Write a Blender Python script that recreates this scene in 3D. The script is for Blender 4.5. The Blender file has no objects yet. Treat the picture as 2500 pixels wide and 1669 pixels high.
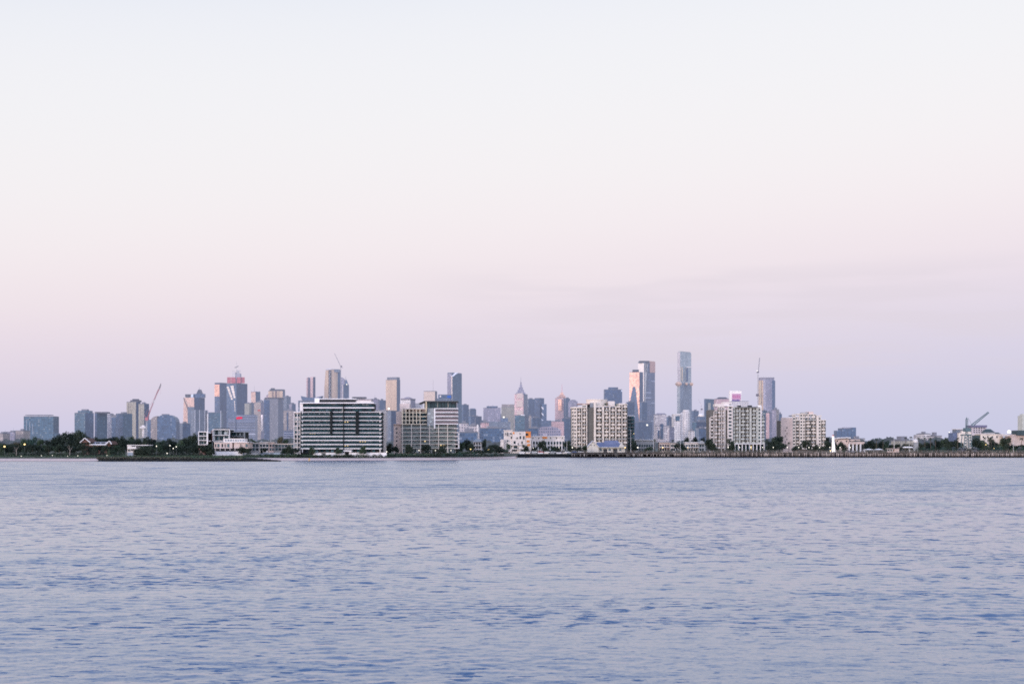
import bpy, math, random
import numpy as np
R = random.Random(7)
C = bpy.context.scene.collection
F, EYE, HZ = 3472.0, 6.0, 1092.0          # focal length in photo pixels, eye height, horizon row

def X(px, D): return (px - 1250.0) / F * D
def Z(py, D): return EYE + (HZ - py) / F * D
def W(d, D): return d / F * D

# ------------------------------------------------------------------ materials
MATS = {}
HAZE = (0.44, 0.47, 0.66)  # airlight colour, mixed into distant materials as emission
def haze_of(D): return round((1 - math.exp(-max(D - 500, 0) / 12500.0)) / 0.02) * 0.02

def new_mat(name):
    m = bpy.data.materials.new(name); m.use_nodes = True
    nt = m.node_tree; nt.nodes.clear()
    return m, nt, nt.nodes.new, nt.links.new

def finish(nt, shader_out, h):
    N, L = nt.nodes.new, nt.links.new
    out = N('ShaderNodeOutputMaterial')
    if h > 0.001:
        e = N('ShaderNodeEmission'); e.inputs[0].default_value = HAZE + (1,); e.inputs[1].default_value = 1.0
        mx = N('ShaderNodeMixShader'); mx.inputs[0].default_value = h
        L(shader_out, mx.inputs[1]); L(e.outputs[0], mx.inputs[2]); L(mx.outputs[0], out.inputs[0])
    else:
        L(shader_out, out.inputs[0])

def plain(name, col, rough=0.7, metal=0.0, D=0, var=0.12, scale=0.35):
    h = haze_of(D); key = ('p', name, h)
    if key in MATS: return MATS[key]
    m, nt, N, L = new_mat(name)
    b = N('ShaderNodeBsdfPrincipled')
    g = N('ShaderNodeNewGeometry'); n = N('ShaderNodeTexNoise'); n.inputs['Scale'].default_value = scale; n.inputs['Detail'].default_value = 5
    L(g.outputs['Position'], n.inputs['Vector'])
    mr = N('ShaderNodeMapRange'); mr.inputs[1].default_value = 0.3; mr.inputs[2].default_value = 0.7
    mr.inputs[3].default_value = 1 - var; mr.inputs[4].default_value = 1 + var
    L(n.outputs[0], mr.inputs[0])
    v = N('ShaderNodeVectorMath'); v.operation = 'SCALE'; v.inputs[0].default_value = col; L(mr.outputs[0], v.inputs['Scale'])
    L(v.outputs[0], b.inputs['Base Color'])
    b.inputs['Roughness'].default_value = rough; b.inputs['Metallic'].default_value = metal; b.inputs['Specular IOR Level'].default_value = .15 if max(col) < .2 else .35
    finish(nt, b.outputs[0], h); MATS[key] = m
    return m

def glow(name, col, s):
    key = ('g', name)
    if key in MATS: return MATS[key]
    m, nt, N, L = new_mat(name)
    e = N('ShaderNodeEmission'); e.inputs[0].default_value = col + (1,); e.inputs[1].default_value = s
    finish(nt, e.outputs[0], 0); MATS[key] = m
    return m

#            wall                 glass              storey bay  fu   fv   metal rough blinds
FAC = {
 'navy':   ((.042,.072,.130), (.038,.085,.180), 3.8, 3.2, .82, .74, .45, .30, .06),
 'blue':   ((.070,.118,.195), (.055,.118,.225), 3.6, 3.0, .80, .66, .40, .32, .10),
 'teal':   ((.042,.098,.145), (.042,.112,.190), 3.6, 3.4, .80, .70, .40, .32, .12),
 'steel':  ((.150,.185,.240), (.085,.130,.200), 3.6, 2.8, .70, .62, .35, .32, .14),
 'bands':  ((.300,.330,.420), (.070,.110,.190), 3.9, 60., 1.0, .58, .50, .20, .05),
 'lav':    ((.300,.280,.350), (.130,.160,.250), 3.4, 2.6, .58, .60, .40, .30, .12),
 'pale':   ((.520,.480,.500), (.200,.210,.270), 3.2, 3.0, .50, .56, .30, .30, .18),
 'white':  ((.680,.650,.650), (.230,.240,.290), 3.2, 3.4, .46, .54, .30, .30, .18),
 'tan':    ((.360,.310,.290), (.150,.150,.180), 3.4, 2.8, .52, .56, .30, .35, .15),
 'olive':  ((.330,.320,.270), (.250,.250,.240), 3.6, 1.8, .50, .60, .10, .5, .20),
 'cream':  ((.560,.480,.400), (.160,.170,.200), 3.1, 3.3, .50, .58, .25, .30, .18),
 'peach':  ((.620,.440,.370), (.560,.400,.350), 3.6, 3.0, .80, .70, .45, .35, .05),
 'copper': ((.640,.400,.330), (.760,.450,.340), 3.8, 3.2, .86, .80, .55, .32, .02),  # tint carries the sunset reflection in its colour
 'slate':  ((.170,.180,.220), (.095,.120,.175), 3.6, 2.4, .60, .62, .10, .45, .10),
 'silver': ((.520,.560,.560), (.240,.310,.350), 4.2, 2.6, .72, .60, .25, .35, .15),
 'silverlow': ((.250,.300,.360), (.130,.180,.250), 4.0, 2.6, .70, .60, .30, .35, .15),
 'gold':   ((.590,.440,.320), (.470,.350,.270), 3.7, 1.8, .55, .60, .20, .45, .03),
 'pink':   ((.560,.390,.400), (.420,.300,.340), 3.5, 3.0, .60, .60, .40, .30, .08),
 'chrome': ((.600,.560,.560), (.900,.850,.850), 3.8, 3.2, .90, .85, .90, .12, .02),
 'dark':   ((.060,.065,.085), (.035,.050,.080), 3.6, 3.0, .70, .60, .40, .25, .05),
 'brick':  ((.340,.220,.190), (.120,.120,.140), 3.0, 3.2, .40, .50, .20, .40, .15),
}
def fac(key, D=4500, lit=0.0):
    h = haze_of(D); k = ('f', key, h, lit)
    if k in MATS: return MATS[k]
    wall, glass, sh, bw, fu, fv, gm, gr, bl = FAC[key]
    m, nt, N, L = new_mat('facade_' + key)
    def math_(op, a, b=None):
        n = N('ShaderNodeMath'); n.operation = op
        for i, s in enumerate((a, b)):
            if s is None: continue
            if isinstance(s, (int, float)): n.inputs[i].default_value = s
            else: L(s, n.inputs[i])
        return n.outputs[0]
    uv = N('ShaderNodeUVMap'); sp = N('ShaderNodeSeparateXYZ'); L(uv.outputs[0], sp.inputs[0])
    u = math_('DIVIDE', sp.outputs[0], bw); v = math_('DIVIDE', sp.outputs[1], sh)
    mu = math_('LESS_THAN', math_('FRACT', u), fu); mv = math_('LESS_THAN', math_('FRACT', v), fv)
    mask = math_('MULTIPLY', mu, mv)
    cb = N('ShaderNodeCombineXYZ'); L(math_('FLOOR', u), cb.inputs[0]); L(math_('FLOOR', v), cb.inputs[1])
    wn = N('ShaderNodeTexWhiteNoise'); wn.noise_dimensions = '2D'; L(cb.outputs[0], wn.inputs['Vector'])
    # large soft stain variation and streaky weathering
    g = N('ShaderNodeNewGeometry'); mp = N('ShaderNodeMapping'); mp.inputs['Scale'].default_value = (.06, .06, .015)
    L(g.outputs['Position'], mp.inputs[0]); nz = N('ShaderNodeTexNoise'); nz.inputs['Scale'].default_value = 1; nz.inputs['Detail'].default_value = 4
    L(mp.outputs[0], nz.inputs['Vector'])
    tone = math_('ADD', math_('MULTIPLY', nz.outputs[0], .7), .66)
    cellv = math_('ADD', math_('MULTIPLY', wn.outputs[0], .7), .62)
    gs = N('ShaderNodeVectorMath'); gs.operation = 'SCALE'; gs.inputs[0].default_value = glass; L(math_('MULTIPLY', cellv, tone), gs.inputs['Scale'])
    ws = N('ShaderNodeVectorMath'); ws.operation = 'SCALE'; ws.inputs[0].default_value = wall; L(tone, ws.inputs['Scale'])
    blind = math_('GREATER_THAN', wn.outputs[0], 1 - bl)
    mb = N('ShaderNodeMix'); mb.data_type = 'RGBA'; L(blind, mb.inputs['Factor']); L(gs.outputs[0], mb.inputs['A'])
    mb.inputs['B'].default_value = tuple(min(.7, c * 1.3 + .10) for c in wall) + (1,)
    mc = N('ShaderNodeMix'); mc.data_type = 'RGBA'; L(mask, mc.inputs['Factor']); L(ws.outputs[0], mc.inputs['A']); L(mb.outputs['Result'], mc.inputs['B'])
    b = N('ShaderNodeBsdfPrincipled'); L(mc.outputs['Result'], b.inputs['Base Color'])
    L(math_('MULTIPLY', math_('MULTIPLY', mask, math_('SUBTRACT', 1, blind)), gm), b.inputs['Metallic'])
    L(math_('ADD', math_('MULTIPLY', mask, gr - .7), .7), b.inputs['Roughness'])
    # panes are never perfectly coplanar: tilt each one a little
    wc = N('ShaderNodeTexWhiteNoise'); wc.noise_dimensions = '3D'; L(cb.outputs[0], wc.inputs['Vector'])
    sb = N('ShaderNodeVectorMath'); sb.operation = 'SUBTRACT'; L(wc.outputs['Color'], sb.inputs[0]); sb.inputs[1].default_value = (.5, .5, .5)
    sc_ = N('ShaderNodeVectorMath'); sc_.operation = 'SCALE'; L(sb.outputs[0], sc_.inputs[0]); L(math_('MULTIPLY', mask, .05), sc_.inputs['Scale'])
    ad = N('ShaderNodeVectorMath'); L(g.outputs['Normal'], ad.inputs[0]); L(sc_.outputs[0], ad.inputs[1])
    nn = N('ShaderNodeVectorMath'); nn.operation = 'NORMALIZE'; L(ad.outputs[0], nn.inputs[0]); L(nn.outputs[0], b.inputs['Normal'])
    finish(nt, b.outputs[0], h); MATS[k] = m
    return m

# ------------------------------------------------------------------ mesh building
class M:
    def __init__(s): s.v = []; s.f = []; s.mi = []; s.uv = []
    def face(s, pts, mi=0, uv=None):
        i = len(s.v); s.v += [tuple(p) for p in pts]; s.f.append(tuple(range(i, i + len(pts)))); s.mi.append(mi)
        s.uv += list(uv) if uv else [(.0, .0)] * len(pts)
    def prism(s, fp, z0, z1, mi=0, top=None, fp2=None, mis=None, bottom=False):
        """fp: footprint counter-clockwise from above; walls outward."""
        fp2 = fp2 or fp; n = len(fp); u = 0
        for i in range(n):
            a, b = fp[i], fp[(i + 1) % n]; c, d = fp2[(i + 1) % n], fp2[i]
            l = math.hypot(b[0] - a[0], b[1] - a[1])
            s.face([(a[0], a[1], z0), (b[0], b[1], z0), (c[0], c[1], z1), (d[0], d[1], z1)], mis[i] if mis else mi,
                   [(u, z0), (u + l, z0), (u + l, z1), (u, z1)])
            u += l
        if top is not None: s.face([(p[0], p[1], z1) for p in fp2], top)
        if bottom: s.face([(p[0], p[1], z0) for p in reversed(fp)], mi)
        return s
    def box(s, x0, x1, y0, y1, z0, z1, mi=0):
        return s.prism([(x0, y0), (x1, y0), (x1, y1), (x0, y1)], z0, z1, mi, top=mi, bottom=True)
    def tube(s, a, b, r0, r1=None, n=6, mi=0, cap=True):
        a, b = np.array(a, float), np.array(b, float); r1 = r0 if r1 is None else r1
        d = b - a; l = np.linalg.norm(d); d = d / max(l, 1e-6)
        p = np.cross(d, (0, 0, 1)) if abs(d[2]) < .9 else np.cross(d, (1, 0, 0)); p /= np.linalg.norm(p); q = np.cross(d, p)
        ring = lambda c, r: [c + r * (math.cos(t) * p + math.sin(t) * q) for t in [2 * math.pi * k / n for k in range(n)]]
        A, B = ring(a, r0), ring(b, r1)
        for k in range(n):
            s.face([A[k], B[k], B[(k + 1) % n], A[(k + 1) % n]], mi)
        if cap: s.face(A, mi); s.face(B[::-1], mi)
        return s
    def ball(s, c, r, mi=0, n=8, m=6, sz=1.0):
        for j in range(m):
            t0, t1 = math.pi * j / m - math.pi / 2, math.pi * (j + 1) / m - math.pi / 2
            for k in range(n):
                p0, p1 = 2 * math.pi * k / n, 2 * math.pi * (k + 1) / n
                g = lambda t, p: (c[0] + r * math.cos(t) * math.cos(p), c[1] + r * math.cos(t) * math.sin(p), c[2] + r * sz * math.sin(t))
                s.face([g(t0, p0), g(t0, p1), g(t1, p1), g(t1, p0)], mi)
        return s
    def mesh(s, name, mats, off=(0, 0, 0), smooth=False):
        me = bpy.data.meshes.new(name)
        v = [(a - off[0], b - off[1], c - off[2]) for a, b, c in s.v]
        me.from_pydata(v, [], s.f)
        for m in mats: me.materials.append(m)
        me.polygons.foreach_set('material_index', s.mi)
        ul = me.uv_layers.new(name='UVMap')
        ul.data.foreach_set('uv', np.array(s.uv, dtype=np.float32).ravel())
        if smooth: me.polygons.foreach_set('use_smooth', [True] * len(s.f))
        me.update()
        return me
    def build(s, name, mats, parent=None, smooth=False):
        if not isinstance(mats, (list, tuple)): mats = [mats]
        off = tuple(parent['_o']) if parent is not None else (0, 0, 0)
        o = bpy.data.objects.new(name, s.mesh(name, mats, off, smooth)); C.objects.link(o)
        if parent is not None: o.parent = parent
        return o

ORIG = []
def thing(name, label, cat, loc, group=None):
    o = bpy.data.objects.new(name, None); C.objects.link(o); o.location = loc; o.empty_display_size = 1
    o['label'] = label; o['category'] = cat; o['_o'] = loc; ORIG.append(o)
    if group: o['group'] = group
    return o
def tag(o, label, cat, group=None):
    o['label'] = label; o['category'] = cat
    if group: o['group'] = group
    return o
def struct(o): o['kind'] = 'structure'; return o

GZ = 2.4   # level of the land
def rot_fp(px0, pxc, px1, D, t=0.70):
    """footprint of a block that stands corner-on: left face px0..pxc, right face pxc..px1"""
    wl, wr = W(pxc - px0, D), W(px1 - pxc, D)
    Da, Db = D + wl * t, D + wr / t
    if Db - D > 70: Db = D + 70
    c = (X(pxc, D), D); a = (X(px0, Da), Da); b = (X(px1, Db), Db)
    back = (a[0] + b[0] - c[0], a[1] + b[1] - c[1])
    return [a, c, b, back]
def flat_fp(px0, px1, D, depth):
    return [(X(px0, D), D), (X(px1, D), D), (X(px1, D), D + depth), (X(px0, D), D + depth)]
def round_fp(px0, px1, D, depth=None, n=20, front=1.0):
    a = W(px1 - px0, D) / 2; cx = X((px0 + px1) / 2, D); b = (depth or 2 * a) / 2
    return [(cx - a * math.cos(2 * math.pi * k / n), D + b - b * math.sin(2 * math.pi * k / n)) for k in range(n)]
def scale_fp(fp, s, sy=None):
    cx = sum(p[0] for p in fp) / len(fp); cy = sum(p[1] for p in fp) / len(fp); sy = s if sy is None else sy
    return [(cx + (p[0] - cx) * s, cy + (p[1] - cy) * sy) for p in fp]

ROOF = lambda D: plain('roof_grey', (.16, .17, .2), .85, D=D)
def roofing(t, fp, z, D, plant=True, mat=None, par=1.2):
    """parapet, roof surface and a plant box or two on top"""
    m = M(); inn = scale_fp(fp, .96)
    m.prism(fp, z, z + par, 0); n = len(fp)
    m.prism([inn[(n - k) % n] for k in range(n)], z + .02, z + par, 0)
    for i in range(n):
        j = (i + 1) % n
        m.face([(fp[i][0], fp[i][1], z + par), (fp[j][0], fp[j][1], z + par), (inn[j][0], inn[j][1], z + par), (inn[i][0], inn[i][1], z + par)])
    m.face([(p[0], p[1], z + .3) for p in inn], 0)
    m.build('roof', mat or ROOF(D), t)
    if plant:
        p = M(); f = scale_fp(fp, R.uniform(.3, .5)); p.prism(f, z + .3, z + R.uniform(3, 5), 0, top=0)
        p.build('plant_room', plain('plant_room', (.2, .21, .25), .8, D=D), t)
        cx = sum(q[0] for q in fp) / len(fp); cy = sum(q[1] for q in fp) / len(fp); w = max(q[0] for q in fp) - min(q[0] for q in fp)
        if R.random() < .6:
            u = M(); s = w * R.uniform(.05, .1); ox = cx + w * R.uniform(-.3, .3); u.box(ox - s, ox + s, cy - s, cy + s, z + .3, z + R.uniform(2.5, 4.5)); u.build('roof_unit', plain('roof_unit', (.36, .36, .4), .7, D=D), t)
        if R.random() < .4:
            u = M(); ox = cx + w * R.uniform(-.25, .25); u.tube((ox, cy, z + .3), (ox, cy, z + R.uniform(6, 12)), .3, .12, 4); u.build('aerial', plain('roof_unit', (.36, .36, .4), .7, D=D), t)

def tower(label, px0, pxc, px1, ytop, D, mL, mR=None, name='tower', cat='tower', plant=True, group=None, t=.70, depth=34, base=GZ, yb=None):
    """a city block seen in the distance; pxc None = square-on"""
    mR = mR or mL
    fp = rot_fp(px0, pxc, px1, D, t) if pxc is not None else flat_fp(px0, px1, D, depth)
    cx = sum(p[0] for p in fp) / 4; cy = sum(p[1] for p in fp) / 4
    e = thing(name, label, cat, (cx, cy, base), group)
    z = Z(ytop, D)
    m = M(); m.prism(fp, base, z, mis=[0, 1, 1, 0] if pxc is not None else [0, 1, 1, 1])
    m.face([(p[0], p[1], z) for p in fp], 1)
    m.build('wall', [fac(mL, D), fac(mR, D)], e)  # separate face tints paint in sunset light and shade
    roofing(e, fp, z, D, plant)
    e['_z'] = z
    return e, fp, z
def add(e, name, fp, y0, y1, D, mat, fp2=None, D2=None):
    """a further volume of building e between picture rows y0 (bottom) and y1 (top)"""
    m = M(); m.prism(fp, Z(y0, D), Z(y1, D), 0, top=0, fp2=fp2, bottom=True)
    return m.build(name, mat, e)
def addbox(e, name, px0, px1, y0, y1, D, depth, mat):
    return add(e, name, flat_fp(px0, px1, D, depth), y0, y1, D, mat)
def mast(e, name, px, y0, y1, D, r=.5, mat=None, dy=0):
    m = M(); m.tube((X(px, D), D + dy, Z(y0, D)), (X(px, D), D + dy, Z(y1, D)), r, r * .4)
    return m.build(name, mat or plain('mast_grey', (.3, .3, .33), .5, D=D), e)
# ------------------------------------------------------------------ far city
G_CBD = None
# --- blue blocks far left
D = 2700
e, fp, z = tower('broad blue glass office block with a thin lifted roof plate, alone at far left', 58, None, 130, 1017, D, 'teal', name='office_block', cat='office block', plant=False)
addbox(e, 'roof_plate', 61, 120, 1013.5, 1011.8, D + 3, 26, plain('roof_plate', (.2, .22, .27), .6, D=D))
for px in (66, 92, 116): mast(e, 'roof_post', px, 1016, 1013, D, .5, dy=6)
addbox(e, 'annex', 130.3, 139, 1100, 1057, D + 2, 20, fac('teal', D))
for q, k in enumerate((64, 72, 79)): addbox(e, 'light_pier', k, k + 1.5, 1060, 1024 + q * 5, D - .6, .5, plain('pier_grey', (.3, .35, .42), .6, D=D))
tower('low mauve block low on the horizon left of the broad blue office block', 12, None, 36, 1055, 2500, 'lav', name='apartment_block', cat='apartment block')
tower('low olive grey block touching the left side of the broad blue office block', 38, None, 57, 1052, 2450, 'tan', name='apartment_block', cat='apartment block')
tower('brownish low block cut by the left edge of the view', -6, None, 7, 1058, 2400, 'tan', name='apartment_block', cat='apartment block')
D = 2900
e, fp, z = tower('blue grey apartment tower with a three step crown left of the flat topped one', 182, 208, 229, 1008, D, 'teal', 'blue', plant=False)
addbox(e, 'crown', 190, 220, 1008, 1002, D + 10, 18, fac('teal', D)); addbox(e, 'crown', 199, 213, 1002, 998.5, D + 12, 12, plain('plant_room', (.2, .21, .25), .8, D=D))
e, fp, z = tower('blue grey slab tower with a dark flat cap, right of the step crowned one', 231, 236, 262, 1009, D - 80, 'navy', 'teal', plant=False)
addbox(e, 'cap', 231.5, 261.5, 1009, 1005, D - 76, 22, fac('dark', D))
tower('narrow pale block squeezed between two blue towers at left', 262.5, None, 272, 1013, D + 60, 'pale', name='apartment_block', cat='apartment block')
e, fp, z = tower('wide blue apartment tower with a lower left shoulder beside the cream pair', 283, 300, 323, 1010, D - 40, 'blue', 'teal')
addbox(e, 'shoulder', 272.3, 283, 1100, 1019, D, 26, fac('blue', D))
# cream pair
D = 3100
e, fp, z = tower('taller cream ribbed tower of the pair, with a dark stepped crown', 309, 332, 343, 981, D, 'olive', 'navy', plant=False)
addbox(e, 'crown', 318, 341, 981, 976.5, D + 8, 16, fac('dark', D)); addbox(e, 'crown', 323, 337, 976.5, 973.5, D + 10, 10, fac('dark', D))
for k in range(5): addbox(e, 'rib', 311 + k * 4.4, 312.2 + k * 4.4, 1070, 984, D - 0.6 + (22 - k * 4.4) * .5, 2.2, plain('rib_cream', (.5, .45, .36), .7, D=D))
e, fp, z = tower('shorter cream and dark glass tower of the pair, near the red crane', 338, 352, 364, 986, D - 120, 'olive', 'navy')
for k in range(3): addbox(e, 'rib', 340 + k * 4.4, 341.2 + k * 4.4, 1070, 990, D - 120.6 + (14 - k * 4.4) * .5, 2.2, plain('rib_cream', (.5, .45, .36), .7, D=D))
D = 2500
e, fp, z = tower('slim white tower block with a wider top storey, under the red crane', 347, 351, 355, 1044, D, 'white', name='tower', plant=False)
addbox(e, 'top_storey', 341, 354.5, 1045, 1040.5, D - 1, 9, plain('white_wall', (.75, .72, .72), .6, D=D)); addbox(e, 'tank', 346, 352, 1040.5, 1037.5, D + 2, 4, plain('white_wall', (.75, .72, .72), .6, D=D))
e, fp, z = tower('low blue block stepping up behind the slim white tower', 357, None, 374, 1030, D + 150, 'blue', name='apartment_block', cat='apartment block')
addbox(e, 'wall', 360, 370, 1030, 1024, D + 155, 18, fac('blue', D))
# round shouldered tower
D = 2600
e = thing('tower', 'round shouldered blue apartment tower with a pale curved left flank', 'tower', (X(400, D), D + 14, GZ))
m = M()
prof = [(384, 1100), (384, 1021), (388, 1016), (393, 1013.5), (400, 1012), (412, 1012.5), (418, 1014.5), (424, 1017.5), (428, 1022), (430, 1029), (430, 1100)]
pf = [(X(a, D), Z(b, D)) for a, b in prof]
def extrude(m, pts, y0, y1, mi=0, mside=0):
    n = len(pts)
    x0 = pts[0][0]
    m.face([(p[0], y0, p[1]) for p in pts][::-1], mi, [(p[0] - x0, p[1]) for p in pts][::-1])
    m.face([(p[0], y1, p[1]) for p in pts], mi, [(p[0] - x0, p[1]) for p in pts])
    for i in range(n):
        a, b = pts[i], pts[(i + 1) % n]
        m.face([(a[0], y0, a[1]), (b[0], y0, b[1]), (b[0], y1, b[1]), (a[0], y1, a[1])], mside, [(0, a[1]), (0, b[1]), (y1 - y0, b[1]), (y1 - y0, a[1])])
    return m
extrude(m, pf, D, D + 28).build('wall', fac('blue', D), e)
prof = [(368, 1100), (368, 1024), (371, 1020), (376, 1016.5), (383.7, 1015), (383.7, 1100)]
extrude(M(), [(X(a, D + 6), Z(b, D + 6)) for a, b in prof], D + 6, D + 26).build('flank', fac('tan', D), e)
m = M(); m.box(X(392, D), X(408, D), D + 8, D + 18, Z(1012, D), Z(1010, D)); m.build('plant_room', ROOF(D), e)
tower('small pale block in the gap right of the round shouldered tower', 430.5, None, 438, 1050, 2900, 'pale', name='apartment_block', cat='apartment block')
e, fp, z = tower('short blue grey block below the slanted peach office tower', 437, 446, 465, 1034, 2750, 'steel', 'blue', name='office_block', cat='office block')
# --- red luffing crane
D = 2450
red = plain('crane_red', (.46, .16, .18), .5, D=D)
def lattice(m, a, b, w, n, r=.12, mi=0):
    a, b = np.array(a, float), np.array(b, float); d = (b - a); L_ = np.linalg.norm(d); d /= L_
    s = np.cross(d, (0, 1, 0)); s /= np.linalg.norm(s); q = np.cross(d, s)
    cs = [w / 2 * (s + q * .6), w / 2 * (-s + q * .6), -w / 2 * q * .8]
    for c in cs: m.tube(a + c, b + c, r, n=4, mi=mi)
    for k in range(n):
        p0, p1 = a + d * L_ * k / n, a + d * L_ * (k + 1) / n
        for i in range(3): m.tube(p0 + cs[i], p1 + cs[(i + 1) % 3], r * .7, n=3, mi=mi, cap=False)
    return m
e = thing('tower_crane', 'red and white luffing crane with its jib raised steeply, right of the cream towers', 'crane', (X(357, D), D, GZ))
def P3(px, py, D): return (X(px, D), D, Z(py, D))
lattice(M(), (X(357, D), D, GZ), P3(358, 1024, D), 2.2, 16, .22).build('mast', plain('crane_white', (.62, .6, .6), .5, D=D), e)
addbox(e, 'cab', 354, 361, 1026, 1019, D - 1, 4, red)
j = [(360, 1020), (367, 1001), (374, 983), (377, 975), (383, 960), (388, 950), (392, 940)]
jm = [red, red, plain('crane_white', (.62, .6, .6), .5, D=D), red, red, plain('crane_dark', (.12, .1, .12), .6, D=D)]
for k in range(6): lattice(M(), P3(*j[k], D), P3(*j[k + 1], D), 1.7, 6, .2 if k % 2 else .3).build('jib', jm[k], e)
mast(e, 'jib_head', 392.3, 941, 935, D, .8, jm[5])
M().tube(P3(360, 1020, D), P3(353, 1014, D), .35).tube(P3(353, 1014, D), P3(384, 958, D), .12).build('stay', red, e)
M().tube(P3(392, 939, D), P3(391.6, 962, D), .08, n=3).build('hook_line', red, e)
# --- slanted peach tower
D = 4300
e = thing('office_tower', 'office tower with a peach face leaning outward and a pointed dark crown', 'tower', (X(473, D), D + 25, GZ))
def q(px, Dd): return (X(px, Dd), Dd)
lo = [q(446, D + 22), q(474, D), q(500, D + 34), q(472, D + 56)]
hi = [q(448.5, D + 22), q(474, D), q(500, D + 34), q(474, D + 56)]
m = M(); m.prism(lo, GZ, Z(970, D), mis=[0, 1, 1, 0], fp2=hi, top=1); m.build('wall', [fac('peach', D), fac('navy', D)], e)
m = M(); a, b = P3(449, 971, D + 20), P3(459, 999, D + 12)
m.tube((a[0], a[1] - 3, a[2]), (b[0], b[1] - 3, b[2]), 1.1, n=4); m.build('seam', plain('seam_dark', (.05, .05, .07), .6, D=D), e)
addbox(e, 'plant_screen', 452, 465, 969.5, 962, D + 12, 20, fac('dark', D)); addbox(e, 'lit_sign', 466, 471.5, 969.5, 963, D + 9, 3, plain('sign_pale', (.75, .85, .95), .5, D=D))
addbox(e, 'plant_screen', 472, 499, 970, 961, D + 16, 16, fac('navy', D))
m = M(); f0 = flat_fp(479, 494, D + 16, 14); m.prism(f0, Z(961, D), Z(950, D), 0, top=0, fp2=scale_fp(f0, .45)); m.build('crown', fac('dark', D), e)
mast(e, 'spire', 486.5, 951, 944, D + 20, .9)
addbox(e, 'wall', 458, 474, 1100, 993, D - 8, 7, fac('steel', D))
D = 3900
e, fp, z = tower('pale blue gridded glass block in front of the slanted peach tower', 467, 476, 507, 1001, D, 'steel', 'steel', name='office_block', cat='office block', plant=False)
for k in (476, 487, 500): addbox(e, 'fin', k - .5, k + .5, 1060, 1000, D - 1.5, 1.2, plain('fin_white', (.6, .62, .7), .5, D=D))
e, fp, z = tower('square dark teal glass block edged with white fins', 508, None, 539, 1007, 3700, 'teal', name='office_block', cat='office block', plant=False)
for k in (508, 539): addbox(e, 'fin', k - .6, k + .6, 1070, 1002, 3698, 1.5, plain('fin_white', (.6, .62, .7), .5, D=D))
addbox(e, 'wall', 500.5, 507.3, 1100, 1007, 3710, 20, fac('dark', 3700))
# --- peach topped dark tower
D = 4500
e, fp, z = tower('dark blue tower with an orange painted reflection high on its left face', 524, 537, 555, 934.5, D, 'navy', 'navy', plant=False)
m = M(); a, c = fp[0], fp[1]; n_ = (-.57, -.82)
p = [(a[0] + (c[0] - a[0]) * s + n_[0] * .8, a[1] + (c[1] - a[1]) * s + n_[1] * .8) for s in (.02, .93)]
m.prism([p[0], p[1], (p[1][0] + .5, p[1][1] + .5), (p[0][0] + .5, p[0][1] + .5)], Z(967, D), Z(938, D), 0, top=0); m.build('sunset_reflection', fac('copper', D), e)  # sunset reflection painted as a copper patch on the face
# --- tower under construction with red screens
e, fp, z = tower('dark tower under construction topped with red safety screens', 553, 577, 604, 936, D - 200, 'blue', 'navy', plant=False, name='construction_tower')
D = 4300
for k0, k1, dd in ((554.5, 563, 6), (564, 575, 2), (577.5, 587, 6), (588, 597, 12)):
    addbox(e, 'safety_screen', k0, k1, 935 if k0 < 590 else 934, 920.5, D + dd, 3, plain('screen_red', (.50, .13, .16), .6, D=D, scale=.2, var=.3))
addbox(e, 'concrete_core', 567, 574.5, 936, 908, D + 16, 14, plain('concrete', (.66, .64, .64), .8, D=D)); addbox(e, 'concrete_core', 575, 587, 936, 911.5, D + 18, 14, plain('concrete_dark', (.36, .38, .44), .8, D=D))
addbox(e, 'concrete_core', 577, 583, 911.4, 903, D + 20, 8, plain('concrete', (.66, .64, .64), .8, D=D))
for a_, b_, c_ in ((568, 907, 903), (571, 907, 904), (577, 911, 898), (580, 911, 903), (587, 911, 902), (577, 898, 880)): mast(e, 'mast', a_, b_, c_, D + 18, .8, plain('scaffold', (.6, .58, .55), .6, D=D))
M().tube(P3(577, 896, D + 18), P3(582, 893, D + 18), .9).tube(P3(577, 896, D + 18), P3(573, 897, D + 18), 1.0).build('hoist', plain('hoist_dark', (.1, .1, .12), .6, D=D), e)
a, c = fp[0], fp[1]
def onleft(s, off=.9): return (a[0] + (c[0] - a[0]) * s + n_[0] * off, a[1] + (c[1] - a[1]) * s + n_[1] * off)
m = M()   # slanted reflections painted as pale bands on the left face
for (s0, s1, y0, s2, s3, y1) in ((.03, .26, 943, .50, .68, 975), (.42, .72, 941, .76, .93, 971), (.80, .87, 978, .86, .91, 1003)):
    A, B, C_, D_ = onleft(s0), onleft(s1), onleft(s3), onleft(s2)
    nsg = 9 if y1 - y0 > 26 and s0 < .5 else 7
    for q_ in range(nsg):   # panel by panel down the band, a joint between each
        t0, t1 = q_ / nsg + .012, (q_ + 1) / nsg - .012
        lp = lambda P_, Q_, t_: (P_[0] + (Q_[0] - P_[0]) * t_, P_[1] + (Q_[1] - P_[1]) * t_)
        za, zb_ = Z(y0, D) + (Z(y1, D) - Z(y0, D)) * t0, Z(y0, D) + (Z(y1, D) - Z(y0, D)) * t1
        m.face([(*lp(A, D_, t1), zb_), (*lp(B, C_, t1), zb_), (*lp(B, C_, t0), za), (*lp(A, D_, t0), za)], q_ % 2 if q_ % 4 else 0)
m.build('painted_reflection', [plain('reflection_pale', (.86, .82, .78), .3, .2, D=3000, var=.2, scale=.1), plain('reflection_dim', (.70, .66, .64), .3, .2, D=3000, var=.25, scale=.1)], e)
tower('slim olive grey block just right of the red screened tower', 597, None, 608.5, 985, 4150, 'olive', name='tower')
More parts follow.
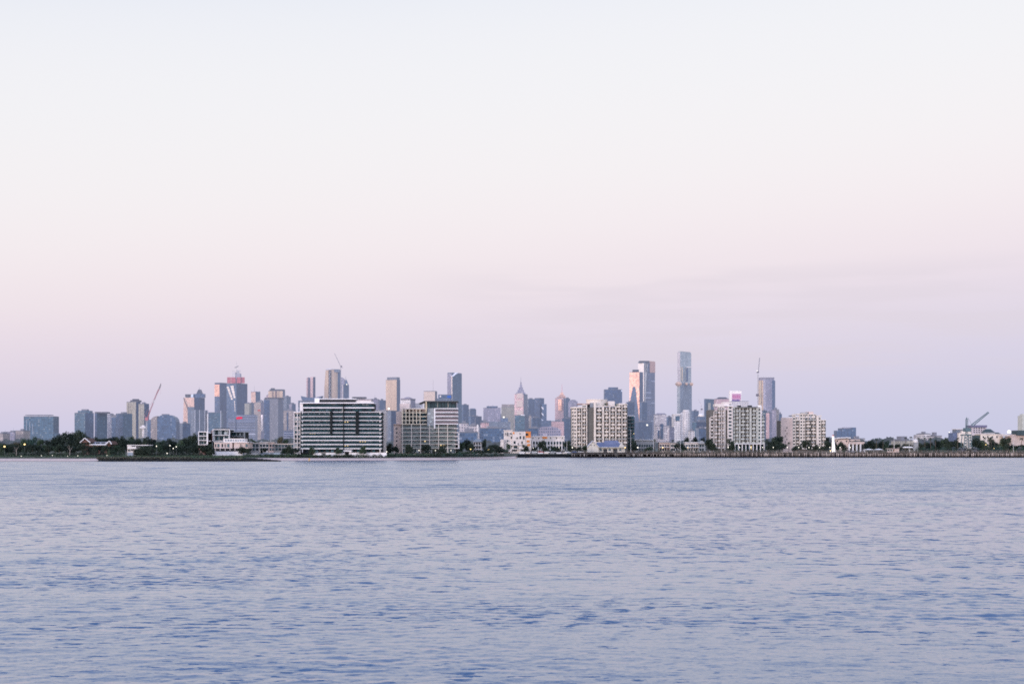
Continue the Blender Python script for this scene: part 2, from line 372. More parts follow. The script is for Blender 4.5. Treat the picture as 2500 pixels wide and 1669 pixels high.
# low banded office with red sign
D = 3600
e, fp, z = tower('low wide office block with horizontal bands and a red sign on its parapet', 575, None, 623, 1013, D, 'bands', name='office_block', cat='office block', plant=False)
addbox(e, 'wing', 557, 574.7, 1100, 1020, D - 4, 30, fac('bands', D))
m = M(); x0, zb = X(577.5, D), Z(1024, D); s_ = W(1, D)
m.box(x0, x0 + 3.4 * s_, D - 1.6, D - .8, zb + 1 * s_, zb + 6.6 * s_); m.box(x0 + 4.4 * s_, x0 + 7.6 * s_, D - 1.6, D - .8, zb + 1 * s_, zb + 7.6 * s_)
m.box(x0 + 8.6 * s_, x0 + 14 * s_, D - 1.6, D - .8, zb + 1.8 * s_, zb + 6.8 * s_); m.box(x0 - .4 * s_, x0 + 13 * s_, D - 1.0, D - .5, zb + 3 * s_, zb + 4.6 * s_)
m.build('red_sign', glow('sign_red', (.9, .06, .15), .95), e)
# behind
D = 4700
e, fp, z = tower('slender tower half peach half blue with a light parapet, right of the red screened tower', 613, 624, 635.5, 956, D, 'peach', 'blue', plant=False)
addbox(e, 'parapet', 615, 632, 956, 954.5, D + 6, 14, plain('fin_white', (.6, .62, .7), .5, D=D)); mast(e, 'mast', 621, 955, 941, D + 8, .5)
e, fp, z = tower('blue grey block at the foot of the slender peach and blue tower', 609, 614, 622, 984, 4400, 'blue', 'steel')
tower('mauve tower behind the slender peach and blue tower', 632, 636, 643, 978, 4600, 'lav', 'steel')
e, fp, z = tower('pinkish tan residential tower with a bright window strip on its right edge', 620, 637, 644, 982, 4000, 'tan', 'lav')
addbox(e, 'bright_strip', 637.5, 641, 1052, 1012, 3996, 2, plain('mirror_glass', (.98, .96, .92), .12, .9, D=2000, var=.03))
addbox(e, 'roof_lantern', 629, 635, 1003, 1000, 3990, 3, glow('sign_red_soft', (.75, .2, .25), .7))
D = 3500
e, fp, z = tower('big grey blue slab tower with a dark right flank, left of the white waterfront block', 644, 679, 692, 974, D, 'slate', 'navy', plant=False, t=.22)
addbox(e, 'parapet', 646, 690, 974, 970, D + 6, 20, fac('dark', D))
addbox(e, 'wall', 644.5, 658, 1080, 976, D + 4.2, 4, fac('navy', D))
D = 4600
e, fp, z = tower('peach office tower with a flat dark crown behind the grey blue slab', 655, 690, 696, 954, D, 'gold', 'navy', plant=False, t=.25)
addbox(e, 'crown', 658, 693, 953.5, 950, D + 8, 24, fac('dark', D)); addbox(e, 'plant_room', 661, 670, 950, 947, D + 12, 10, fac('dark', D))
for k in (664, 671.5, 674, 680): addbox(e, 'fin', k, k + 1, 970, 954, D + 2, 4, plain('rib_brown', (.3, .2, .2), .7, D=D))
tower('rose tinted narrow tower left of the peach crowned office', 650, None, 655, 965, 4800, 'pink')
e, fp, z = tower('pale blue rounded shoulder tower right of the peach crowned office', 692, 700, 710, 968, 4300, 'steel', 'steel')
tower('lavender blue tower left of the boat shaped roof', 706, 713, 722, 986, 4100, 'lav', 'blue')
e, fp, z = tower('pinkish concrete block with a dark vertical slot, left of the white waterfront block', 692, None, 718, 1003, 3200, 'tan', name='apartment_block', cat='apartment block')
addbox(e, 'slot', 700, 703.5, 1052, 1006, 3199, 1.2, fac('navy', 3200))
tower('low blue banded block at the foot of the pinkish concrete block', 692.5, None, 724, 1052, 2400, 'bands', name='office_block', cat='office block')
# boat-roofed
D = 2300
e, fp, z = tower('tower with an upswept boat shaped blue roof behind the white waterfront block', 728, None, 790, 979, D, 'steel', plant=False)
prof = [(736, 975), (741, 979), (784, 979), (782, 972), (786, 966), (776, 968.5), (764, 970), (750, 969.5), (734, 966)]
extrude(M(), [(X(a_, D), Z(b_, D)) for a_, b_ in prof], D + 2, D + 20).build('upswept_roof', plain('roof_blue', (.10, .15, .24), .5, D=D), e)
D = 4700
e = thing('tower', 'slim twin ribbed tower, pink and blue, left of the tall rounded gold tower', 'tower', (X(759, D), D + 15, GZ))
m = M(); m.prism(rot_fp(748, 752, 757.5, D), GZ, Z(921, D), mis=[0, 1, 1, 0], top=1); m.build('wall', [fac('pink', D), fac('lav', D)], e)
m = M(); m.prism(rot_fp(757.7, 765, 770, D - 6), GZ, Z(920, D), mis=[0, 1, 1, 0], top=1); m.build('wall', [fac('pink', D), fac('navy', D)], e)
addbox(e, 'fin', 761, 763.2, 1000, 921, D - 9, 3, plain('fin_pink', (.75, .55, .52), .5, D=D))
addbox(e, 'fin', 749, 750.2, 1000, 921, D - 2, 2, plain('fin_pink', (.75, .55, .52), .5, D=D))
# rounded gold tower
D = 4600
e = thing('tower', 'tall rounded gold and white tower with a stepped top and a dark service slot', 'tower', (X(808, D), D + 25, GZ))
f0, f1, f2 = round_fp(787.5, 829.5, D, 55, 24), round_fp(789, 829.5, D, 55, 24), round_fp(792.5, 829, D, 55, 24)
m = M(); mi = []
for k in range(24):
    cxk = (f0[k][0] + f0[(k + 1) % 24][0]) / 2; mi.append(0 if cxk < X(822, D) else 1)
m.prism(f0, GZ, Z(945, D), mis=mi, fp2=f1); m.prism(f1, Z(945, D), Z(902, D), mis=mi, fp2=f2, top=1)
m.build('wall', [fac('gold', D), fac('blue', D)], e)
addbox(e, 'service_slot', 802, 807.5, 1000, 903, D - 4, 10, plain('slot_dark', (.04, .045, .06), .7, D=D))
for k in range(14): addbox(e, 'slot_panel', 803.2 + (k % 2) * 1.4, 804.8 + (k % 2) * 1.4, 975 - k * 5, 972.2 - k * 5, D - 4.9, .7, plain('fin_white', (.7, .68, .68), .5, D=D))
addbox(e, 'crown', 808, 828, 908, 901, D + 1, 30, fac('steel', D)); addbox(e, 'parapet', 796, 812, 903, 900, D + 6, 30, plain('fin_white', (.7, .68, .68), .5, D=D))
D = 4400
e = thing('tower_crane', 'thin grey tower crane leaning over the gap right of the rounded gold tower', 'crane', (X(832, D), D, GZ))
M().tube((X(832, D), D, GZ), P3(832, 896, D), .8, n=4).build('mast', plain('crane_grey', (.35, .33, .35), .6, D=D), e)
lattice(M(), P3(832, 895, D), P3(817, 862, D), 1.6, 14, .2).build('jib', plain('crane_grey', (.35, .33, .35), .6, D=D), e)
addbox(e, 'cab', 831.5, 835, 896, 892.5, D - 2, 4, plain('crane_dark', (.12, .1, .12), .6, D=D)); M().tube(P3(833, 894, D), P3(838, 899, D), .4).build('counter_jib', plain('crane_dark', (.12, .1, .12), .6, D=D), e)
D = 4500
e = thing('tower', 'blue tower with curved top and small spire right of the rounded gold tower', 'tower', (X(842, D), D + 15, GZ))
prof = [(831, 1100), (831, 921), (834, 920.5), (838, 923), (841, 927), (841, 1100)]
extrude(M(), [(X(a_, D + 8), Z(b_, D + 8)) for a_, b_ in prof], D + 8, D + 36).build('wall', fac('lav', D), e)
m = M(); m.prism(rot_fp(834.5, 838, 852, D), GZ, Z(938, D), mis=[0, 1, 1, 0], top=1); m.build('wall', [fac('pale', D), fac('blue', D)], e)
prof = [(842, 938), (850, 938), (846, 928), (844, 925)]
extrude(M(), [(X(a_, D + 8), Z(b_, D + 8)) for a_, b_ in prof], D + 8, D + 20).build('crown', fac('blue', D), e)
mast(e, 'spire', 844, 926, 918, D + 10, .7)
m = M(); m.ball(P3(846.5, 938, D - 6), 1.9); m.build('beacon', glow('lamp_white', (1, .95, .9), 1.4), e)
# pink block behind white block
D = 2200
e, fp, z = tower('pink chequered block with a dark roof above the right end of the white waterfront block', 869, None, 906, 976, D, 'pink', name='apartment_block', cat='apartment block', plant=False)
addbox(e, 'roof_canopy', 860, 893, 971.5, 968.5, D - 2, 16, fac('dark', D)); addbox(e, 'wall', 866, 890, 976, 971.5, D + 2, 14, fac('pale', D))
tower('lavender block just right of the pink chequered block', 906.5, None, 922, 975, 2400, 'lav', name='apartment_block', cat='apartment block')
tower('blue glass block left of the tall gold slab tower', 923, 926, 942, 977, 3900, 'lav', 'blue', name='office_block', cat='office block')
# gold slab
D = 4400
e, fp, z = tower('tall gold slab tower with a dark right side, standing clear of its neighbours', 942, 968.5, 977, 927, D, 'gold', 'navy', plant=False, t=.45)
m = M(); f = rot_fp(945, 969, 976, D + 4, .45); m.prism(f, Z(927, D) + 1.3, Z(920, D), 0, top=0); m.build('crown', fac('slate', D), e)
e, fp, z = tower('lavender stair stepped block right behind the white waterfront block', 933, None, 943, 1004, 2300, 'pale', name='apartment_block', cat='apartment block')
e, fp, z = tower('blue glass block with a lamp on its roof, below the tall gold slab', 941, 955, 972, 1003, 2600, 'steel', 'navy', name='office_block', cat='office block', plant=False)
m = M(); m.ball(P3(949, 997, 2590), 1.6); m.build('roof_lamp', glow('lamp_white2', (1, 1, .95), 2.2), e); mast(e, 'lamp_post', 949, 1003, 998, 2590, .5)
D = 2500
e, fp, z = tower('cream block with a shallow domed roof right of the tall gold slab', 979, 1002, 1014, 976, D, 'white', 'lav', plant=False, t=.3)
m = M(); f = scale_fp(fp, 1.05); m.prism(f, z + 1.2, z + 3, 0, top=0); m.prism(scale_fp(fp, .7), z + 3, z + 5.5, 0, fp2=scale_fp(fp, .25), top=0); m.build('domed_roof', plain('roof_mauve', (.3, .27, .33), .7, D=D), e)
addbox(e, 'wall', 1010, 1030, 1060, 984, D + 30, 20, fac('white', D))
D = 2100
e, fp, z = tower('blank cream lift tower above the beige balcony block', 1035, 1062, 1067, 956, D, 'olive', 'navy', plant=False, t=.2)
m = M(); m.prism(rot_fp(1034.8, 1062, 1067.2, D - .6, .2), Z(985, D), Z(955.5, D), mis=[0, 1, 1, 0], top=0); m.build('render_face', [plain('cream_render', (.62, .52, .46), .7, D=D), fac('steel', D)], e)
mast(e, 'antenna', 1057.5, 956, 926, D + 3, .25); mast(e, 'antenna', 1034, 975, 952, D + 3, .2)
e, fp, z = tower('low blue grey block with a bright blue sign, left of the tall blue tower', 1070, None, 1102, 964, 2700, 'blue', name='office_block', cat='office block', plant=False)
addbox(e, 'blue_sign', 1092, 1101, 971, 965, 2698, 1, glow('sign_blue', (.12, .25, .85), .7)); addbox(e, 'wall', 1052, 1098, 1000, 972, 2650, 20, fac('steel', 2700)); addbox(e, 'pale_panel', 1073, 1077, 969, 965, 2698, 1, plain('white_wall', (.75, .72, .72), .6, D=2700))
D = 4400
e, fp, z = tower('tallest blue tower near the centre, with a white folded notch at its top', 1092, 1103, 1127.5, 912, D, 'lav', 'teal', plant=False, t=.7)
m = M(); pc, pl, pr = P3(1103.5, 921, D - 2), P3(1096, 911, D + 8), P3(1119, 909.5, D + 22)
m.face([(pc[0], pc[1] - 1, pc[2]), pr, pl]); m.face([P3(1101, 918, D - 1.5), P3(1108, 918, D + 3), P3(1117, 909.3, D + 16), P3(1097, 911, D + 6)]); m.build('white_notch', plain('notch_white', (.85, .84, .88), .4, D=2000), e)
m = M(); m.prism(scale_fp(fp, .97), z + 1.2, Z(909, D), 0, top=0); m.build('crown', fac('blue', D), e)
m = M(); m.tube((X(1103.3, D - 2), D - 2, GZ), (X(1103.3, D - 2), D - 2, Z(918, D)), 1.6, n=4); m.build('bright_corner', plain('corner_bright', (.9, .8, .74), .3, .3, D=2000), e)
e, fp, z = tower('deep blue tower against the right side of the tallest blue tower', 1127, 1131, 1144.5, 988, 4000, 'blue', 'blue')
e, fp, z = tower('blue tower stepping down second from the tallest blue tower', 1144.5, 1148, 1162.5, 999, 4200, 'steel', 'blue', plant=False)
addbox(e, 'plant_room', 1148, 1160, 999, 996.5, 4210, 18, fac('blue', D))
e, fp, z = tower('lower hazy blue block stepping down left of the grid fronted block', 1144, 1150, 1176, 1016, 3800, 'blue', 'blue', name='office_block', cat='office block')
tower('pale cream block beside the right end of the beige balcony block', 1121, None, 1143, 1034, 1700, 'pale', name='apartment_block', cat='apartment block')
tower('long low grey blue shed roofed block right of the beige balcony block', 1122, None, 1165, 1056, 1500, 'blue', name='office_block', cat='office block')
e, fp, z = tower('pale pink low block with a white chimney like corner', 1143, None, 1170, 1040, 1800, 'pale', name='apartment_block', cat='apartment block')
addbox(e, 'white_corner', 1164, 1168, 1075, 1036, 1797, 6, plain('white_wall', (.75, .72, .72), .6, D=1800))
tower('small block with rosy window grid left of the long blue warehouse', 1173, None, 1193, 1032, 2000, 'pink', name='apartment_block', cat='apartment block')
tower('long blue grey low block in front of the grid fronted block', 1170, None, 1236, 1046, 1900, 'blue', name='office_block', cat='office block')
D = 3800
e, fp, z = tower('blue lavender block with a clear grid front and small roof crown', 1180, None, 1222, 996, D, 'lav', name='office_block', cat='office block', plant=False)
addbox(e, 'crown', 1188, 1215, 996, 991, D + 4, 24, fac('navy', D)); mast(e, 'mast', 1192, 991, 988, D + 8, .8); mast(e, 'mast', 1203, 991, 987, D + 8, .8)
addbox(e, 'wall', 1222.3, 1240, 1100, 1020, D - 10, 24, fac('blue', D)); addbox(e, 'wall', 1190, 1246, 1100, 1029, D - 40, 24, fac('steel', D))
m = M(); m.ball(P3(1230, 1018, D - 12), 2.4); m.build('roof_lamp', glow('lamp_white', (1, .95, .9), 1.4), e)
D = 4200
e, fp, z = tower('wide grey green slab with a dark top band, left of the spired art deco tower', 1224, None, 1259, 993, D, 'olive', name='office_block', cat='office block', plant=False)
addbox(e, 'top_band', 1225, 1257, 993, 986.5, D + 2, 24, fac('tan', D))
# art deco spire
D = 4100
e, fp, z = tower('stepped art deco tower with cream front panels and a lattice spire', 1256, 1278, 1288, 962, D, 'pink', 'steel', plant=False, t=.25)
for y0, y1 in ((1012, 1002), (993, 977), (972, 959.5)): addbox(e, 'cream_panel', 1261.5, 1276, y0, y1, D - .5, 4, plain('cream_render', (.72, .58, .52), .6, D=D))
for w0, w1, y0, y1 in ((1260, 1283, 962, 957), (1263.5, 1279.5, 957, 951), (1266.5, 1277, 951, 945), (1269, 1275, 945, 939), (1270.3, 1273.3, 939, 932)):
    f = flat_fp(w0, w1, D + 8, W(w1 - w0, D)); m = M(); m.prism(f, Z(y0, D), Z(y1, D), 0, top=0, fp2=scale_fp(f, .97)); m.build('crown_tier', fac('lav', D), e)
mast(e, 'spire', 1271.5, 938, 921, D + 12, .9)
tower('blue curved shoulder tower right of the spired art deco tower', 1287.5, 1290, 1305, 974, 4300, 'steel', 'blue')
D = 4000
e, fp, z = tower('dark blue faceted tower with bright diamond shaped glints on its right side', 1305, 1318, 1328.5, 972, D, 'navy', 'blue', plant=False)
addbox(e, 'wall', 1323, 1334.5, 1100, 986, D - 12, 22, fac('blue', D)); addbox(e, 'wall', 1320, 1346, 1100, 1026, D - 30, 18, fac('blue', D))
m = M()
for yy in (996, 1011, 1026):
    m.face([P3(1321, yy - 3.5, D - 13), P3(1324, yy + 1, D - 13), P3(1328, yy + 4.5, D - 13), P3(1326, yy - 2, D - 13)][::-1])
m.build('diamond_glints', plain('notch_white', (.85, .84, .88), .4, D=2000), e)  # glints painted as flat white diamonds
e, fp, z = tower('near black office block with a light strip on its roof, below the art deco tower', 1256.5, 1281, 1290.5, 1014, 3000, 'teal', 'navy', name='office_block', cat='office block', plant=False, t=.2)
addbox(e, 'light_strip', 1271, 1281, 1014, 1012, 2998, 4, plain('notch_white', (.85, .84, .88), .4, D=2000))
tower('narrow beige block pressed against the near black office block', 1291, None, 1297, 1015, 2950, 'tan', name='apartment_block', cat='apartment block')
tower('hazy blue block filling the gap below the curved shoulder tower', 1293, 1300, 1322, 1020, 3300, 'blue', 'blue', name='office_block', cat='office block')
D = 1700
e = thing('exhibition_hall', 'lavender hall with a low vaulted roof behind the orange and white flats', 'hall', (X(1340, D), D, GZ))
prof = [(1316, 1100), (1316, 1044), (1324, 1041.5), (1334, 1040.5), (1350, 1041), (1362, 1044), (1370, 1050), (1370, 1100)]
extrude(M(), [(X(a_, D), Z(b_, D)) for a_, b_ in prof], D, D + 40).build('wall', fac('lav', D), e)
tower('pale rose block behind the vaulted hall', 1347, None, 1377, 1029, 2300, 'pink', name='apartment_block', cat='apartment block')
tower('long hazy blue block left of the vaulted hall', 1290, None, 1320, 1046, 1900, 'blue', name='office_block', cat='office block')
D = 4300
e, fp, z = tower('rose coloured tower topped with a thin pink spire', 1355, 1376, 1388, 972, D, 'pink', 'blue', plant=False)
for w0, w1, y0, y1 in ((1358, 1383, 972, 967), (1364, 1380, 967, 963), (1368, 1376, 963, 957)):
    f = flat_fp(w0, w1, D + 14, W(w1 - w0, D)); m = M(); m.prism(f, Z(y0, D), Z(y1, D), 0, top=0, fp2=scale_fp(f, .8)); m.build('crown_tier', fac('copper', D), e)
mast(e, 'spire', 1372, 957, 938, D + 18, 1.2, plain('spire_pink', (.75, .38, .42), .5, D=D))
m = M(); m.prism(rot_fp(1363, 1371, 1372, D - 4, .5), Z(1001, D), Z(974, D), mis=[0, 0, 0, 0], top=0); m.build('glowing_bay', fac('copper', D), e)  # sunset glow painted on the bay as copper glass
tower('blue shaft tower in front of the rose coloured spired tower', 1379, 1381, 1392, 973, 4100, 'steel', 'blue')
D = 4000
e = thing('tower', 'round topped mauve tower left of the tall cream balcony block', 'tower', (X(1400, D), D + 12, GZ))
prof = [(1388, 1100), (1388, 981), (1391, 977), (1398, 974.8), (1405, 976), (1410, 980), (1411, 990), (1411, 1100)]
extrude(M(), [(X(a_, D), Z(b_, D)) for a_, b_ in prof], D, D + 28).build('wall', fac('lav', D), e)
tower('wide hazy blue slab low between the rose tower and the cream balcony block', 1372, 1378, 1404, 1022, 3000, 'blue', 'blue', name='office_block', cat='office block')
# dark block behind apt 3
D = 3800
e, fp, z = tower('dark slate blue tower with a smaller top block, behind the cream balcony block', 1476, None, 1519, 951, D, 'navy', plant=False)
addbox(e, 'top_block', 1486, 1509, 951, 945, D + 4, 24, fac('navy', D)); addbox(e, 'pale_sign', 1516.5, 1519, 955, 952, D - 1, .6, plain('sign_pale', (.75, .85, .95), .5, D=D))
# copper tower
D = 4100
e, fp, z = tower('copper glowing tower standing in front of the white and gold skyscraper', 1537, 1561, 1570, 908.5, D, 'copper', 'navy', plant=False, t=.55)
addbox(e, 'crown', 1545, 1560, 908, 902, D + 8, 16, fac('dark', D))
a, c = fp[0], fp[1]
m = M()
def lf(s, off=.7): return (a[0] + (c[0] - a[0]) * s + n_[0] * off, a[1] + (c[1] - a[1]) * s + n_[1] * off)
m.face([(*lf(0, 1), Z(1100, D)), (*lf(1, 1), Z(1100, D)), (*lf(1, 1), Z(1030, D)), (*lf(.60, 1), Z(944, D)), (*lf(.35, 1), Z(943, D)), (*lf(.02, 1), Z(985, D))], 0, [(0, -60), (33, -60), (33, 70), (20, 172), (12, 173), (0, 125)])
m.build('shaded_glazing', fac('navy', D), e)  # dark overlay that tapers the painted copper reflection
# white/gold skyscraper
D = 4300
e, fp, z = tower('white and blue skyscraper with a gold panel at its upper right corner', 1558, 1573, 1599, 884, D, 'blue', 'bands', plant=False, t=.7)
addbox(e, 'crown', 1561, 1585, 886, 880.5, D + 1, 30, fac('dark', D)); 
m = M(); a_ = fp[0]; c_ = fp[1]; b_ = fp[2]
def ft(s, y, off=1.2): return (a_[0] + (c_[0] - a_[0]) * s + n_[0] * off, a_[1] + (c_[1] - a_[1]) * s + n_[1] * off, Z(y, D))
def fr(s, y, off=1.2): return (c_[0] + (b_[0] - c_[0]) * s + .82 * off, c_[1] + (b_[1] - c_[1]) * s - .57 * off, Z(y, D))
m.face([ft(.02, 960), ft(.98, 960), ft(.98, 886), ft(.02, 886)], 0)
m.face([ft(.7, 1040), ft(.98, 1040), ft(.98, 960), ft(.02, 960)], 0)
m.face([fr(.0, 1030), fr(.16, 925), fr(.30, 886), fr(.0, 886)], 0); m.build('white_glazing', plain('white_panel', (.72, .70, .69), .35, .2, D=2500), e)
m = M(); m.face([fr(.48, 908, 1.4), fr(.99, 908, 1.4), fr(.99, 881, 1.4), fr(.48, 881, 1.4)], 0, [(0, 0), (20, 0), (20, 30), (0, 30)])
p0, p1 = fr(.48, 908, .8), fr(.99, 908, .8); m.prism([(p0[0], p0[1]), (p1[0], p1[1]), (p1[0] - 12, p1[1] + 12), (p0[0] - 12, p0[1] + 12)], Z(884, D), Z(880, D), 0, top=0)
m.build('gold_panel', plain('gold_panel', (.74, .46, .38), .5, .1, D=4300, var=.2), e)
addbox(e, 'dark_recess', 1577.2, 1579, 908, 887, D + 0, 3, fac('dark', D))
e, fp, z = tower('blue office block at the foot of the copper tower, left side', 1529, 1533, 1549, 982, 3700, 'navy', 'blue', name='office_block', cat='office block')
e, fp, z = tower('blue office block between the copper tower and the white skyscraper', 1562, 1568, 1580, 982, 3700, 'blue', 'blue', name='office_block', cat='office block')
e, fp, z = tower('wide dark blue podium block below the copper tower', 1548, 1560, 1592, 1030, 3300, 'navy', 'blue', name='office_block', cat='office block')
m = M(); m.ball(P3(1580, 1037, 3280), 2.2); m.build('roof_lamp', glow('lamp_white', (1, .95, .9), 1.4), e)
# pale ones
D = 3000
e, fp, z = tower('pale rounded roof residential block right of the white skyscraper', 1600, None, 1627, 1012, D, 'pale', name='apartment_block', cat='apartment block', plant=False)
m = M(); m.prism(flat_fp(1602, 1626, D + 1, 20), z + 1.2, Z(1008, D), 0, top=0, fp2=scale_fp(flat_fp(1602, 1626, D + 1, 20), .7)); m.build('curved_roof', plain('roof_mauve', (.3, .27, .33), .7, D=D), e)
tower('slate block with a flat roof in the dip before the tallest skyscraper', 1627, 1631, 1641, 1018, 3200, 'blue', 'navy', name='office_block', cat='office block')
e, fp, z = tower('small pale block with two dark blue bays, low right of the copper tower', 1604, None, 1632, 1040, 2400, 'pale', name='apartment_block', cat='apartment block')
addbox(e, 'dark_bay', 1606, 1610, 1070, 1050, 2399, 1, fac('navy', 2400)); addbox(e, 'dark_bay', 1612, 1619, 1072, 1034, 2398.6, 1.6, fac('navy', 2400))
tower('lavender white low block left of the white twin towers', 1628, 1634, 1646, 1044, 2300, 'pale', 'lav', name='apartment_block', cat='apartment block')
# tallest
D = 4300
e, fp, z = tower('tallest skyscraper of the skyline with an orange starburst belt at mid height', 1653, 1660.5, 1689, 935, D, 'silver', 'silverlow', plant=False)
m = M(); f = rot_fp(1654, 1660.5, 1687.5, D + 1); m.prism(f, Z(935, D), Z(859, D), mis=[0, 1, 1, 0], top=1); m.build('shaft', [fac('pale', D), fac('silver', D)], e)
m = M(); m.prism(scale_fp(f, .9), Z(859, D), Z(857, D), 0, top=0); m.build('crown', plain('crown_green', (.35, .38, .38), .5, D=D), e)
og = plain('belt_orange', (.80, .52, .36), .5, .1, D=4300, var=.3)
for k0, k1, y0, y1, dd in ((1649, 1665, 940, 933.5, -4), (1673, 1680, 938, 935, 6), (1684, 1693, 939, 934, 18)):
    m = M(); ff = flat_fp(k0, k1, D + dd, 14); g2 = scale_fp(ff, .55)
    m.prism(g2, Z(y0 + 1.5, D), Z((y0 + y1) / 2, D), 0, fp2=ff); m.prism(ff, Z((y0 + y1) / 2, D), Z(y1 - 1.5, D), 0, fp2=g2, top=0); m.build('starburst_belt', og, e)
for k0, k1, y0, y1, mt in ((1661.5, 1662.7, 930, 896, 'cream_render'), (1665.5, 1666.7, 930, 896, 'cream_render')):
    addbox(e, 'gold_fin', k0, k1, y0, y1, D + 3, 4, plain('fin_gold', (.75, .6, .42), .5, D=D))
addbox(e, 'dark_slot', 1676, 1680, 931, 900, D + 14, 6, fac('navy', D)); addbox(e, 'pale_ledge', 1677, 1689.5, 897, 895, D + 12, 20, plain('fin_white', (.7, .68, .68), .5, D=D))
# white twins
D = 2500
e, fp, z = tower('square white residential tower of the twins below the tallest skyscraper', 1645, None, 1662, 1012, D, 'white', plant=False)
addbox(e, 'glass_box', 1649, 1659, 1027, 1015, D - 1, 1, fac('teal', D)); addbox(e, 'top_frame', 1644.5, 1662.5, 1012, 1009.5, D - 1, 14, plain('fin_white', (.7, .68, .68), .5, D=D))
e = thing('tower', 'round white residential tower of the twins below the tallest skyscraper', 'tower', (X(1676, D), D + 10, GZ))
m = M(); m.prism(round_fp(1667, 1686, D, 14, 16), GZ, Z(1003, D), 0, top=0); m.build('wall', fac('white', D), e)
m = M(); m.prism(round_fp(1669, 1684, D + 1, 11, 16), Z(1003, D), Z(1000, D), 0, top=0); m.build('crown', plain('fin_white', (.7, .68, .68), .5, D=D), e)
addbox(e, 'lift_shaft', 1663.2, 1666.8, 1095, 1007, D + 4, 8, plain('white_wall', (.75, .72, .72), .6, D=D))
tower('small pale block at the right foot of the round white tower', 1686, None, 1696, 1052, 2200, 'white', name='apartment_block', cat='apartment block')
tower('hazy blue block just right of the tallest skyscraper', 1689, 1693, 1706, 1003, 3600, 'blue', 'blue', name='office_block', cat='office block')
e, fp, z = tower('blue grey block with a bright white domed roof near the tiny crane', 1702, None, 1722, 1017, 3300, 'blue', name='office_block', cat='office block', plant=False)
f = round_fp(1706, 1721, 3298, 18, 14); m = M(); m.prism(f, z + 1, Z(1012, 3300), 0); m.prism(f, Z(1012, 3300), Z(1009, 3300), 0, fp2=scale_fp(f, .55), top=0); m.build('white_dome', plain('dome_white', (.9, .86, .82), .5, D=1500), e)
e = thing('tower_crane', 'tiny white crane left of the teal slab tower', 'crane', (X(1712, 3600), 3600, GZ))
M().tube((X(1712, 3600), 3600, GZ), P3(1712, 988, 3600), .7, n=4).tube(P3(1712, 988, 3600), P3(1705, 975, 3600), .5, n=4).build('mast', plain('crane_white', (.62, .6, .6), .5, D=3600), e)
addbox(e, 'cab', 1711, 1716, 1000, 997, 3598, 3, plain('crane_dark', (.12, .1, .12), .6, D=3600))
tower('dense dark blue block under the bright white dome', 1690, 1700, 1735, 1030, 2800, 'teal', 'navy', name='office_block', cat='office block')
tower('lower hazy banded block left of the stepped white balcony block', 1698, 1706, 1733, 1046, 2300, 'steel', 'blue', name='office_block', cat='office block')
e, fp, z = tower('teal slab tower left of the pink crowned block', 1719, 1722, 1749, 974, 3800, 'navy', 'teal', plant=False)
addbox(e, 'pale_bay', 1729, 1735, 1020, 983, 3805, 3, fac('olive', 3800))
D = 3300
e, fp, z = tower('pink block with a dark domed crown left of the rooftop billboard', 1748, None, 1780, 974, D, 'pink', plant=False)
m = M(); m.prism(flat_fp(1750, 1778, D + 2, 20), z + 1.2, Z(969, D), 0, fp2=scale_fp(flat_fp(1750, 1778, D + 2, 20), .6), top=0); m.build('domed_crown', fac('dark', D), e)
# billboard tower
D = 3000
e, fp, z = tower('pale tower carrying a square pink and purple rooftop screen', 1784, None, 1828, 980, D, 'white', plant=False)
addbox(e, 'sign_box', 1781.5, 1810, 980, 953.5, D + 1, 10, plain('dome_white', (.9, .86, .82), .5, D=1500))
m = M(); m.box(X(1787, D), X(1808.5, D), D - .2, D + .5, Z(975, D), Z(960.5, D)); m.build('pink_screen', glow('screen_pink', (.62, .36, .60), .95), e)
m = M()
for k in range(6): m.box(X(1788 + k * 3.4, D), X(1790.2 + k * 3.4, D), D - .6, D + .3, Z(979 - (k % 2), D), Z(974.5 + (k % 3) * .7, D))
m.build('purple_lettering', glow('screen_purple', (.16, .12, .5), .8), e)
m = M()
for k in range(4): m.box(X(1790 + k * 4.6, D), X(1793 + k * 4.6, D), D - .5, D + .2, Z(971, D), Z(964 + (k % 2) * 2, D))
m.build('magenta_lettering', glow('screen_magenta', (.7, .25, .55), .8), e)
# round tower with crane
D = 4000
e = thing('tower', 'round glass tower under construction with a ring crown and gold left edge', 'tower', (X(1873, D), D + 22, GZ))
f = round_fp(1853, 1896, D, 44, 24); mi = [0 if (f[k][0] + f[(k + 1) % 24][0]) / 2 < X(1862, D) else (2 if (f[k][0] + f[(k + 1) % 24][0]) / 2 > X(1884, D) else 1) for k in range(24)]
m = M(); m.prism(f, GZ, Z(928, D), mis=mi, top=1); m.build('wall', [fac('gold', D), fac('lav', D), fac('blue', D)], e)
f2 = round_fp(1855, 1893, D + 2, 38, 24); m = M(); m.prism(f2, Z(928, D), Z(922.5, D), 0, top=0); m.build('upper_ring', fac('lav', D), e)
f2 = round_fp(1853, 1894, D, 42, 24); m = M(); m.prism(f2, Z(922.5, D), Z(921, D), 0, top=0, bottom=True); m.build('ring_crown', plain('crown_ring', (.3, .28, .34), .6, D=D), e)
addbox(e, 'gold_strip', 1855.5, 1858, 1000, 930, D + 3, 6, plain('fin_gold', (.75, .6, .42), .5, D=D))
for k in range(6): mast(e, 'scaffold_post', 1858 + k * 6, 921, 918.5, D + 6, .5)
e = thing('tower_crane', 'tall slim crane climbing the left side of the round glass tower', 'crane', (X(1850.5, D - 8), D - 8, GZ))
lattice(M(), (X(1850.5, D - 8), D - 8, GZ), P3(1850.5, 912, D - 8), 3, 40, .45).build('mast', plain('crane_white', (.62, .6, .6), .5, D=D), e)
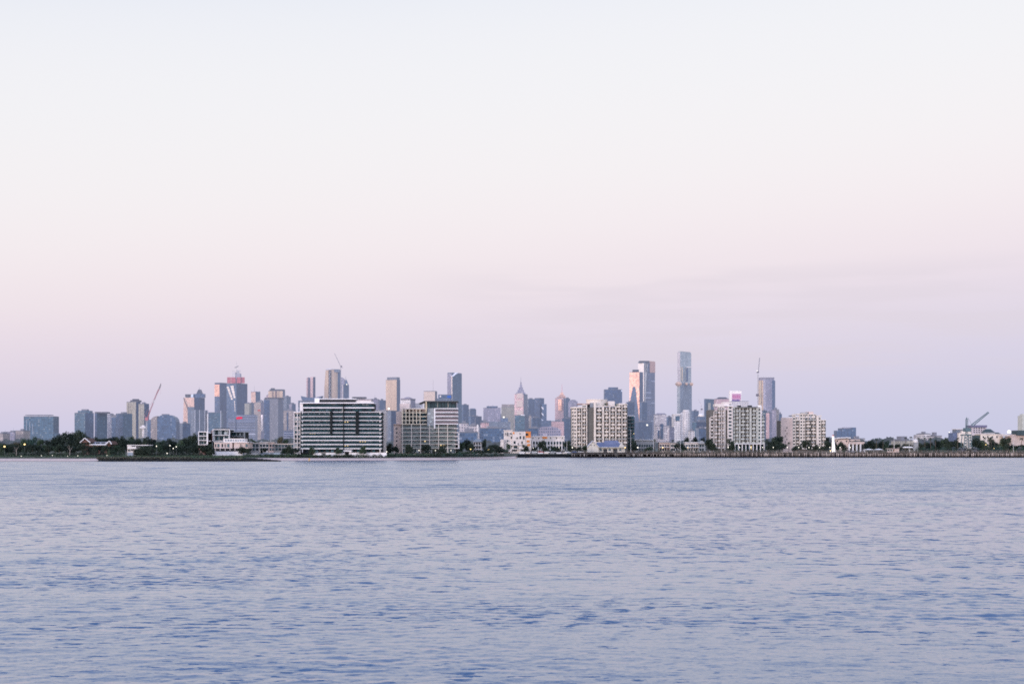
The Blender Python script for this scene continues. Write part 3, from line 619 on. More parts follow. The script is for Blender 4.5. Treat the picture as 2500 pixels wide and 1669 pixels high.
lattice(M(), P3(1851, 910, D - 8), P3(1854.5, 873, D - 8), 2, 16, .3).build('jib', plain('crane_grey', (.35, .33, .35), .6, D=D), e)
addbox(e, 'cab', 1848, 1853, 910, 906, D - 10, 4, plain('crane_dark', (.12, .1, .12), .6, D=D)); m = M(); m.ball(P3(1848.5, 905, D - 10), 1.6); m.build('cab_lamp', glow('lamp_white', (1, .95, .9), 1.4), e)
addbox(e, 'climbing_frame', 1846.5, 1852.5, 967, 961, D - 10, 6, plain('crane_dark', (.12, .1, .12), .6, D=D))
tower('teal strip block wedged right of the stepped white balcony block', 1858, 1861, 1873, 1003, 2700, 'pale', 'teal', name='apartment_block', cat='apartment block')
tower('rose lit narrow block below the round glass tower', 1870, 1878, 1885, 1008, 2600, 'pink', 'lav', name='apartment_block', cat='apartment block')
e, fp, z = tower('lavender white tower right of the rose lit narrow block', 1884, 1895, 1902, 1000, 2800, 'lav', 'tan')
e, fp, z = tower('blue tower with a white lamp near its foot, left of the rightmost cream block', 1900, 1903, 1909, 1011, 3100, 'blue', 'blue')
m = M(); m.ball(P3(1901, 1061, 1800), 1.1).ball(P3(1900.4, 1066, 1800), 1.2); tag(m.build('flood_lamp', glow('lamp_white2', (1, 1, .95), 2.2)), 'pair of white flood lamps above the trees left of the rightmost cream block', 'lamp')
# far right blue
D = 2600
e, fp, z = tower('blue block with unequal corner towers behind the arched pavilion', 2056, None, 2084, 1046, D, 'blue', name='office_block', cat='office block', plant=False)
addbox(e, 'wing', 2043, 2056, 1100, 1050.5, D + 3, 24, fac('blue', D)); addbox(e, 'corner_tower', 2080, 2090, 1100, 1043, D - 2, 20, fac('blue', D)); addbox(e, 'plant_room', 2060, 2076, 1046, 1042.5, D + 4, 14, plain('plant_pale', (.4, .4, .48), .7, D=D))
D = 1900
lows = [
 ('long pale mauve block on the horizon right of the small white tank', 2248, 2282, 1063, 'pale'),
 ('small cream low block with a white roof hut on the right hand horizon', 2256, 2272, 1060, 'white'),
 ('faint rose low block left of the green harbour crane', 2283, 2300, 1065, 'pale'),
 ('pale low villa behind trees right of the arched pavilion', 2088, 2112, 1072, 'white'),
 ('greenish low roofs left of the small white tank', 2198, 2229, 1076, 'olive'),
]
for k, (lb, a_, b_, y, mt) in enumerate(lows): tower(lb, a_, None, b_, y, D - k * 130, mt, name='low_building', cat='building')

for lb, a_, c_, b_, y, D_, m1, m2 in (('faint hazy tower in the gap right of the grid fronted block', 1214, 1219, 1229, 1012, 4700, 'steel', 'blue'), ('faint hazy block low behind the pale chimney cornered block', 1160, 1166, 1181, 1026, 4500, 'steel', 'blue'),
    ('faint mauve tower between the faceted dark tower and the rose spired tower', 1336, 1341, 1350, 1030, 4600, 'lav', 'steel'), ('faint hazy tower left of the tall cream balcony block', 1386, 1389, 1397, 1000, 4800, 'lav', 'steel'),
    ('faint blue block behind the orange cornered flats', 1236, 1242, 1256, 1040, 4300, 'blue', 'blue'), ('faint pale tower between the white twins and the white skyscraper', 1636, 1640, 1647, 1024, 4600, 'pale', 'lav'),
    ('faint hazy tower behind the boat shed pole at right', 1590, 1594, 1603, 1020, 4700, 'steel', 'blue')):
    tower(lb, a_, c_, b_, y, D_, m1, m2)
# ------------------------------------------------------------------ waterfront buildings
WHITE = lambda: plain('painted_white', (.82, .80, .80), .55)
OFFW = lambda: plain('render_offwhite', (.68, .62, .58), .65)
CREAMR = lambda: plain('render_cream', (.74, .665, .59), .65)
PEACHR = lambda: plain('render_peach', (.62, .50, .45), .65)
GREYC = lambda: plain('concrete_grey', (.34, .35, .36), .75)
DARKF = lambda: plain('frame_dark', (.035, .04, .045), .5)
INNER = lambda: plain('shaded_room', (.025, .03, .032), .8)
RAILG = lambda: plain('rail_glass', (.018, .048, .056), .3, .0)

def glassmat(name, col, rough=.12, metal=.08): return plain(name, col, rough, metal, var=.35, scale=.9)
PANES = [lambda: glassmat('pane_dark', (.010, .034, .044)), lambda: glassmat('pane_green', (.026, .088, .104)),
         lambda: glassmat('pane_mid', (.075, .15, .18)), lambda: plain('pane_curtain', (.40, .45, .46), .5),
         lambda: plain('pane_blind', (.24, .28, .28), .5), lambda: glow('pane_lit', (1.0, .72, .35), 1.1)]
WM = {}
def window(t, x, z, y, w, h, kind, fr='painted_white', split=2):
    """a glazed opening: frame, mullions and panes; copies share their mesh"""
    w = round(w, 1); h = round(h, 1); key = (w, h, kind, fr, split)
    if key not in WM:
        m = M(); b = .09
        m.box(0, w, -.06, .06, 0, b); m.box(0, w, -.06, .06, h - b, h); m.box(0, b, -.06, .06, b, h - b); m.box(w - b, w, -.06, .06, b, h - b)
        rr = random.Random(hash(kind) % 97 + int(w * 10))
        n = split; seg = (w - 2 * b) / n
        for k in range(n):
            x0 = b + seg * k
            if k: m.box(x0 - .04, x0 + .04, -.05, .05, b, h - b)
            mi = kind[k % len(kind)] + 1
            m.face([(x0, 0, b), (x0 + seg, 0, b), (x0 + seg, 0, h - b), (x0, 0, h - b)], mi)
        mats = [{'painted_white': WHITE, 'frame_dark': DARKF, 'cream': CREAMR}[fr]()] + [p() for p in PANES]
        WM[key] = m.mesh('window', mats)
    o = bpy.data.objects.new('window', WM[key]); C.objects.link(o); o.parent = t
    o.location = (x - t['_o'][0], y - t['_o'][1], z - t['_o'][2])
    return o
KINDS_ = [(0, 1), (1, 0, 2), (2, 1), (1, 3, 0), (1, 3, 1), (0, 0, 1), (1, 1, 4), (0, 1, 0), (3, 2, 1), (0, 0, 3), (1, 2, 0), (4, 2, 1)]

def near(name, label, cat, px, D, base=GZ): return thing(name, label, cat, (X(px, D), D, base))
def part_box(t, name, px0, px1, py0, py1, D, dep, mat, dz0=None):
    m = M(); m.box(X(px0, D), X(px1, D), D, D + dep, Z(py0, D) if dz0 is None else dz0, Z(py1, D)); return m.build(name, mat, t)

def balcony(t, px0, px1, py, D, out, th, mat, rail=True, railmat=None):
    """floor slab reaching `out` metres forward of D, with a glass rail above it"""
    x0, x1 = X(px0, D), X(px1, D); z = Z(py, D)
    m = M(); m.box(x0, x1, D - out, D, z - th / 2, z + th / 2, 0)
    if rail:
        m.box(x0 + .05, x1 - .05, D - out + .05, D - out + .09, z + th / 2 + .002, z + th / 2 + .95, 1)
        m.box(x0 + .03, x1 - .03, D - out + .03, D - out + .11, z + th / 2 + .952, z + th / 2 + 1.01, 2)
    return m.build('balcony', [mat, railmat or RAILG(), DARKF()], t)

# --- main white block
D = 690
t = near('apartment_building', 'long white apartment block with black vertical stripes and wrapped white balcony lines', 'apartment block', 835, D)
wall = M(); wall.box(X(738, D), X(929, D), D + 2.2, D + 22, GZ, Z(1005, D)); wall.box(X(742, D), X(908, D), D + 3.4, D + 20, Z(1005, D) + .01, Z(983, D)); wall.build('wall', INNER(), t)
ys = [1104, 1094.5, 1084.5, 1074.5, 1065, 1056, 1046, 1036.5, 1026, 1016, 1005.5]
bays = [(738, 754), (754, 769), (769, 787), (787, 805.5), (811.5, 824), (824, 838), (839, 853), (853, 868), (876, 893), (893, 911), (911, 926)]
rw = random.Random(3)
for r in range(1, len(ys)):
    if r == 10: break
    zb, zt = Z(ys[r], D) + .28, Z(ys[r + 1], D) - .28
    for c, (a, b) in enumerate(bays):
        k = KINDS_[rw.randrange(len(KINDS_))]
        if (r, c) in ((1, 6), (2, 8), (7, 6), (4, 1)): k = (5, 1)
        window(t, X(a, D) + .1, zb, D + 2.1, W(b - a, D) - .2, zt - zb, k, 'frame_dark', split=5 if b - a > 14.5 else 4)
for r in range(1, len(ys)):
    th = .44 if r <= 4 else .27
    o = balcony(t, 735.5 if r <= 4 else 736.5, 932.5, ys[r], D, 1.2, th, WHITE(), rail=(r < 10))
for a, b in ((805.8, 811.3), (868.2, 875.8)):
    part_box(t, 'dark_stripe', a, b, 1060, 1004, D - 1.7, 3.6, plain('stripe_black', (.010, .014, .016), .6))
part_box(t, 'dark_stripe', 837.8, 839.6, 1104, 984, D - 1.6, 3.2, plain('stripe_black', (.010, .014, .016), .6))
part_box(t, 'column', 926.4, 928.6, 1104, 1007, D - 1.1, 3.2, OFFW())
for k in (737.5,): part_box(t, 'column', k, k + 1.2, 1104, 1005, D - 1.1, 3.2, WHITE())
# set-back storeys
for (a, b, y0, y1) in ((742, 906, 1005, 995), (742, 906, 995, 984)):
    n = 10
    for c in range(n):
        x0 = a + (b - a) * c / n; window(t, X(x0, D) + .1, Z(y0, D) + .3, D + 3.3, W((b - a) / n, D) - .2, Z(y1, D) - Z(y0, D) - .6, KINDS_[rw.randrange(len(KINDS_))], 'frame_dark', split=2)
balcony(t, 740, 914, 995, D, .8, .5, WHITE(), rail=True)
m = M(); m.box(X(733, D), X(913, D), D - .5, D + 12, Z(984.5, D), Z(982, D)); m.build('roof_slab', WHITE(), t)
part_box(t, 'white_screen', 732, 739.5, 1005, 983.5, D + 1.5, 9, WHITE())
part_box(t, 'white_screen', 768, 779.5, 981.9, 971.5, D + 4, 8, WHITE())
part_box(t, 'penthouse', 779.6, 868, 981.8, 974.5, D + 4.4, 10, DARKF())
part_box(t, 'roof_cap', 779.6, 870, 974.4, 972.8, D + 3.6, 12, WHITE())
part_box(t, 'penthouse', 868.2, 906, 981.8, 977, D + 5, 9, OFFW())
for k in range(9): part_box(t, 'roof_vent', 786 + k * 9, 788.5 + k * 9, 972.7, 971.4 - (k % 3) * .6, D + 7, 2, GREYC())
# left wing
wl_ = M(); wl_.box(X(717, D), X(733, D), D + 1.5, D + 16, GZ, Z(1005, D)); wl_.build('wall', OFFW(), t)
part_box(t, 'dark_stripe', 733, 737, 1100, 1003, D + .6, 2.2, DARKF())
for r in range(9):
    y0, y1 = 1100 - r * 10.4, 1092.5 - r * 10.4
    for (a, b) in ((718.8, 724.6), (726.6, 732.4)):
        k = rw.choice([(0, 0), (0, 1), (3, 4), (1, 0)])
        window(t, X(a, D), Z(y0, D), D + 1.4, W(b - a, D), Z(y1, D) - Z(y0, D), k, 'frame_dark', 2)
for k in (717, 725, 732.2): part_box(t, 'pier', k, k + 1.1, 1104, 1005, D + .8, .6, WHITE())
part_box(t, 'roof_cap', 716.5, 734, 1006.3, 1004.6, D + .3, 15, WHITE())
# right terrace & stepped end
part_box(t, 'terrace_wall', 905, 938, 1010, 1000.5, D + 14, 8, OFFW()); part_box(t, 'rear_wing', 929.5, 939, 1104, 1008, D + 16, 10, OFFW())
for r in range(9): part_box(t, 'rear_balcony', 928.8, 934.5, 1094.5 - r * 10, 1092.8 - r * 10, D + 12, 3, WHITE())
part_box(t, 'ground_floor', 737, 925, 1107, 1096.5, D + 1.8, .3, DARKF())
for k in range(14):
    a = 745 + k * 12.6; part_box(t, 'shopfront', a, a + 7, 1104.5, 1098, D + 1.5, .2, PANES[k % 3]())
# garden wall & entrance (own things)
D = 678
t = near('garden_wall', 'low white garden wall along the foot of the long white apartment block', 'wall', 850, D)
part_box(t, 'wall', 765, 840, 1111, 1104.8, D, .5, WHITE(), dz0=1.5); part_box(t, 'wall', 858, 944, 1112, 1104.6, D, .5, WHITE(), dz0=1.5)
part_box(t, 'coping', 764.6, 839.9, 1104.7, 1104.1, D - .1, .7, OFFW()); part_box(t, 'coping', 858.1, 944.4, 1104.5, 1103.9, D - .1, .7, OFFW())
t = near('entrance_pavilion', 'small white entrance pavilion in the garden wall of the long white block', 'pavilion', 849, D)
part_box(t, 'roof', 838.5, 857.8, 1101.6, 1098.4, D - 1, 5, WHITE()); part_box(t, 'wall', 852, 857, 1110, 1101.7, D, 3, WHITE()); part_box(t, 'wall', 840.2, 842, 1110, 1101.7, D, 3, WHITE())
part_box(t, 'doorway', 842.1, 851.9, 1110, 1101.8, D + 1.5, .3, DARKF())

# --- left houses
def framed_house(label, px0, px1, ytop, ybot, D, nf, nb, roofdark=True, frame=WHITE):
    t = near('apartment_building', label, 'apartment block', (px0 + px1) / 2, D)
    part_box(t, 'wall', px0 + .5, px1 - .5, ybot, ytop + 1, D + 1.5, 12, INNER(), dz0=GZ)
    hh = (ybot - ytop) / nf
    for r in range(nf):
        y0, y1 = ybot - r * hh, ybot - (r + 1) * hh
        part_box(t, 'balcony', px0, px1, y0 + .6, y0 - .9, D - .3, 1.7, frame())
        bw = (px1 - px0 - 2) / nb
        for c in range(nb):
            window(t, X(px0 + 1.2 + c * bw, D), Z(y0, D) + .3, D + 1.3, W(bw, D) - .1, W(hh, D) - .75, rw.choice([(0, 1), (0, 0), (3, 0), (1, 4), (0, 3)]), 'frame_dark', 2)
    part_box(t, 'roof_slab', px0 - .3, px1 + .3, ytop + .9, ytop - .8, D - .4, 13, frame())
    for k in (px0, px1 - 1.2): part_box(t, 'column', k, k + 1.2, ybot, ytop + .95, D - .35, 1.9, frame())
    if roofdark: part_box(t, 'roof_plant', px0 + 4, px1 - 5, ytop - .9, ytop - 3.2, D + 3, 6, DARKF())
    return t
t = framed_house('three storey white framed flats at the left edge of the low waterfront houses', 484, 506, 1053.5, 1085, 700, 3, 3, False)
part_box(t, 'bridge', 506.4, 513.5, 1057, 1055, 702, 4, WHITE()); part_box(t, 'bridge', 506.4, 513.5, 1077, 1075, 702, 4, WHITE())
part_box(t, 'tall_fin', 506, 507.3, 1084, 1010, 699, .8, WHITE())
part_box(t, 'base_wall', 485, 500, 1091, 1086, 699, 2, plain('brick_red', (.25, .14, .12), .8), dz0=GZ)
t = framed_house('white framed penthouse building with a big open upper balcony and dark roof', 519, 560, 1048, 1076, 704, 2, 5)
part_box(t, 'side_wall', 516.4, 518.9, 1078, 1050, 706, 8, plain('brick_red', (.25, .14, .12), .8)); part_box(t, 'pale_pane', 547, 553, 1060, 1055, 703.4, .3, PANES[3]())
t = framed_house('set back grey balcony building between the framed penthouse and the blue slab tower', 561, 597, 1054, 1075, 712, 2, 4, False, frame=GREYC)
D = 690
t = near('house', 'two storey pale pink beach house with small windows above a long white podium', 'house', 565, D)
part_box(t, 'wall', 523, 567, 1094, 1080, D, 12, PEACHR(), dz0=Z(1094, D)); part_box(t, 'wall', 571, 606, 1094, 1079, D + .5, 12, PEACHR(), dz0=Z(1094, D))
part_box(t, 'recess', 567.1, 570.9, 1094, 1080, D + 3, 5, DARKF()); part_box(t, 'roof', 522, 607.5, 1079.9, 1078.8, D - .3, 13, WHITE())
for a, b in ((525, 527.5), (530, 535.5), (541, 544.5), (548.6, 550.6), (554, 560), (587, 588.6), (599, 604)):
    window(t, X(a, D), Z(1091, D), D - .08, W(b - a, D), W(8, D), (0, 0) if b - a < 4 else (4, 2), 'frame_dark', 1 if b - a < 3 else 2)
part_box(t, 'upper_storey', 545, 597, 1078.7, 1070, D + 3, 8, OFFW()); 
for k in range(8): window(t, X(546.5 + k * 6.2, D), Z(1077.5, D), D + 2.9, W(4.6, D), W(6, D), rw.choice([(1, 1), (2, 3), (0, 4)]), 'painted_white', 2)
part_box(t, 'ground_floor', 524, 590, 1100, 1094.1, D + 1.5, 9, DARKF(), dz0=GZ)
for k in range(6): part_box(t, 'post', 525 + k * 12, 526 + k * 12, 1100, 1094.2, D + .2, .4, OFFW())
m = M(); m.prism([(X(519, D - 5), D - 5), (X(592, D - 5), D - 5), (X(586, D), D), (X(524, D), D)], 1.4, Z(1101.5, D - 5), 0, top=0); m.build('podium', WHITE(), t)
D = 705
for k, (lb, a, b, y, mt) in enumerate((
    ('grey two storey townhouse nearest the pale pink beach house', 608, 632, 1082, GREYC), ('townhouse with a pale front bay, second from the pale pink beach house', 633, 655, 1080, OFFW),
    ('pinkish townhouse tower in the middle of the grey terrace', 656, 668, 1079, PEACHR), ('wide dark glazed townhouse with a flat white roof line', 669, 716, 1084, GREYC))):
    t = near('townhouse', lb, 'townhouse', (a + b) / 2, D + k)
    part_box(t, 'wall', a, b, 1100, y, D + k, 10, mt(), dz0=GZ); part_box(t, 'roof', a - .5, b + .5, y - .1, y - 1.6, D + k - .5, 11, OFFW() if k != 2 else GREYC())
    n = max(2, int((b - a) / 7)); bw = (b - a) / n
    for r in range(2):
        for c in range(n): window(t, X(a + c * bw + 1, D), Z(1099 - r * 9 if y < 1083 else 1099 - r * 8, D), D + k - .1, W(bw - 2, D), W(6, D), rw.choice([(0, 1), (1, 2), (0, 0)]), 'frame_dark', 2)
    part_box(t, 'chimney', a + 4, a + 6, y - 1.6, y - 5, D + k + 3, 1.2, GREYC())
t = near('low_wall', 'low pale blue wall in front of the grey townhouses', 'wall', 640, 688)
part_box(t, 'wall', 592, 636, 1109, 1105.5, 686, .5, GREYC(), dz0=1.2); part_box(t, 'wall', 637, 716, 1108, 1104.5, 687, .5, plain('wall_blue', (.3, .36, .42), .7), dz0=1.2)
# gabled house in trees
D = 760
t = near('gabled_house', 'brown gabled house with white roof edges showing above the left trees', 'house', 235, D)
BR = plain('tile_brown', (.13, .075, .065), .8); WT = WHITE()
def gable(px0, pxm, px1, yb, yt, D0, dep):
    m = M(); pts = [(X(px0, D0), Z(yb, D0)), (X(pxm, D0), Z(yt, D0)), (X(px1, D0), Z(yb, D0))]
    for i in (0, 1):
        a_, b_ = pts[i], pts[i + 1]
        m.face([(a_[0], D0 - .5, a_[1]), (b_[0], D0 - .5, b_[1]), (b_[0], D0 + dep, b_[1]), (a_[0], D0 + dep, a_[1])][::-1], 0)
        dx, dz = b_[0] - a_[0], b_[1] - a_[1]; m.tube((a_[0], D0 - .55, a_[1]), (b_[0], D0 - .55, b_[1]), .28, n=4, mi=1)
    m.face([(p[0], D0, p[1]) for p in pts][::-1], 0)
    return m
gable(196, 208, 221, 1080, 1069, D - 3, 14).build('gable', [BR, WT], t)
gable(259, 268, 273, 1084, 1076, D - 3, 12).build('gable', [BR, WT], t)
part_box(t, 'wall', 200, 270, 1100, 1084, D, 10, BR, dz0=GZ)
m = M(); m.face([(X(219, D), D, Z(1085, D)), (X(262, D), D, Z(1085, D)), (X(262, D), D + 5, Z(1078, D)), (X(215, D), D + 5, Z(1078, D))]); m.build('roof', plain('roof_pale', (.42, .40, .42), .7), t)
for k in range(3): part_box(t, 'clerestory', 221 + k * 13, 231 + k * 13, 1082.5, 1079.5, D - .5, .3, DARKF())
m = M(); m.tube((X(219, D), D - .6, Z(1085.3, D)), (X(260, D), D - .6, Z(1085.3, D)), .35, n=4); m.build('gutter', WT, t)
# modern white house in trees
D = 665
t = near('beach_kiosk', 'small white two level flat roofed building half hidden in the left trees', 'building', 320, D)
part_box(t, 'wall', 311, 325, 1114, 1087, D, 7, OFFW(), dz0=1.8); part_box(t, 'upper_storey', 311, 332, 1095, 1088, D - .5, 8, WHITE()); part_box(t, 'roof', 310, 362, 1087, 1085.4, D - 1, 9, WHITE())
window(t, X(322, D), Z(1089.6, D) , D - .6, W(9, D), W(2.8, D) , (0, 0), 'frame_dark', 2)
window(t, X(313, D), Z(1101, D), D - .1, W(5, D), W(4, D), (0, 2), 'frame_dark', 2); window(t, X(320, D), Z(1100, D), D - .1, W(4, D), W(4, D), (0, 0), 'frame_dark', 2)
part_box(t, 'ground_floor', 311.5, 324, 1114, 1104, D - .4, 1, plain('wall_blue', (.3, .36, .42), .7), dz0=1.8)

# --- beige balcony block (apt 2)
D = 720
t = near('apartment_building', 'beige balcony block with a glass penthouse under a wide flying roof', 'apartment block', 1040, D)
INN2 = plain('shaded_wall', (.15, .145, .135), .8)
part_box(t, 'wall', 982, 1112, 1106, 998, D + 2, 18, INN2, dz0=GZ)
part_box(t, 'side_wall', 961, 981.8, 1106, 1036, D + 3, 14, PEACHR(), dz0=GZ); part_box(t, 'side_wall', 967, 981.8, 1035.9, 1004, D + 4, 12, PEACHR())
part_box(t, 'roof_slab', 960, 982.5, 1035.8, 1034.4, D + 2, 15, PEACHR()); part_box(t, 'upper_side', 976, 1000, 1003.9, 985, D + 7, 9, plain('render_blush', (.68, .58, .55), .65))
for r in range(6): window(t, X(966, D), Z(1098 - r * 10, D), D + 2.9, W(3, D), W(4.5, D), (0, 0), 'frame_dark', 1)
ys2 = [1106, 1093.5, 1083.5, 1074, 1064.5, 1055, 1045, 1035, 1026, 1016.5, 1007, 997.5]
for r in range(1, 7):   # lower glassy storeys
    balcony(t, 980, 1112, ys2[r], D, .9, .26, plain('slab_grey', (.60, .56, .50), .7), railmat=plain('rail_green_grey', (.14, .17, .16), .4))
for r in range(0, 6):
    zb, zt = Z(ys2[r], D) + .2, Z(ys2[r + 1], D) - .2
    for c in range(10):
        a = 983 + c * 13.0
        if c in (3, 6) : continue
        window(t, X(a, D), zb, D + 1.9, W(11.4, D), zt - zb, (5, 0) if (r, c) in ((1, 7), (2, 4)) else rw.choice([(2, 1, 4), (1, 3, 2), (4, 2, 0), (2, 3), (0, 2, 1), (3, 4, 1)]), 'painted_white' if c % 2 else 'cream', 3)
for c, a in ((3, 1006), (3, 1018), (6, 1055), (6, 1060)):
    for r in range(6): part_box(t, 'pale_panel', a - 2 + (r % 2) * 4, a + 5 + (r % 2) * 4, ys2[r] - 1.2, ys2[r + 1] + 2.5, D + .9, .4, plain('panel_pale', (.5, .55, .55), .5))
for k in (982, 1004, 1026, 1048, 1070, 1092): part_box(t, 'column', k, k + 1.3, 1106, 1036, D - 1.05, 1.6, CREAMR())
for r in range(6): part_box(t, 'side_balcony', 1108, 1119, ys2[r + 1] + 1.2, ys2[r + 1] - .8, D - 1.2, 6, OFFW())
part_box(t, 'white_pier', 1118.2, 1121, 1095, 1056, D + 2, 6, WHITE())
for r in range(7, 11):   # cream framed left half
    zb, zt = Z(ys2[r], D) + .2, Z(ys2[r + 1], D) - .2
    balcony(t, 980, 1042, ys2[r], D, .9, .35, plain('render_palegold', (.76, .66, .50), .65), rail=False)
    for c in range(5):
        a = 985 + c * 11.2
        window(t, X(a, D), zb, D + 1.9, W(9.6, D), zt - zb, rw.choice([(0, 0), (1, 0), (4, 0)]), 'frame_dark', 2)
        if r == 10: part_box(t, 'roof_panel', a, a + 9, 1004, 999, D + 1.2, .3, PEACHR())
for k in range(6): part_box(t, 'column', 999.5 + k * 8.6 - 18, 1001.2 + k * 8.6 - 18, 1035, 997, D - 1.0, 1.6, plain('render_palegold', (.76, .66, .50), .65))
part_box(t, 'roof_slab', 989, 1042, 998.2, 996.2, D - 1.2, 18, CREAMR()); part_box(t, 'gold_fin', 1039, 1041.6, 1005, 979.5, D - 1.3, 1.2, plain('render_gold', (.66, .54, .36), .6))
for r in range(7, 12):   # white framed right half
    balcony(t, 1061, 1119, ys2[r] - .3, D, 1.3, .42, WHITE(), rail=(r < 11), railmat=plain('rail_mauve', (.22, .18, .19), .4))
    if r < 11:
        zb, zt = Z(ys2[r], D) + .3, Z(ys2[r + 1], D) - .3
        for c in range(5): window(t, X(1063 + c * 11, D), zb, D + 1.9, W(10.6, D), zt - zb, rw.choice([(0, 0), (1, 0), (0, 2), (0, 3)]), 'frame_dark', 4)
part_box(t, 'white_pier', 1059.5, 1062.6, 1046, 996.5, D - 1.4, 2, WHITE())
part_box(t, 'stair_core', 1043, 1059, 1106, 996, D + .6, 1.2, plain('panel_grey', (.33, .36, .38), .5))
for r in range(10): part_box(t, 'pale_panel', 1045 + (r % 3) * 4, 1051 + (r % 3) * 4, 1100 - r * 9.8, 1095 - r * 9.8, D + .3, .25, plain('panel_pale', (.5, .55, .55), .5))
pen = M(); pen.box(X(1036, D), X(1114, D), D + 2.6, D + 15, Z(996, D) + .02, Z(980.5, D)); pen.build('penthouse', glassmat('pane_penthouse', (.05, .09, .10)), t)
for k in range(9): part_box(t, 'mullion', 1042 + k * 8.6, 1042.7 + k * 8.6, 996, 980.6, D + 2.3, .25, DARKF() if k % 3 else CREAMR())
m = M(); zt = Z(978.3, D); ze = Z(984.3, D)
m.face([(X(1022, D), D - 1, ze), (X(1036, D), D - 1, zt), (X(1036, D), D + 16, zt), (X(1022, D), D + 16, ze)][::-1]); m.face([(X(1022, D), D - 1, ze - .25), (X(1036, D), D - 1, zt - .25), (X(1036, D), D + 16, zt - .25), (X(1022, D), D + 16, ze - .25)])
m.face([(X(1022, D), D - 1, ze - .25), (X(1036, D), D - 1, zt - .25), (X(1036, D), D - 1, zt), (X(1022, D), D - 1, ze)])
m.box(X(1036, D), X(1117.5, D), D - 1, D + 16, zt - .45, zt); m.build('flying_roof', plain('roof_dark', (.10, .11, .11), .6), t)
part_box(t, 'bracket', 1103, 1114, 985, 979.8, D - .3, 1, DARKF())
part_box(t, 'garden_wall', 984, 1050, 1112, 1107, D - 18, .5, OFFW(), dz0=1.8); 

# --- cream blocks on the right
def cream_block(label, px0, px1, ytop, ybot, D, nf, cols, wallm, parts=()):
    """cols: list of (px0, px1, kind); kind b = balcony bay, w = punched window bay, p = blank pier"""
    t = near('apartment_building', label, 'apartment block', (px0 + px1) / 2, D, GZ)
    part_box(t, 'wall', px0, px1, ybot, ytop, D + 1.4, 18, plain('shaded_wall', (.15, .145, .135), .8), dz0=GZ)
    hh = (ybot - ytop) / nf; nwin = 0; nb_ = 0
    for (a, b, kd, yt, dd) in cols:
        rows = int(round((ybot - yt) / hh))
        if kd == 'p': part_box(t, 'pier', a, b, ybot, yt, D + dd, 3, wallm(), dz0=GZ); continue
        for r in range(rows):
            y0 = ybot - r * hh; zb = Z(y0, D)
            if kd == 'b':
                m = M(); x0, x1 = X(a, D), X(b, D)
                xa, xb = (x0 + (x1 - x0) * .18, x1 - (x1 - x0) * .10) if (r + int(a / 9)) % 2 else (x0 + .1, x1 - (x1 - x0) * .22)
                m.box(x0, x1, D + dd - .5, D + dd + 1.4, zb - .10, zb + .10, 1); m.box(xa, xb, D + dd - 1.4, D + dd - .501, zb - .12, zb + .16, 0); m.box(xa + .05, xb - .05, D + dd - 1.35, D + dd - 1.25, zb + .17, zb + .95, 0 if (r * 7 + int(a)) % 5 < 3 else 1)
                xm = x0 + (x1 - x0) * .46; m.box(xm, xm + .5, D + dd - .2, D + dd + 1.1, zb + .101, zb + W(hh, D) - .11, 0)
                m.build('balcony', [wallm(), plain('rail_grey', (.26, .275, .275), .5)], t); nb_ += 1
                window(t, X(a, D) + .15, zb + .3, D + dd + 1.2, W(b - a, D) - .3, W(hh, D) - .65, rw.choice([(2, 1), (4, 2), (1, 2), (0, 4), (1, 3), (2, 4), (0, 2), (3, 2)]), 'cream', 3 if b - a > 8 else 2)
            else:
                z0, z1 = zb, zb + W(hh, D)
                m = M(); x0, x1 = X(a, D), X(b, D); y_ = D + dd
                wz0, wz1 = z0 + W(hh, D) * .32, z0 + W(hh, D) * .84; wx0, wx1 = x0 + (x1 - x0) * .22, x1 - (x1 - x0) * .22
                m.box(x0, x1, y_, y_ + 1.5, z0 + .002, wz0, 0); m.box(x0, x1, y_, y_ + 1.5, wz1, z1, 0); m.box(x0, wx0, y_, y_ + 1.5, wz0 + .002, wz1 - .002, 0); m.box(wx1, x1, y_, y_ + 1.5, wz0 + .002, wz1 - .002, 0)
                m.build('wall_bay', wallm(), t)
                window(t, wx0, wz0, y_ + .5, wx1 - wx0, wz1 - wz0, rw.choice([(0, 0), (0, 1), (4, 0), (1, 1)]), 'frame_dark', 2)
        part_box(t, 'parapet', a - .2, b + .2, yt + .1, yt - 1.6, D + dd - .3, 4, wallm())
    return t
D = 930
c3 = [(1396, 1401, 'w', 996, .6), (1401.2, 1407, 'w', 994, 0), (1407.2, 1409, 'p', 994, -.2), (1409.2, 1419, 'b', 994, .8), (1419.2, 1421.4, 'p', 992, .1), (1421.6, 1431, 'b', 989, .8), (1431.2, 1433.4, 'p', 987, 0),
      (1450, 1455, 'p', 982, -.2), (1455.2, 1470, 'b', 992, .6), (1470.2, 1474.6, 'p', 991, .3), (1474.8, 1486.8, 'b', 992, .6), (1487, 1490, 'p', 991, .3), (1490.2, 1501.8, 'b', 992, .6), (1502, 1505, 'p', 991, .3),
      (1505.2, 1517.4, 'b', 988, .6), (1517.6, 1519.6, 'p', 987, .2), (1519.8, 1532, 'b', 988, 1.2)]
t = cream_block('tall cream balcony block with a white rounded penthouse, behind the white boat shed', 1396, 1532, 994, 1090, D, 11, c3, CREAMR)
part_box(t, 'recess', 1433.6, 1440, 1100, 988, D + 3, 4, DARKF(), dz0=GZ); part_box(t, 'recess_wall', 1440.2, 1449.8, 1100, 983, D + 2, 4, plain('wall_shade', (.25, .28, .32), .7), dz0=GZ)  # shade of the recess put into dark and blue-grey walls
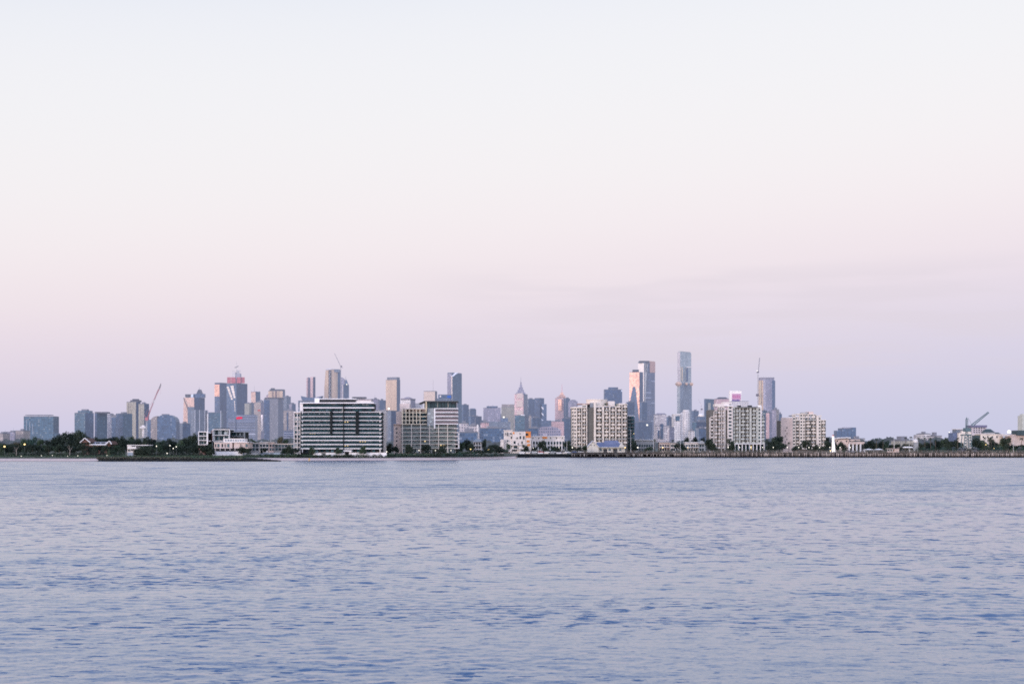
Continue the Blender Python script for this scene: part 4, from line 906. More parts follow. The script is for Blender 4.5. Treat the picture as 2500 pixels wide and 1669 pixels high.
f = round_fp(1433, 1484, D + 3, 16, 20); m = M(); m.prism(f, Z(990, D), Z(976, D), 0, top=0); m.prism(scale_fp(f, 1.03), Z(976, D), Z(973.6, D), 0, top=0, bottom=True); m.build('penthouse', CREAMR(), t)
part_box(t, 'penthouse', 1484.5, 1501, 990, 979, D + 4, 10, OFFW()); part_box(t, 'penthouse', 1511, 1530, 988, 984, D + 3, 10, OFFW()); part_box(t, 'roof_slab', 1410, 1441, 987, 984.6, D + 2, 12, plain('tile_rose', (.36, .24, .22), .7))
part_box(t, 'roof_slab', 1394, 1433, 996, 993.2, D - .4, 12, CREAMR())
for a, b, y0, y1 in ((1476, 1480, 988, 984), (1503, 1510, 991, 985), (1527, 1530, 990, 985)): part_box(t, 'roof_planting', a, b, y0, y1, D + 1, 2, plain('planting', (.03, .06, .04), .9))
for r in range(9): window(t, X(1398, D), Z(1084 - r * 8.5, D), D + .4, W(2, D), W(4, D), (0, 0), 'frame_dark', 1)
t = near('apartment_building', 'dark green glazed block tucked against the right side of the tall cream balcony block', 'apartment block', 1540, 945)
part_box(t, 'wall', 1532.5, 1549, 1100, 1018, 945, 14, INNER(), dz0=GZ)
for r in range(9):
    part_box(t, 'balcony', 1532, 1550, 1096.5 - r * 9, 1095.5 - r * 9, 943.6, 1.3, GREYC())
    for c in range(2): window(t, X(1533 + c * 8, 945), Z(1095 - r * 9, 945), 944.8, W(7.4, 945), W(7.4, 945), rw.choice([(0, 1), (1, 2), (0, 0)]), 'frame_dark', 2)
part_box(t, 'roof', 1532, 1549.6, 1017.9, 1013.5, 945.5, 12, WHITE())
D = 950
c4 = [(1733, 1735, 'p', 1019, 1.2), (1735.2, 1742, 'b', 1018, 1.6), (1742.2, 1744.2, 'p', 1004, .8), (1744.4, 1752, 'b', 1003, 1.0), (1752.2, 1760, 'b', 994, .6), (1760.2, 1762.4, 'p', 994, .3), (1762.6, 1768, 'b', 994, .6), (1768.2, 1771, 'p', 993, .2), (1771.2, 1776, 'p', 1014, 2.0), (1776.2, 1789, 'w', 992, 0)]
t = cream_block('white stepped balcony block rising in terraces, joined left of a grey green block', 1733, 1789, 1000, 1094, D, 11, c4, OFFW)
part_box(t, 'penthouse', 1746, 1780, 992, 985.5, D + 4, 10, OFFW()); part_box(t, 'penthouse', 1765, 1786, 985.4, 981, D + 5, 8, OFFW()); part_box(t, 'roof_slab', 1768, 1790, 991, 989, D - .6, 12, WHITE())
c5 = [(1790.2, 1795, 'w', 995, .8), (1795.2, 1804, 'b', 994, .6), (1804.2, 1808, 'p', 994, .4), (1808.2, 1820, 'b', 996, .4), (1820.2, 1830, 'b', 996, 1.0), (1830.2, 1835, 'p', 995, .3), (1835.2, 1846, 'b', 996, .5), (1846.2, 1850, 'p', 996, .4), (1850.2, 1858, 'w', 994, 0), (1858.2, 1868, 'b', 1010, 1.2)]
t = cream_block('grey green balcony block with rounded dark cornice beside the white stepped block', 1790, 1858, 996, 1090, D, 11, c5, lambda: plain('render_greygreen', (.50, .51, .47), .65))
part_box(t, 'cornice', 1802, 1850, 995, 992.6, D - .8, 14, plain('cornice_dark', (.12, .13, .13), .6)); part_box(t, 'roof_hut', 1802, 1809, 992.5, 989, D + 3, 5, DARKF()); part_box(t, 'roof_hut', 1828, 1836, 992.5, 989, D + 3, 5, DARKF())
part_box(t, 'white_edge', 1857, 1859, 1094, 990, D - .5, 2.5, WHITE(), dz0=GZ); part_box(t, 'parapet', 1850, 1859, 993, 989, D + 1, 6, WHITE())
t = near('colonnade', 'low white colonnade of shopfronts at the foot of the grey green block', 'colonnade', 1830, 936)
part_box(t, 'roof', 1793, 1867, 1084, 1082, 934, 12, WHITE()); part_box(t, 'wall', 1794, 1866, 1098, 1084.1, 940, 5, INNER(), dz0=GZ)
for k in range(9): part_box(t, 'column', 1793.5 + k * 8.9, 1795.5 + k * 8.9, 1099, 1084.1, 934.5, 1, WHITE(), dz0=GZ)
for k in range(8): window(t, X(1797 + k * 8.9, 939), Z(1097, 939), 939.5, W(5, 939), W(10, 939), (1, 0) if k != 4 else (5, 4), 'frame_dark', 2)
D = 980
c6 = [(1908, 1935, 'p', 1021, 0), (1935.2, 1943, 'w', 1014, .6), (1943.2, 1952, 'b', 1018, 1.6), (1952.2, 1960, 'w', 1012, 0), (1960.2, 1966, 'w', 1010, .2), (1966.2, 1980, 'b', 1012, .5), (1980.2, 1993, 'b', 1012, .9), (1993.2, 1998, 'p', 1014, .3), (1998.2, 2005, 'w', 1016, .5), (2005.2, 2017, 'b', 1026, 1.2)]
t = cream_block('cream and peach stepped block farthest right, with a blank left flank', 1908, 2016, 1026, 1096, D, 9, c6, CREAMR)
part_box(t, 'blank_flank', 1907, 1935.1, 1100, 1019, D - .4, .5, PEACHR(), dz0=GZ)
for r in range(6): window(t, X(1916 + (r % 2) * 4, D), Z(1080 - r * 7, D), D - .5, W(1.6, D), W(3, D), (0, 0), 'frame_dark', 1)
for a, b, y0, y1, mt in ((1944, 1966, 1012, 1009.5, CREAMR), (1960, 1974, 1010, 1006, GREYC), (1972, 1986, 1012, 1004.5, PEACHR), (1932, 1942, 1015, 1013.4, DARKF), (1988, 2006, 1016, 1013.5, CREAMR)): part_box(t, 'penthouse', a, b, y0, y1, D + 4, 10, mt())
# --- low white and orange flats
D = 905
t = near('apartment_building', 'low white flats with scattered dark windows and an orange corner', 'apartment block', 1262, D)
OR = plain('render_orange', (.70, .25, .07), .6)
part_box(t, 'wall', 1230, 1251, 1102, 1051, D + 1, 12, OFFW(), dz0=GZ); part_box(t, 'wall', 1251.2, 1283, 1102, 1053, D, 12, OFFW(), dz0=GZ); part_box(t, 'corner_wall', 1283.2, 1296, 1102, 1068, D + .5, 12, OFFW(), dz0=GZ); part_box(t, 'orange_corner', 1281, 1296, 1067.9, 1053, D + .2, 12, OR)
part_box(t, 'roof', 1229, 1252, 1050.9, 1049, D + .5, 13, OFFW()); part_box(t, 'orange_panel', 1252, 1256, 1059, 1054, D - .1, .3, OR); part_box(t, 'orange_panel', 1287, 1294, 1088, 1083, D + .2, .25, OR); part_box(t, 'orange_panel', 1286, 1293, 1079, 1074, D + .2, .25, OR)
m = M(); m.prism([(X(1214, D - 4), D - 4), (X(1229.8, D - 4), D - 4), (X(1229.8, D + 8), D + 8), (X(1214, D + 8), D + 8)], GZ, Z(1084, D), 0, top=0, fp2=[(X(1222, D - 4), D - 4), (X(1229.8, D - 4), D - 4), (X(1229.8, D + 8), D + 8), (X(1222, D + 8), D + 8)])
m.box(X(1222, D), X(1229.7, D), D - 2, D + 6, Z(1084, D) + .01, Z(1072, D)); m.build('stepped_wing', OFFW(), t)
for (a, y, w_, h_) in [(1234, 1062, 2, 6), (1238.6, 1064, 2.4, 9), (1238.6, 1078, 2.4, 5), (1246, 1060, 3, 4), (1247, 1070, 3.2, 5), (1254, 1083, 4.5, 7), (1261, 1071, 3, 4), (1268.5, 1060, 2, 4), (1268.5, 1071, 3.4, 7), (1277, 1072, 3.6, 8), (1254, 1094, 9, 6), (1264, 1086, 2.4, 5), (1264, 1096, 2.4, 4), (1284, 1063, 5, 6), (1273, 1083, 3, 6), (1250, 1101, 12, 4), (1228, 1080, 2, 7), (1287, 1096, 3, 6)]:
    window(t, X(a, D), Z(y, D), D - .15, W(w_, D), W(h_, D), (0, 0), 'frame_dark', 1 if w_ < 4 else 2)
part_box(t, 'balcony', 1248, 1270, 1095.8, 1094.6, D - 1.6, 1.4, WHITE()); part_box(t, 'balcony', 1248, 1270, 1086, 1085, D - 1.6, 1.4, WHITE()); part_box(t, 'balcony', 1230, 1246, 1102, 1100.6, D - 1.6, 2.4, WHITE())
D = 925
t = near('apartment_building', 'long low white terrace of flats with one orange panel behind palms', 'apartment block', 1338, D)
part_box(t, 'wall', 1297, 1378, 1100, 1065, D, 11, OFFW(), dz0=GZ); part_box(t, 'roof', 1296.4, 1378.6, 1064.9, 1063.5, D - .4, 12, WHITE()); part_box(t, 'orange_panel', 1324, 1336, 1070, 1065.2, D - .3, .25, OR)
for c in range(11):
    a = 1299 + c * 7.2; part_box(t, 'pier', a, a + 1.8, 1100, 1076, D - 1.2, 1.1, WHITE(), dz0=GZ)
    window(t, X(a + 2.4, D), Z(1084, D), D - .1, W(4, D), W(6.5, D), (0, 1), 'frame_dark', 2); window(t, X(a + 2.4, D), Z(1096, D), D - .1, W(4, D), W(7, D), (0, 0), 'frame_dark', 2)
    if c % 2 == 0: window(t, X(a + 1, D), Z(1070.5, D), D - .1, W(2.4, D), W(3, D), (0, 0), 'frame_dark', 1)
# small villa near 1165
D = 760
t = near('villa', 'small cream balcony villa between trees right of the beige block', 'villa', 1165, D)
part_box(t, 'wall', 1155, 1175, 1104, 1078, D, 9, CREAMR(), dz0=GZ); m = M(); m.prism([(X(1153, D - 1), D - 1), (X(1177, D - 1), D - 1), (X(1177, D + 10), D + 10), (X(1153, D + 10), D + 10)], Z(1078, D), Z(1071, D), 0, fp2=scale_fp(flat_fp(1153, 1177, D, 9), .25), top=0); m.build('roof', GREYC(), t)
for y in (1087, 1096): part_box(t, 'balcony', 1150, 1176, y + .8, y - .5, D - 1.8, 1.7, WHITE())
for y in (1086, 1095, 1103):
    for a in (1156.5, 1163, 1169): window(t, X(a, D), Z(y, D), D - .1, W(3.8, D), W(5.6, D), (0, 0), 'frame_dark', 1)
# --- white boat shed
D = 895
t = near('boat_shed', 'white boat shed with a front gable and blue grey roof on the pier edge', 'shed', 1480, D, 3.2)
SH = plain('weatherboard', (.74, .69, .60), .6); BLR = plain('roof_slate_blue', (.18, .20, .30), .7)
part_box(t, 'wall', 1456, 1526, 1108, 1091, D + 2, 14, SH, dz0=2.6)
m = M(); pts = [(X(1434, D), 2.6), (X(1434, D), Z(1090, D)), (X(1447, D), Z(1076.5, D)), (X(1461, D), Z(1090, D)), (X(1461, D), 2.6)]
extrude(m, pts, D - 1, D + 14).build('gable_wall', SH, t)
m = M()
for a_, b_ in (((1432.6, 1091.3), (1447, 1075.6)), ((1447, 1075.6), (1462.4, 1091.3))):
    m.face([(X(a_[0], D), D - 1.6, Z(a_[1], D)), (X(b_[0], D), D - 1.6, Z(b_[1], D)), (X(b_[0], D), D + 15, Z(b_[1], D)), (X(a_[0], D), D + 15, Z(a_[1], D))][::-1], 0)
    m.tube((X(a_[0], D), D - 1.65, Z(a_[1], D)), (X(b_[0], D), D - 1.65, Z(b_[1], D)), .22, n=4, mi=1)
m.build('gable_roof', [BLR, WHITE()], t)
m = M(); e0, e1, rd = Z(1091, D), Z(1074.5, D), Z(1079, D)
m.face([(X(1459, D), D + .6, e0), (X(1527.5, D), D + .6, e0), (X(1512, D), D + 9, rd), (X(1459, D), D + 9, rd)]); m.face([(X(1474, D), D + 5.4, Z(1084, D)), (X(1516, D), D + 5.4, Z(1084, D)), (X(1511, D), D + 9, e1), (X(1479, D), D + 9, e1)]); m.face([(X(1527.5, D), D + .6, e0), (X(1527.5, D), D + 15, e0), (X(1512, D), D + 9, rd)])
m.face([(X(1516, D), D + 5.4, Z(1084, D)), (X(1514, D), D + 12, rd), (X(1511, D), D + 9, e1)]); m.face([(X(1474, D), D + 5.4, Z(1084, D)), (X(1479, D), D + 9, e1), (X(1476, D), D + 12, rd)])
m.build('main_roof', BLR, t)
m = M(); pts = [(X(1511, D), Z(1091, D)), (X(1518, D), Z(1079, D)), (X(1525, D), Z(1091, D))]
extrude(m, pts, D + .2, D + 6).build('dormer', SH, t); part_box(t, 'eaves', 1459, 1528, 1092.4, 1091.1, D + .3, 1.5, plain('eaves_lit', (.8, .74, .6), .5))
for a, b in ((1473, 1482), (1497, 1507)): part_box(t, 'doorway', a, b, 1107, 1095, D + 1.6, .3, DARKF())
for a in (1442.5, 1450): part_box(t, 'window', a, a + 1.4, 1088, 1085, D - 1.15, .1, PANES[0]())
for a in (1464, 1486, 1512): part_box(t, 'window', a, a + 5, 1100, 1095, D + 1.85, .1, PANES[2]())
# --- buildings behind promenade, right of the shed
rows = [
 ('low grey pavilion with a flat white roof right of the boat shed', 1553, 1600, 1074, GREYC, WHITE, 960), ('peach two storey shop between the grey pavilion and the palm trees', 1610, 1636, 1080, PEACHR, GREYC, 955),
 ('small white shop with dark awnings left of the round white tower', 1637, 1656, 1081, OFFW, GREYC, 950), ('white cafe building with two balcony levels below the round white tower', 1674, 1706, 1080, OFFW, WHITE, 945),
 ('grey stone house with a pitched gable beside the white cafe', 1707, 1722, 1083, GREYC, GREYC, 940)]
for k, (lb, a, b, y, mw, mr, D) in enumerate(rows):
    t = near('low_building', lb, 'building', (a + b) / 2, D)
    part_box(t, 'wall', a, b, 1102, y, D, 10, mw(), dz0=GZ); part_box(t, 'roof', a - 1, b + 1, y - .1, y - 1.5, D - .8, 12, mr())
    n = int((b - a) / 6)
    for c in range(n):
        window(t, X(a + 1 + c * 6, D), Z(1090, D), D - .1, W(4, D), W(5, D), (0, 1), 'frame_dark', 2)
        window(t, X(a + 1 + c * 6, D), Z(1100, D), D - .1, W(4, D), W(6, D), (0, 0), 'frame_dark', 2)
    if k in (1, 3): part_box(t, 'balcony', a, b, 1091.6, 1090.3, D - 1.6, 1.5, WHITE())
    if k == 4:
        extrude(M(), [(X(a, D), Z(y, D) + .35), (X((a + b) / 2, D), Z(y - 8, D)), (X(b, D), Z(y, D) + .35)], D, D + 9).build('gable', mw(), t)
# --- arched pavilion
D = 985
t = near('arched_pavilion', 'peach waterfront hall with white arches and a curved roof deck behind the lighthouse', 'hall', 2080, D)
part_box(t, 'wall', 2040, 2072, 1100, 1071, D + 2, 12, PEACHR(), dz0=GZ); part_box(t, 'wall', 2072, 2110, 1100, 1076, D + 4, 12, plain('shaded_wall', (.15, .145, .135), .8), dz0=GZ)
part_box(t, 'upper_wall', 2072, 2100, 1076, 1072, D + 4, 12, PEACHR()); part_box(t, 'roof_band', 2084, 2109, 1078, 1075, D + 1.4, 1, plain('roof_dark', (.10, .11, .11), .6))
part_box(t, 'arch_lintel', 2072, 2111, 1083, 1078.2, D, 2, PEACHR())
for k in range(5): part_box(t, 'arch_pier', 2072 + k * 9.2, 2075 + k * 9.2, 1104, 1083.2, D + .1, 1.4, WHITE(), dz0=GZ)
m = M()
for k in range(4):
    cx = X(2078.1 + k * 9.2, D); r_ = W(3.1, D); zc = Z(1087.2, D); n = 8
    arc = [(cx + r_ * math.cos(math.pi * i / n), zc + r_ * 1.1 * math.sin(math.pi * i / n)) for i in range(n + 1)]; zt = Z(1083.1, D)
    for i in range(n):
        a_, b_ = arc[i], arc[i + 1]; m.face([(a_[0], D + .3, a_[1]), (a_[0], D + .3, zt), (b_[0], D + .3, zt), (b_[0], D + .3, b_[1])])
m.build('arch_spandrels', PEACHR(), t)
m = M(); pr = [(X(2036 + i * 4.6, D), Z(1071 - 4.4 * math.sin(math.pi * (.12 + .5 * i / 9)) + (0 if i < 8 else .6), D)) for i in range(10)]
for i in range(9): m.face([(pr[i][0], D, pr[i][1]), (pr[i + 1][0], D, pr[i + 1][1]), (pr[i + 1][0], D + 14, pr[i + 1][1]), (pr[i][0], D + 14, pr[i][1])]); m.face([(pr[i][0], D, pr[i][1] - .6), (pr[i + 1][0], D, pr[i + 1][1] - .6), (pr[i + 1][0], D, pr[i + 1][1]), (pr[i][0], D, pr[i][1])])
m.build('curved_roof', WHITE(), t); part_box(t, 'dark_gallery', 2040, 2078, 1071, 1067.6, D + 1.5, .6, DARKF())
for a, y in ((2044, 1078), (2067, 1078), (2089, 1077)): window(t, X(a, D), Z(y, D), D + 1.9, W(3, D), W(3.4, D), (0, 0), 'frame_dark', 1)
# right hand halls
D = 1010
t = near('hall', 'long cream hall with a dark hipped roof behind the right hand palms', 'hall', 2425, D)
part_box(t, 'wall', 2395, 2449, 1100, 1060, D, 14, CREAMR(), dz0=GZ); part_box(t, 'roof', 2394, 2450, 1059.9, 1058.6, D - .5, 15, OFFW())
m = M(); f = flat_fp(2403, 2430, D + 4, 8); m.prism(f, Z(1055, D), Z(1046.5, D), 0, fp2=scale_fp(f, .35), top=0); m.build('hipped_roof', plain('roof_dark_green', (.06, .09, .10), .7), t)
m = M(); f = flat_fp(2430, 2444, D + 3, 8); m.prism(f, Z(1058.5, D), Z(1055, D), 0, fp2=scale_fp(f, .4), top=0); m.build('hipped_roof', plain('roof_dark_green', (.06, .09, .10), .7), t)
part_box(t, 'lantern_storey', 2404, 2429, 1058.5, 1055.1, D + 4.3, 7, GREYC()); part_box(t, 'side_wing', 2384, 2394.8, 1100, 1062, D + 2, 10, plain('roof_dark_green', (.06, .09, .10), .7), dz0=GZ)
for k in range(4): window(t, X(2399 + k * 11, D), Z(1068, D), D - .1, W(3, D), W(4, D), (0, 4), 'frame_dark', 1)
D = 1150
t = near('hall', 'pale block with a dark flat crown just right of the green crane jib foot', 'building', 2390, D)
part_box(t, 'wall', 2373, 2408, 1100, 1043, D, 14, plain('render_pinkgrey', (.50, .45, .47), .7), dz0=GZ); part_box(t, 'crown', 2372, 2410, 1042.9, 1037.5, D - .5, 15, plain('crown_mauve', (.16, .16, .25), .7)); part_box(t, 'lower_wall', 2372, 2390, 1100, 1062, D - 3, 3, OFFW(), dz0=GZ)
for r in range(3):
    for k in range(5): window(t, X(2377 + k * 6, D), Z(1056 - r * 5, D), D - .1, W(2.6, D), W(2.6, D), (0, 4), 'frame_dark', 1)
D = 1000
t = near('building', 'peach wall building with a dark overhanging roof cut by the right edge', 'building', 2485, D)
part_box(t, 'wall', 2470, 2512, 1084, 1060, D, 14, PEACHR(), dz0=GZ); part_box(t, 'overhang_roof', 2484, 2514, 1062, 1050, D - 3, 12, plain('roof_dark_green', (.06, .09, .10), .7)); part_box(t, 'parapet', 2446, 2470, 1064, 1060, D + 3, 6, OFFW())
t = near('building', 'tall pale greenish tower sliver cut by the right edge', 'building', 2506, 1300)
part_box(t, 'wall', 2496, 2516, 1064, 1014, 1300, 12, plain('render_palegreen', (.52, .53, .46), .7, D=2500), dz0=GZ); part_box(t, 'roof', 2497, 2515, 1013.9, 1010, 1303, 8, plain('render_palegreen', (.52, .53, .46), .7, D=2500))
D = 1080
t = near('building', 'blue and cream industrial sheds left of the green harbour crane', 'building', 2345, D)
part_box(t, 'wall', 2327, 2341, 1100, 1056, D + 4, 12, plain('wall_steelblue', (.13, .17, .28), .7), dz0=GZ); part_box(t, 'wall', 2341.2, 2371, 1100, 1056, D, 14, CREAMR(), dz0=GZ); part_box(t, 'upper_storey', 2349, 2369, 1055.9, 1051, D + 1, 10, CREAMR()); part_box(t, 'dark_storey', 2333, 2351, 1055.8, 1048, D + 4.5, 8, plain('wall_slate', (.16, .19, .24), .7)); part_box(t, 'roof', 2332, 2352, 1047.9, 1046.6, D + 4, 9, OFFW())
for k in range(4): window(t, X(2345 + k * 6, D), Z(1063, D), D - .1, W(2.4, D), W(3, D), (0, 0), 'frame_dark', 1)
D = 930
t = near('tank_tower', 'small white water tank on a grey tower at the pier root', 'water tank', 2237, D)
f = round_fp(2231, 2244, D, 4, 12); m = M(); m.prism(f, Z(1079, D), Z(1073, D), 0, top=0, bottom=True); m.prism(f, Z(1073, D), Z(1071.3, D), 0, fp2=scale_fp(f, .3), top=0); m.build('tank', plain('dome_white', (.9, .86, .82), .5, D=1500), t)
part_box(t, 'shaft', 2232, 2242, 1100, 1079.1, D + .3, 3, GREYC(), dz0=GZ)
# --- green harbour crane
D = 940
GRN = plain('crane_green', (.085, .15, .165), .6, D=1500)
t = near('harbour_crane', 'green harbour crane on a lattice portal with a long jib pointing up right', 'crane', 2363, D)
m = M()
for sx in (2352, 2374):
    for dy in (0, 6):
        m.tube((X(sx, D), D + dy, GZ), (X(2356 if sx < 2363 else 2370, D), D + dy, Z(1061, D)), .3, n=5)
for k in range(5):
    y0, y1 = 1096 - k * 7, 1089 - k * 7; l0, l1 = 2352 + k * .8, 2352.8 + k * .8; r0, r1 = 2374 - k * .8, 2373.2 - k * .8
    m.tube((X(l0, D), D, Z(y0, D)), (X(r1, D), D, Z(y1, D)), .16, n=4); m.tube((X(r0, D), D, Z(y0, D)), (X(l1, D), D, Z(y1, D)), .16, n=4); m.tube((X(l1, D), D, Z(y1, D)), (X(r1, D), D, Z(y1, D)), .2, n=4)
m.build('portal', GRN, t)
part_box(t, 'machine_house', 2358, 2371, 1053, 1044, D, 6, GRN); part_box(t, 'turntable', 2355, 2372, 1062, 1059.6, D - .5, 7, GRN)
m = M(); lattice(m, (X(2363, D), D + 3, Z(1060, D)), (X(2363.5, D), D + 3, Z(1022, D)), 1.5, 10, .14); m.tube((X(2363.5, D), D + 3, Z(1024, D)), (X(2363.5, D), D + 3, Z(1018, D)), .4, .25); m.build('mast', GRN, t)
m = M(); a_, b_ = P3(2372, 1039, D + 3), P3(2413.5, 1006, D + 3); d_ = np.array(b_) - np.array(a_); up = np.array((-d_[2], 0, d_[0])); up /= np.linalg.norm(up)
for s_, w_ in ((-1, 1), (1, 1)): m.tube(np.array(a_) + up * s_ * .7, np.array(b_) + up * s_ * .35, .28, n=5)
for k in range(12):
    p0 = np.array(a_) + d_ * k / 12 + up * (.7 if k % 2 else -.7); p1 = np.array(a_) + d_ * (k + 1) / 12 + up * (-.6 if k % 2 else .6); m.tube(p0, p1, .14, n=4)
m.build('jib', GRN, t); M().tube(P3(2363.5, 1019, D + 3), P3(2373, 1037, D + 3), .08, n=3).tube(P3(2363.5, 1020, D + 3), P3(2359, 1044, D + 3), .08, n=3).build('stay', GRN, t)
# --- lighthouse
D = 872
t = near('lighthouse', 'slender white tapered lighthouse with a small red topped lantern on the pier', 'lighthouse', 2035, D, 3.2)
def ring_fp(cx, cy, r, n=16): return [(cx + r * math.cos(2 * math.pi * k / n), cy + r * math.sin(2 * math.pi * k / n)) for k in range(n)]
cx = X(2035, D); WL = plain('lighthouse_white', (.95, .93, .90), .5, var=.05)
m = M(); m.prism(ring_fp(cx + .05, D, 1.18), 3.2, Z(1064.5, D), 0, fp2=ring_fp(X(2034, D), D, .66), top=0); m.build('tower', WL, t, smooth=False)
cx2 = X(2034, D); m = M(); m.prism(ring_fp(cx2, D, .85), Z(1064.5, D), Z(1063.8, D), 0, top=0, bottom=True); m.build('gallery', WL, t)
m = M(); m.prism(ring_fp(cx2, D, .45), Z(1063.8, D), Z(1061.4, D), 0, top=0); m.build('lantern', plain('lantern_red', (.55, .15, .13), .4), t); m = M(); m.prism(ring_fp(cx2, D, .6), Z(1061.4, D), Z(1059.8, D), 0, fp2=ring_fp(cx2, D, .08), top=0, bottom=True); m.build('cap', plain('lantern_grey', (.35, .33, .35), .4), t)
part_box(t, 'door', 2034.4, 2036, 1104, 1099.5, D - 1.25, .12, GREYC())
m = M(); m.prism(ring_fp(cx, D, 1.9), 3.1, 3.45, 0, top=0); m.build('plinth', GREYC(), t)
# ------------------------------------------------------------------ land and water
def grid_obj(name, rows, mat, uvs=False):
    n = len(rows[0]); v = [p for r in rows for p in r]; f = []
    for j in range(len(rows) - 1):
        for i in range(n - 1): a = j * n + i; f.append((a, a + 1, a + n + 1, a + n))
    me = bpy.data.meshes.new(name); me.from_pydata(v, [], f); me.materials.append(mat); me.update()
    o = bpy.data.objects.new(name, me); C.objects.link(o); return struct(o)
SH = [(-900, 600), (-300, 606), (0, 612), (120, 613), (250, 616), (400, 622), (560, 630), (690, 638), (800, 645), (900, 650), (1000, 655), (1060, 662), (1110, 680), (1160, 704), (1200, 722), (1240, 742), (1258, 765)]
SHX = []
for i in range(len(SH) - 1):
    for k in range(8):
        s = k / 8; px = SH[i][0] + (SH[i + 1][0] - SH[i][0]) * s; D = SH[i][1] + (SH[i + 1][1] - SH[i][1]) * s
        SHX.append((X(px, D), D + .5 * math.sin(px * .06) + .4 * math.sin(px * .023)))
SHX.append((X(1258, 765), 765)); SHX.append((X(1263, 815), 815))
def sand_mat():
    m, nt, N, L = new_mat('sand')
    g = N('ShaderNodeNewGeometry'); n = N('ShaderNodeTexNoise'); n.inputs['Scale'].default_value = .5; n.inputs['Detail'].default_value = 8; L(g.outputs['Position'], n.inputs['Vector'])
    r = N('ShaderNodeValToRGB'); r.color_ramp.elements[0].position = .35; r.color_ramp.elements[0].color = (.62, .45, .40, 1); r.color_ramp.elements[1].position = .7; r.color_ramp.elements[1].color = (.88, .68, .61, 1)
    L(n.outputs[0], r.inputs[0]); sp = N('ShaderNodeSeparateXYZ'); L(g.outputs['Position'], sp.inputs[0])
    mr = N('ShaderNodeMapRange'); mr.inputs[1].default_value = .05; mr.inputs[2].default_value = .32; mr.inputs[3].default_value = .42; mr.inputs[4].default_value = 1.0; L(sp.outputs[2], mr.inputs[0])
    s = N('ShaderNodeVectorMath'); s.operation = 'SCALE'; L(r.outputs[0], s.inputs[0]); L(mr.outputs[0], s.inputs['Scale'])
    b = N('ShaderNodeBsdfPrincipled'); b.inputs['Roughness'].default_value = .9; L(s.outputs[0], b.inputs['Base Color']); finish(nt, b.outputs[0], 0); return m
rows = []
for off, z in ((-12, -.9), (-2, -.12), (0, 0), (3, .22), (8, .5), (16, .85), (26, 1.12), (32, 1.15)):
    rows.append([(x, y + off, z + (.06 * math.sin(x * .11 + off) if off > 2 else 0)) for x, y in SHX])
grid_obj('beach', rows, sand_mat())
def ground_mat():
    m, nt, N, L = new_mat('ground')
    g = N('ShaderNodeNewGeometry'); n = N('ShaderNodeTexNoise'); n.inputs['Scale'].default_value = .12; n.inputs['Detail'].default_value = 9; L(g.outputs['Position'], n.inputs['Vector'])
    r = N('ShaderNodeValToRGB'); e = r.color_ramp.elements; e[0].position = .38; e[0].color = (.035, .055, .032, 1); e[1].position = .66; e[1].color = (.12, .11, .09, 1)
    L(n.outputs[0], r.inputs[0]); b = N('ShaderNodeBsdfPrincipled'); b.inputs['Roughness'].default_value = .95; L(r.outputs[0], b.inputs['Base Color']); finish(nt, b.outputs[0], 0); return m
edge = SHX + [(X(1264, 868), 868)] + [(X(p, 868), 868) for p in range(1280, 3000, 60)]
nS = len(SHX); rows = []
for k, (ol, zl, orr, zr) in enumerate(((24, 1.12, -1, -.8), (27, 1.3, .2, 2.0), (38, 1.75, 3, 2.3), (60, 2.15, 20, 2.4), (90, GZ, 60, GZ), (250, GZ, 250, GZ), (900, GZ, 700, GZ), (16000, GZ, 16000, GZ))):
    rr = []
    for i, (x, y) in enumerate(edge):
        l = i < nS - 1; o_ = ol if l else orr; zz = zl if l else zr
        xx = x * (1 if k < 6 else (y + o_) / y)
        rr.append((xx, (y + o_) if k < 5 else (700 + o_), zz))
    rows.append(rr)
grid_obj('ground', rows, ground_mat())

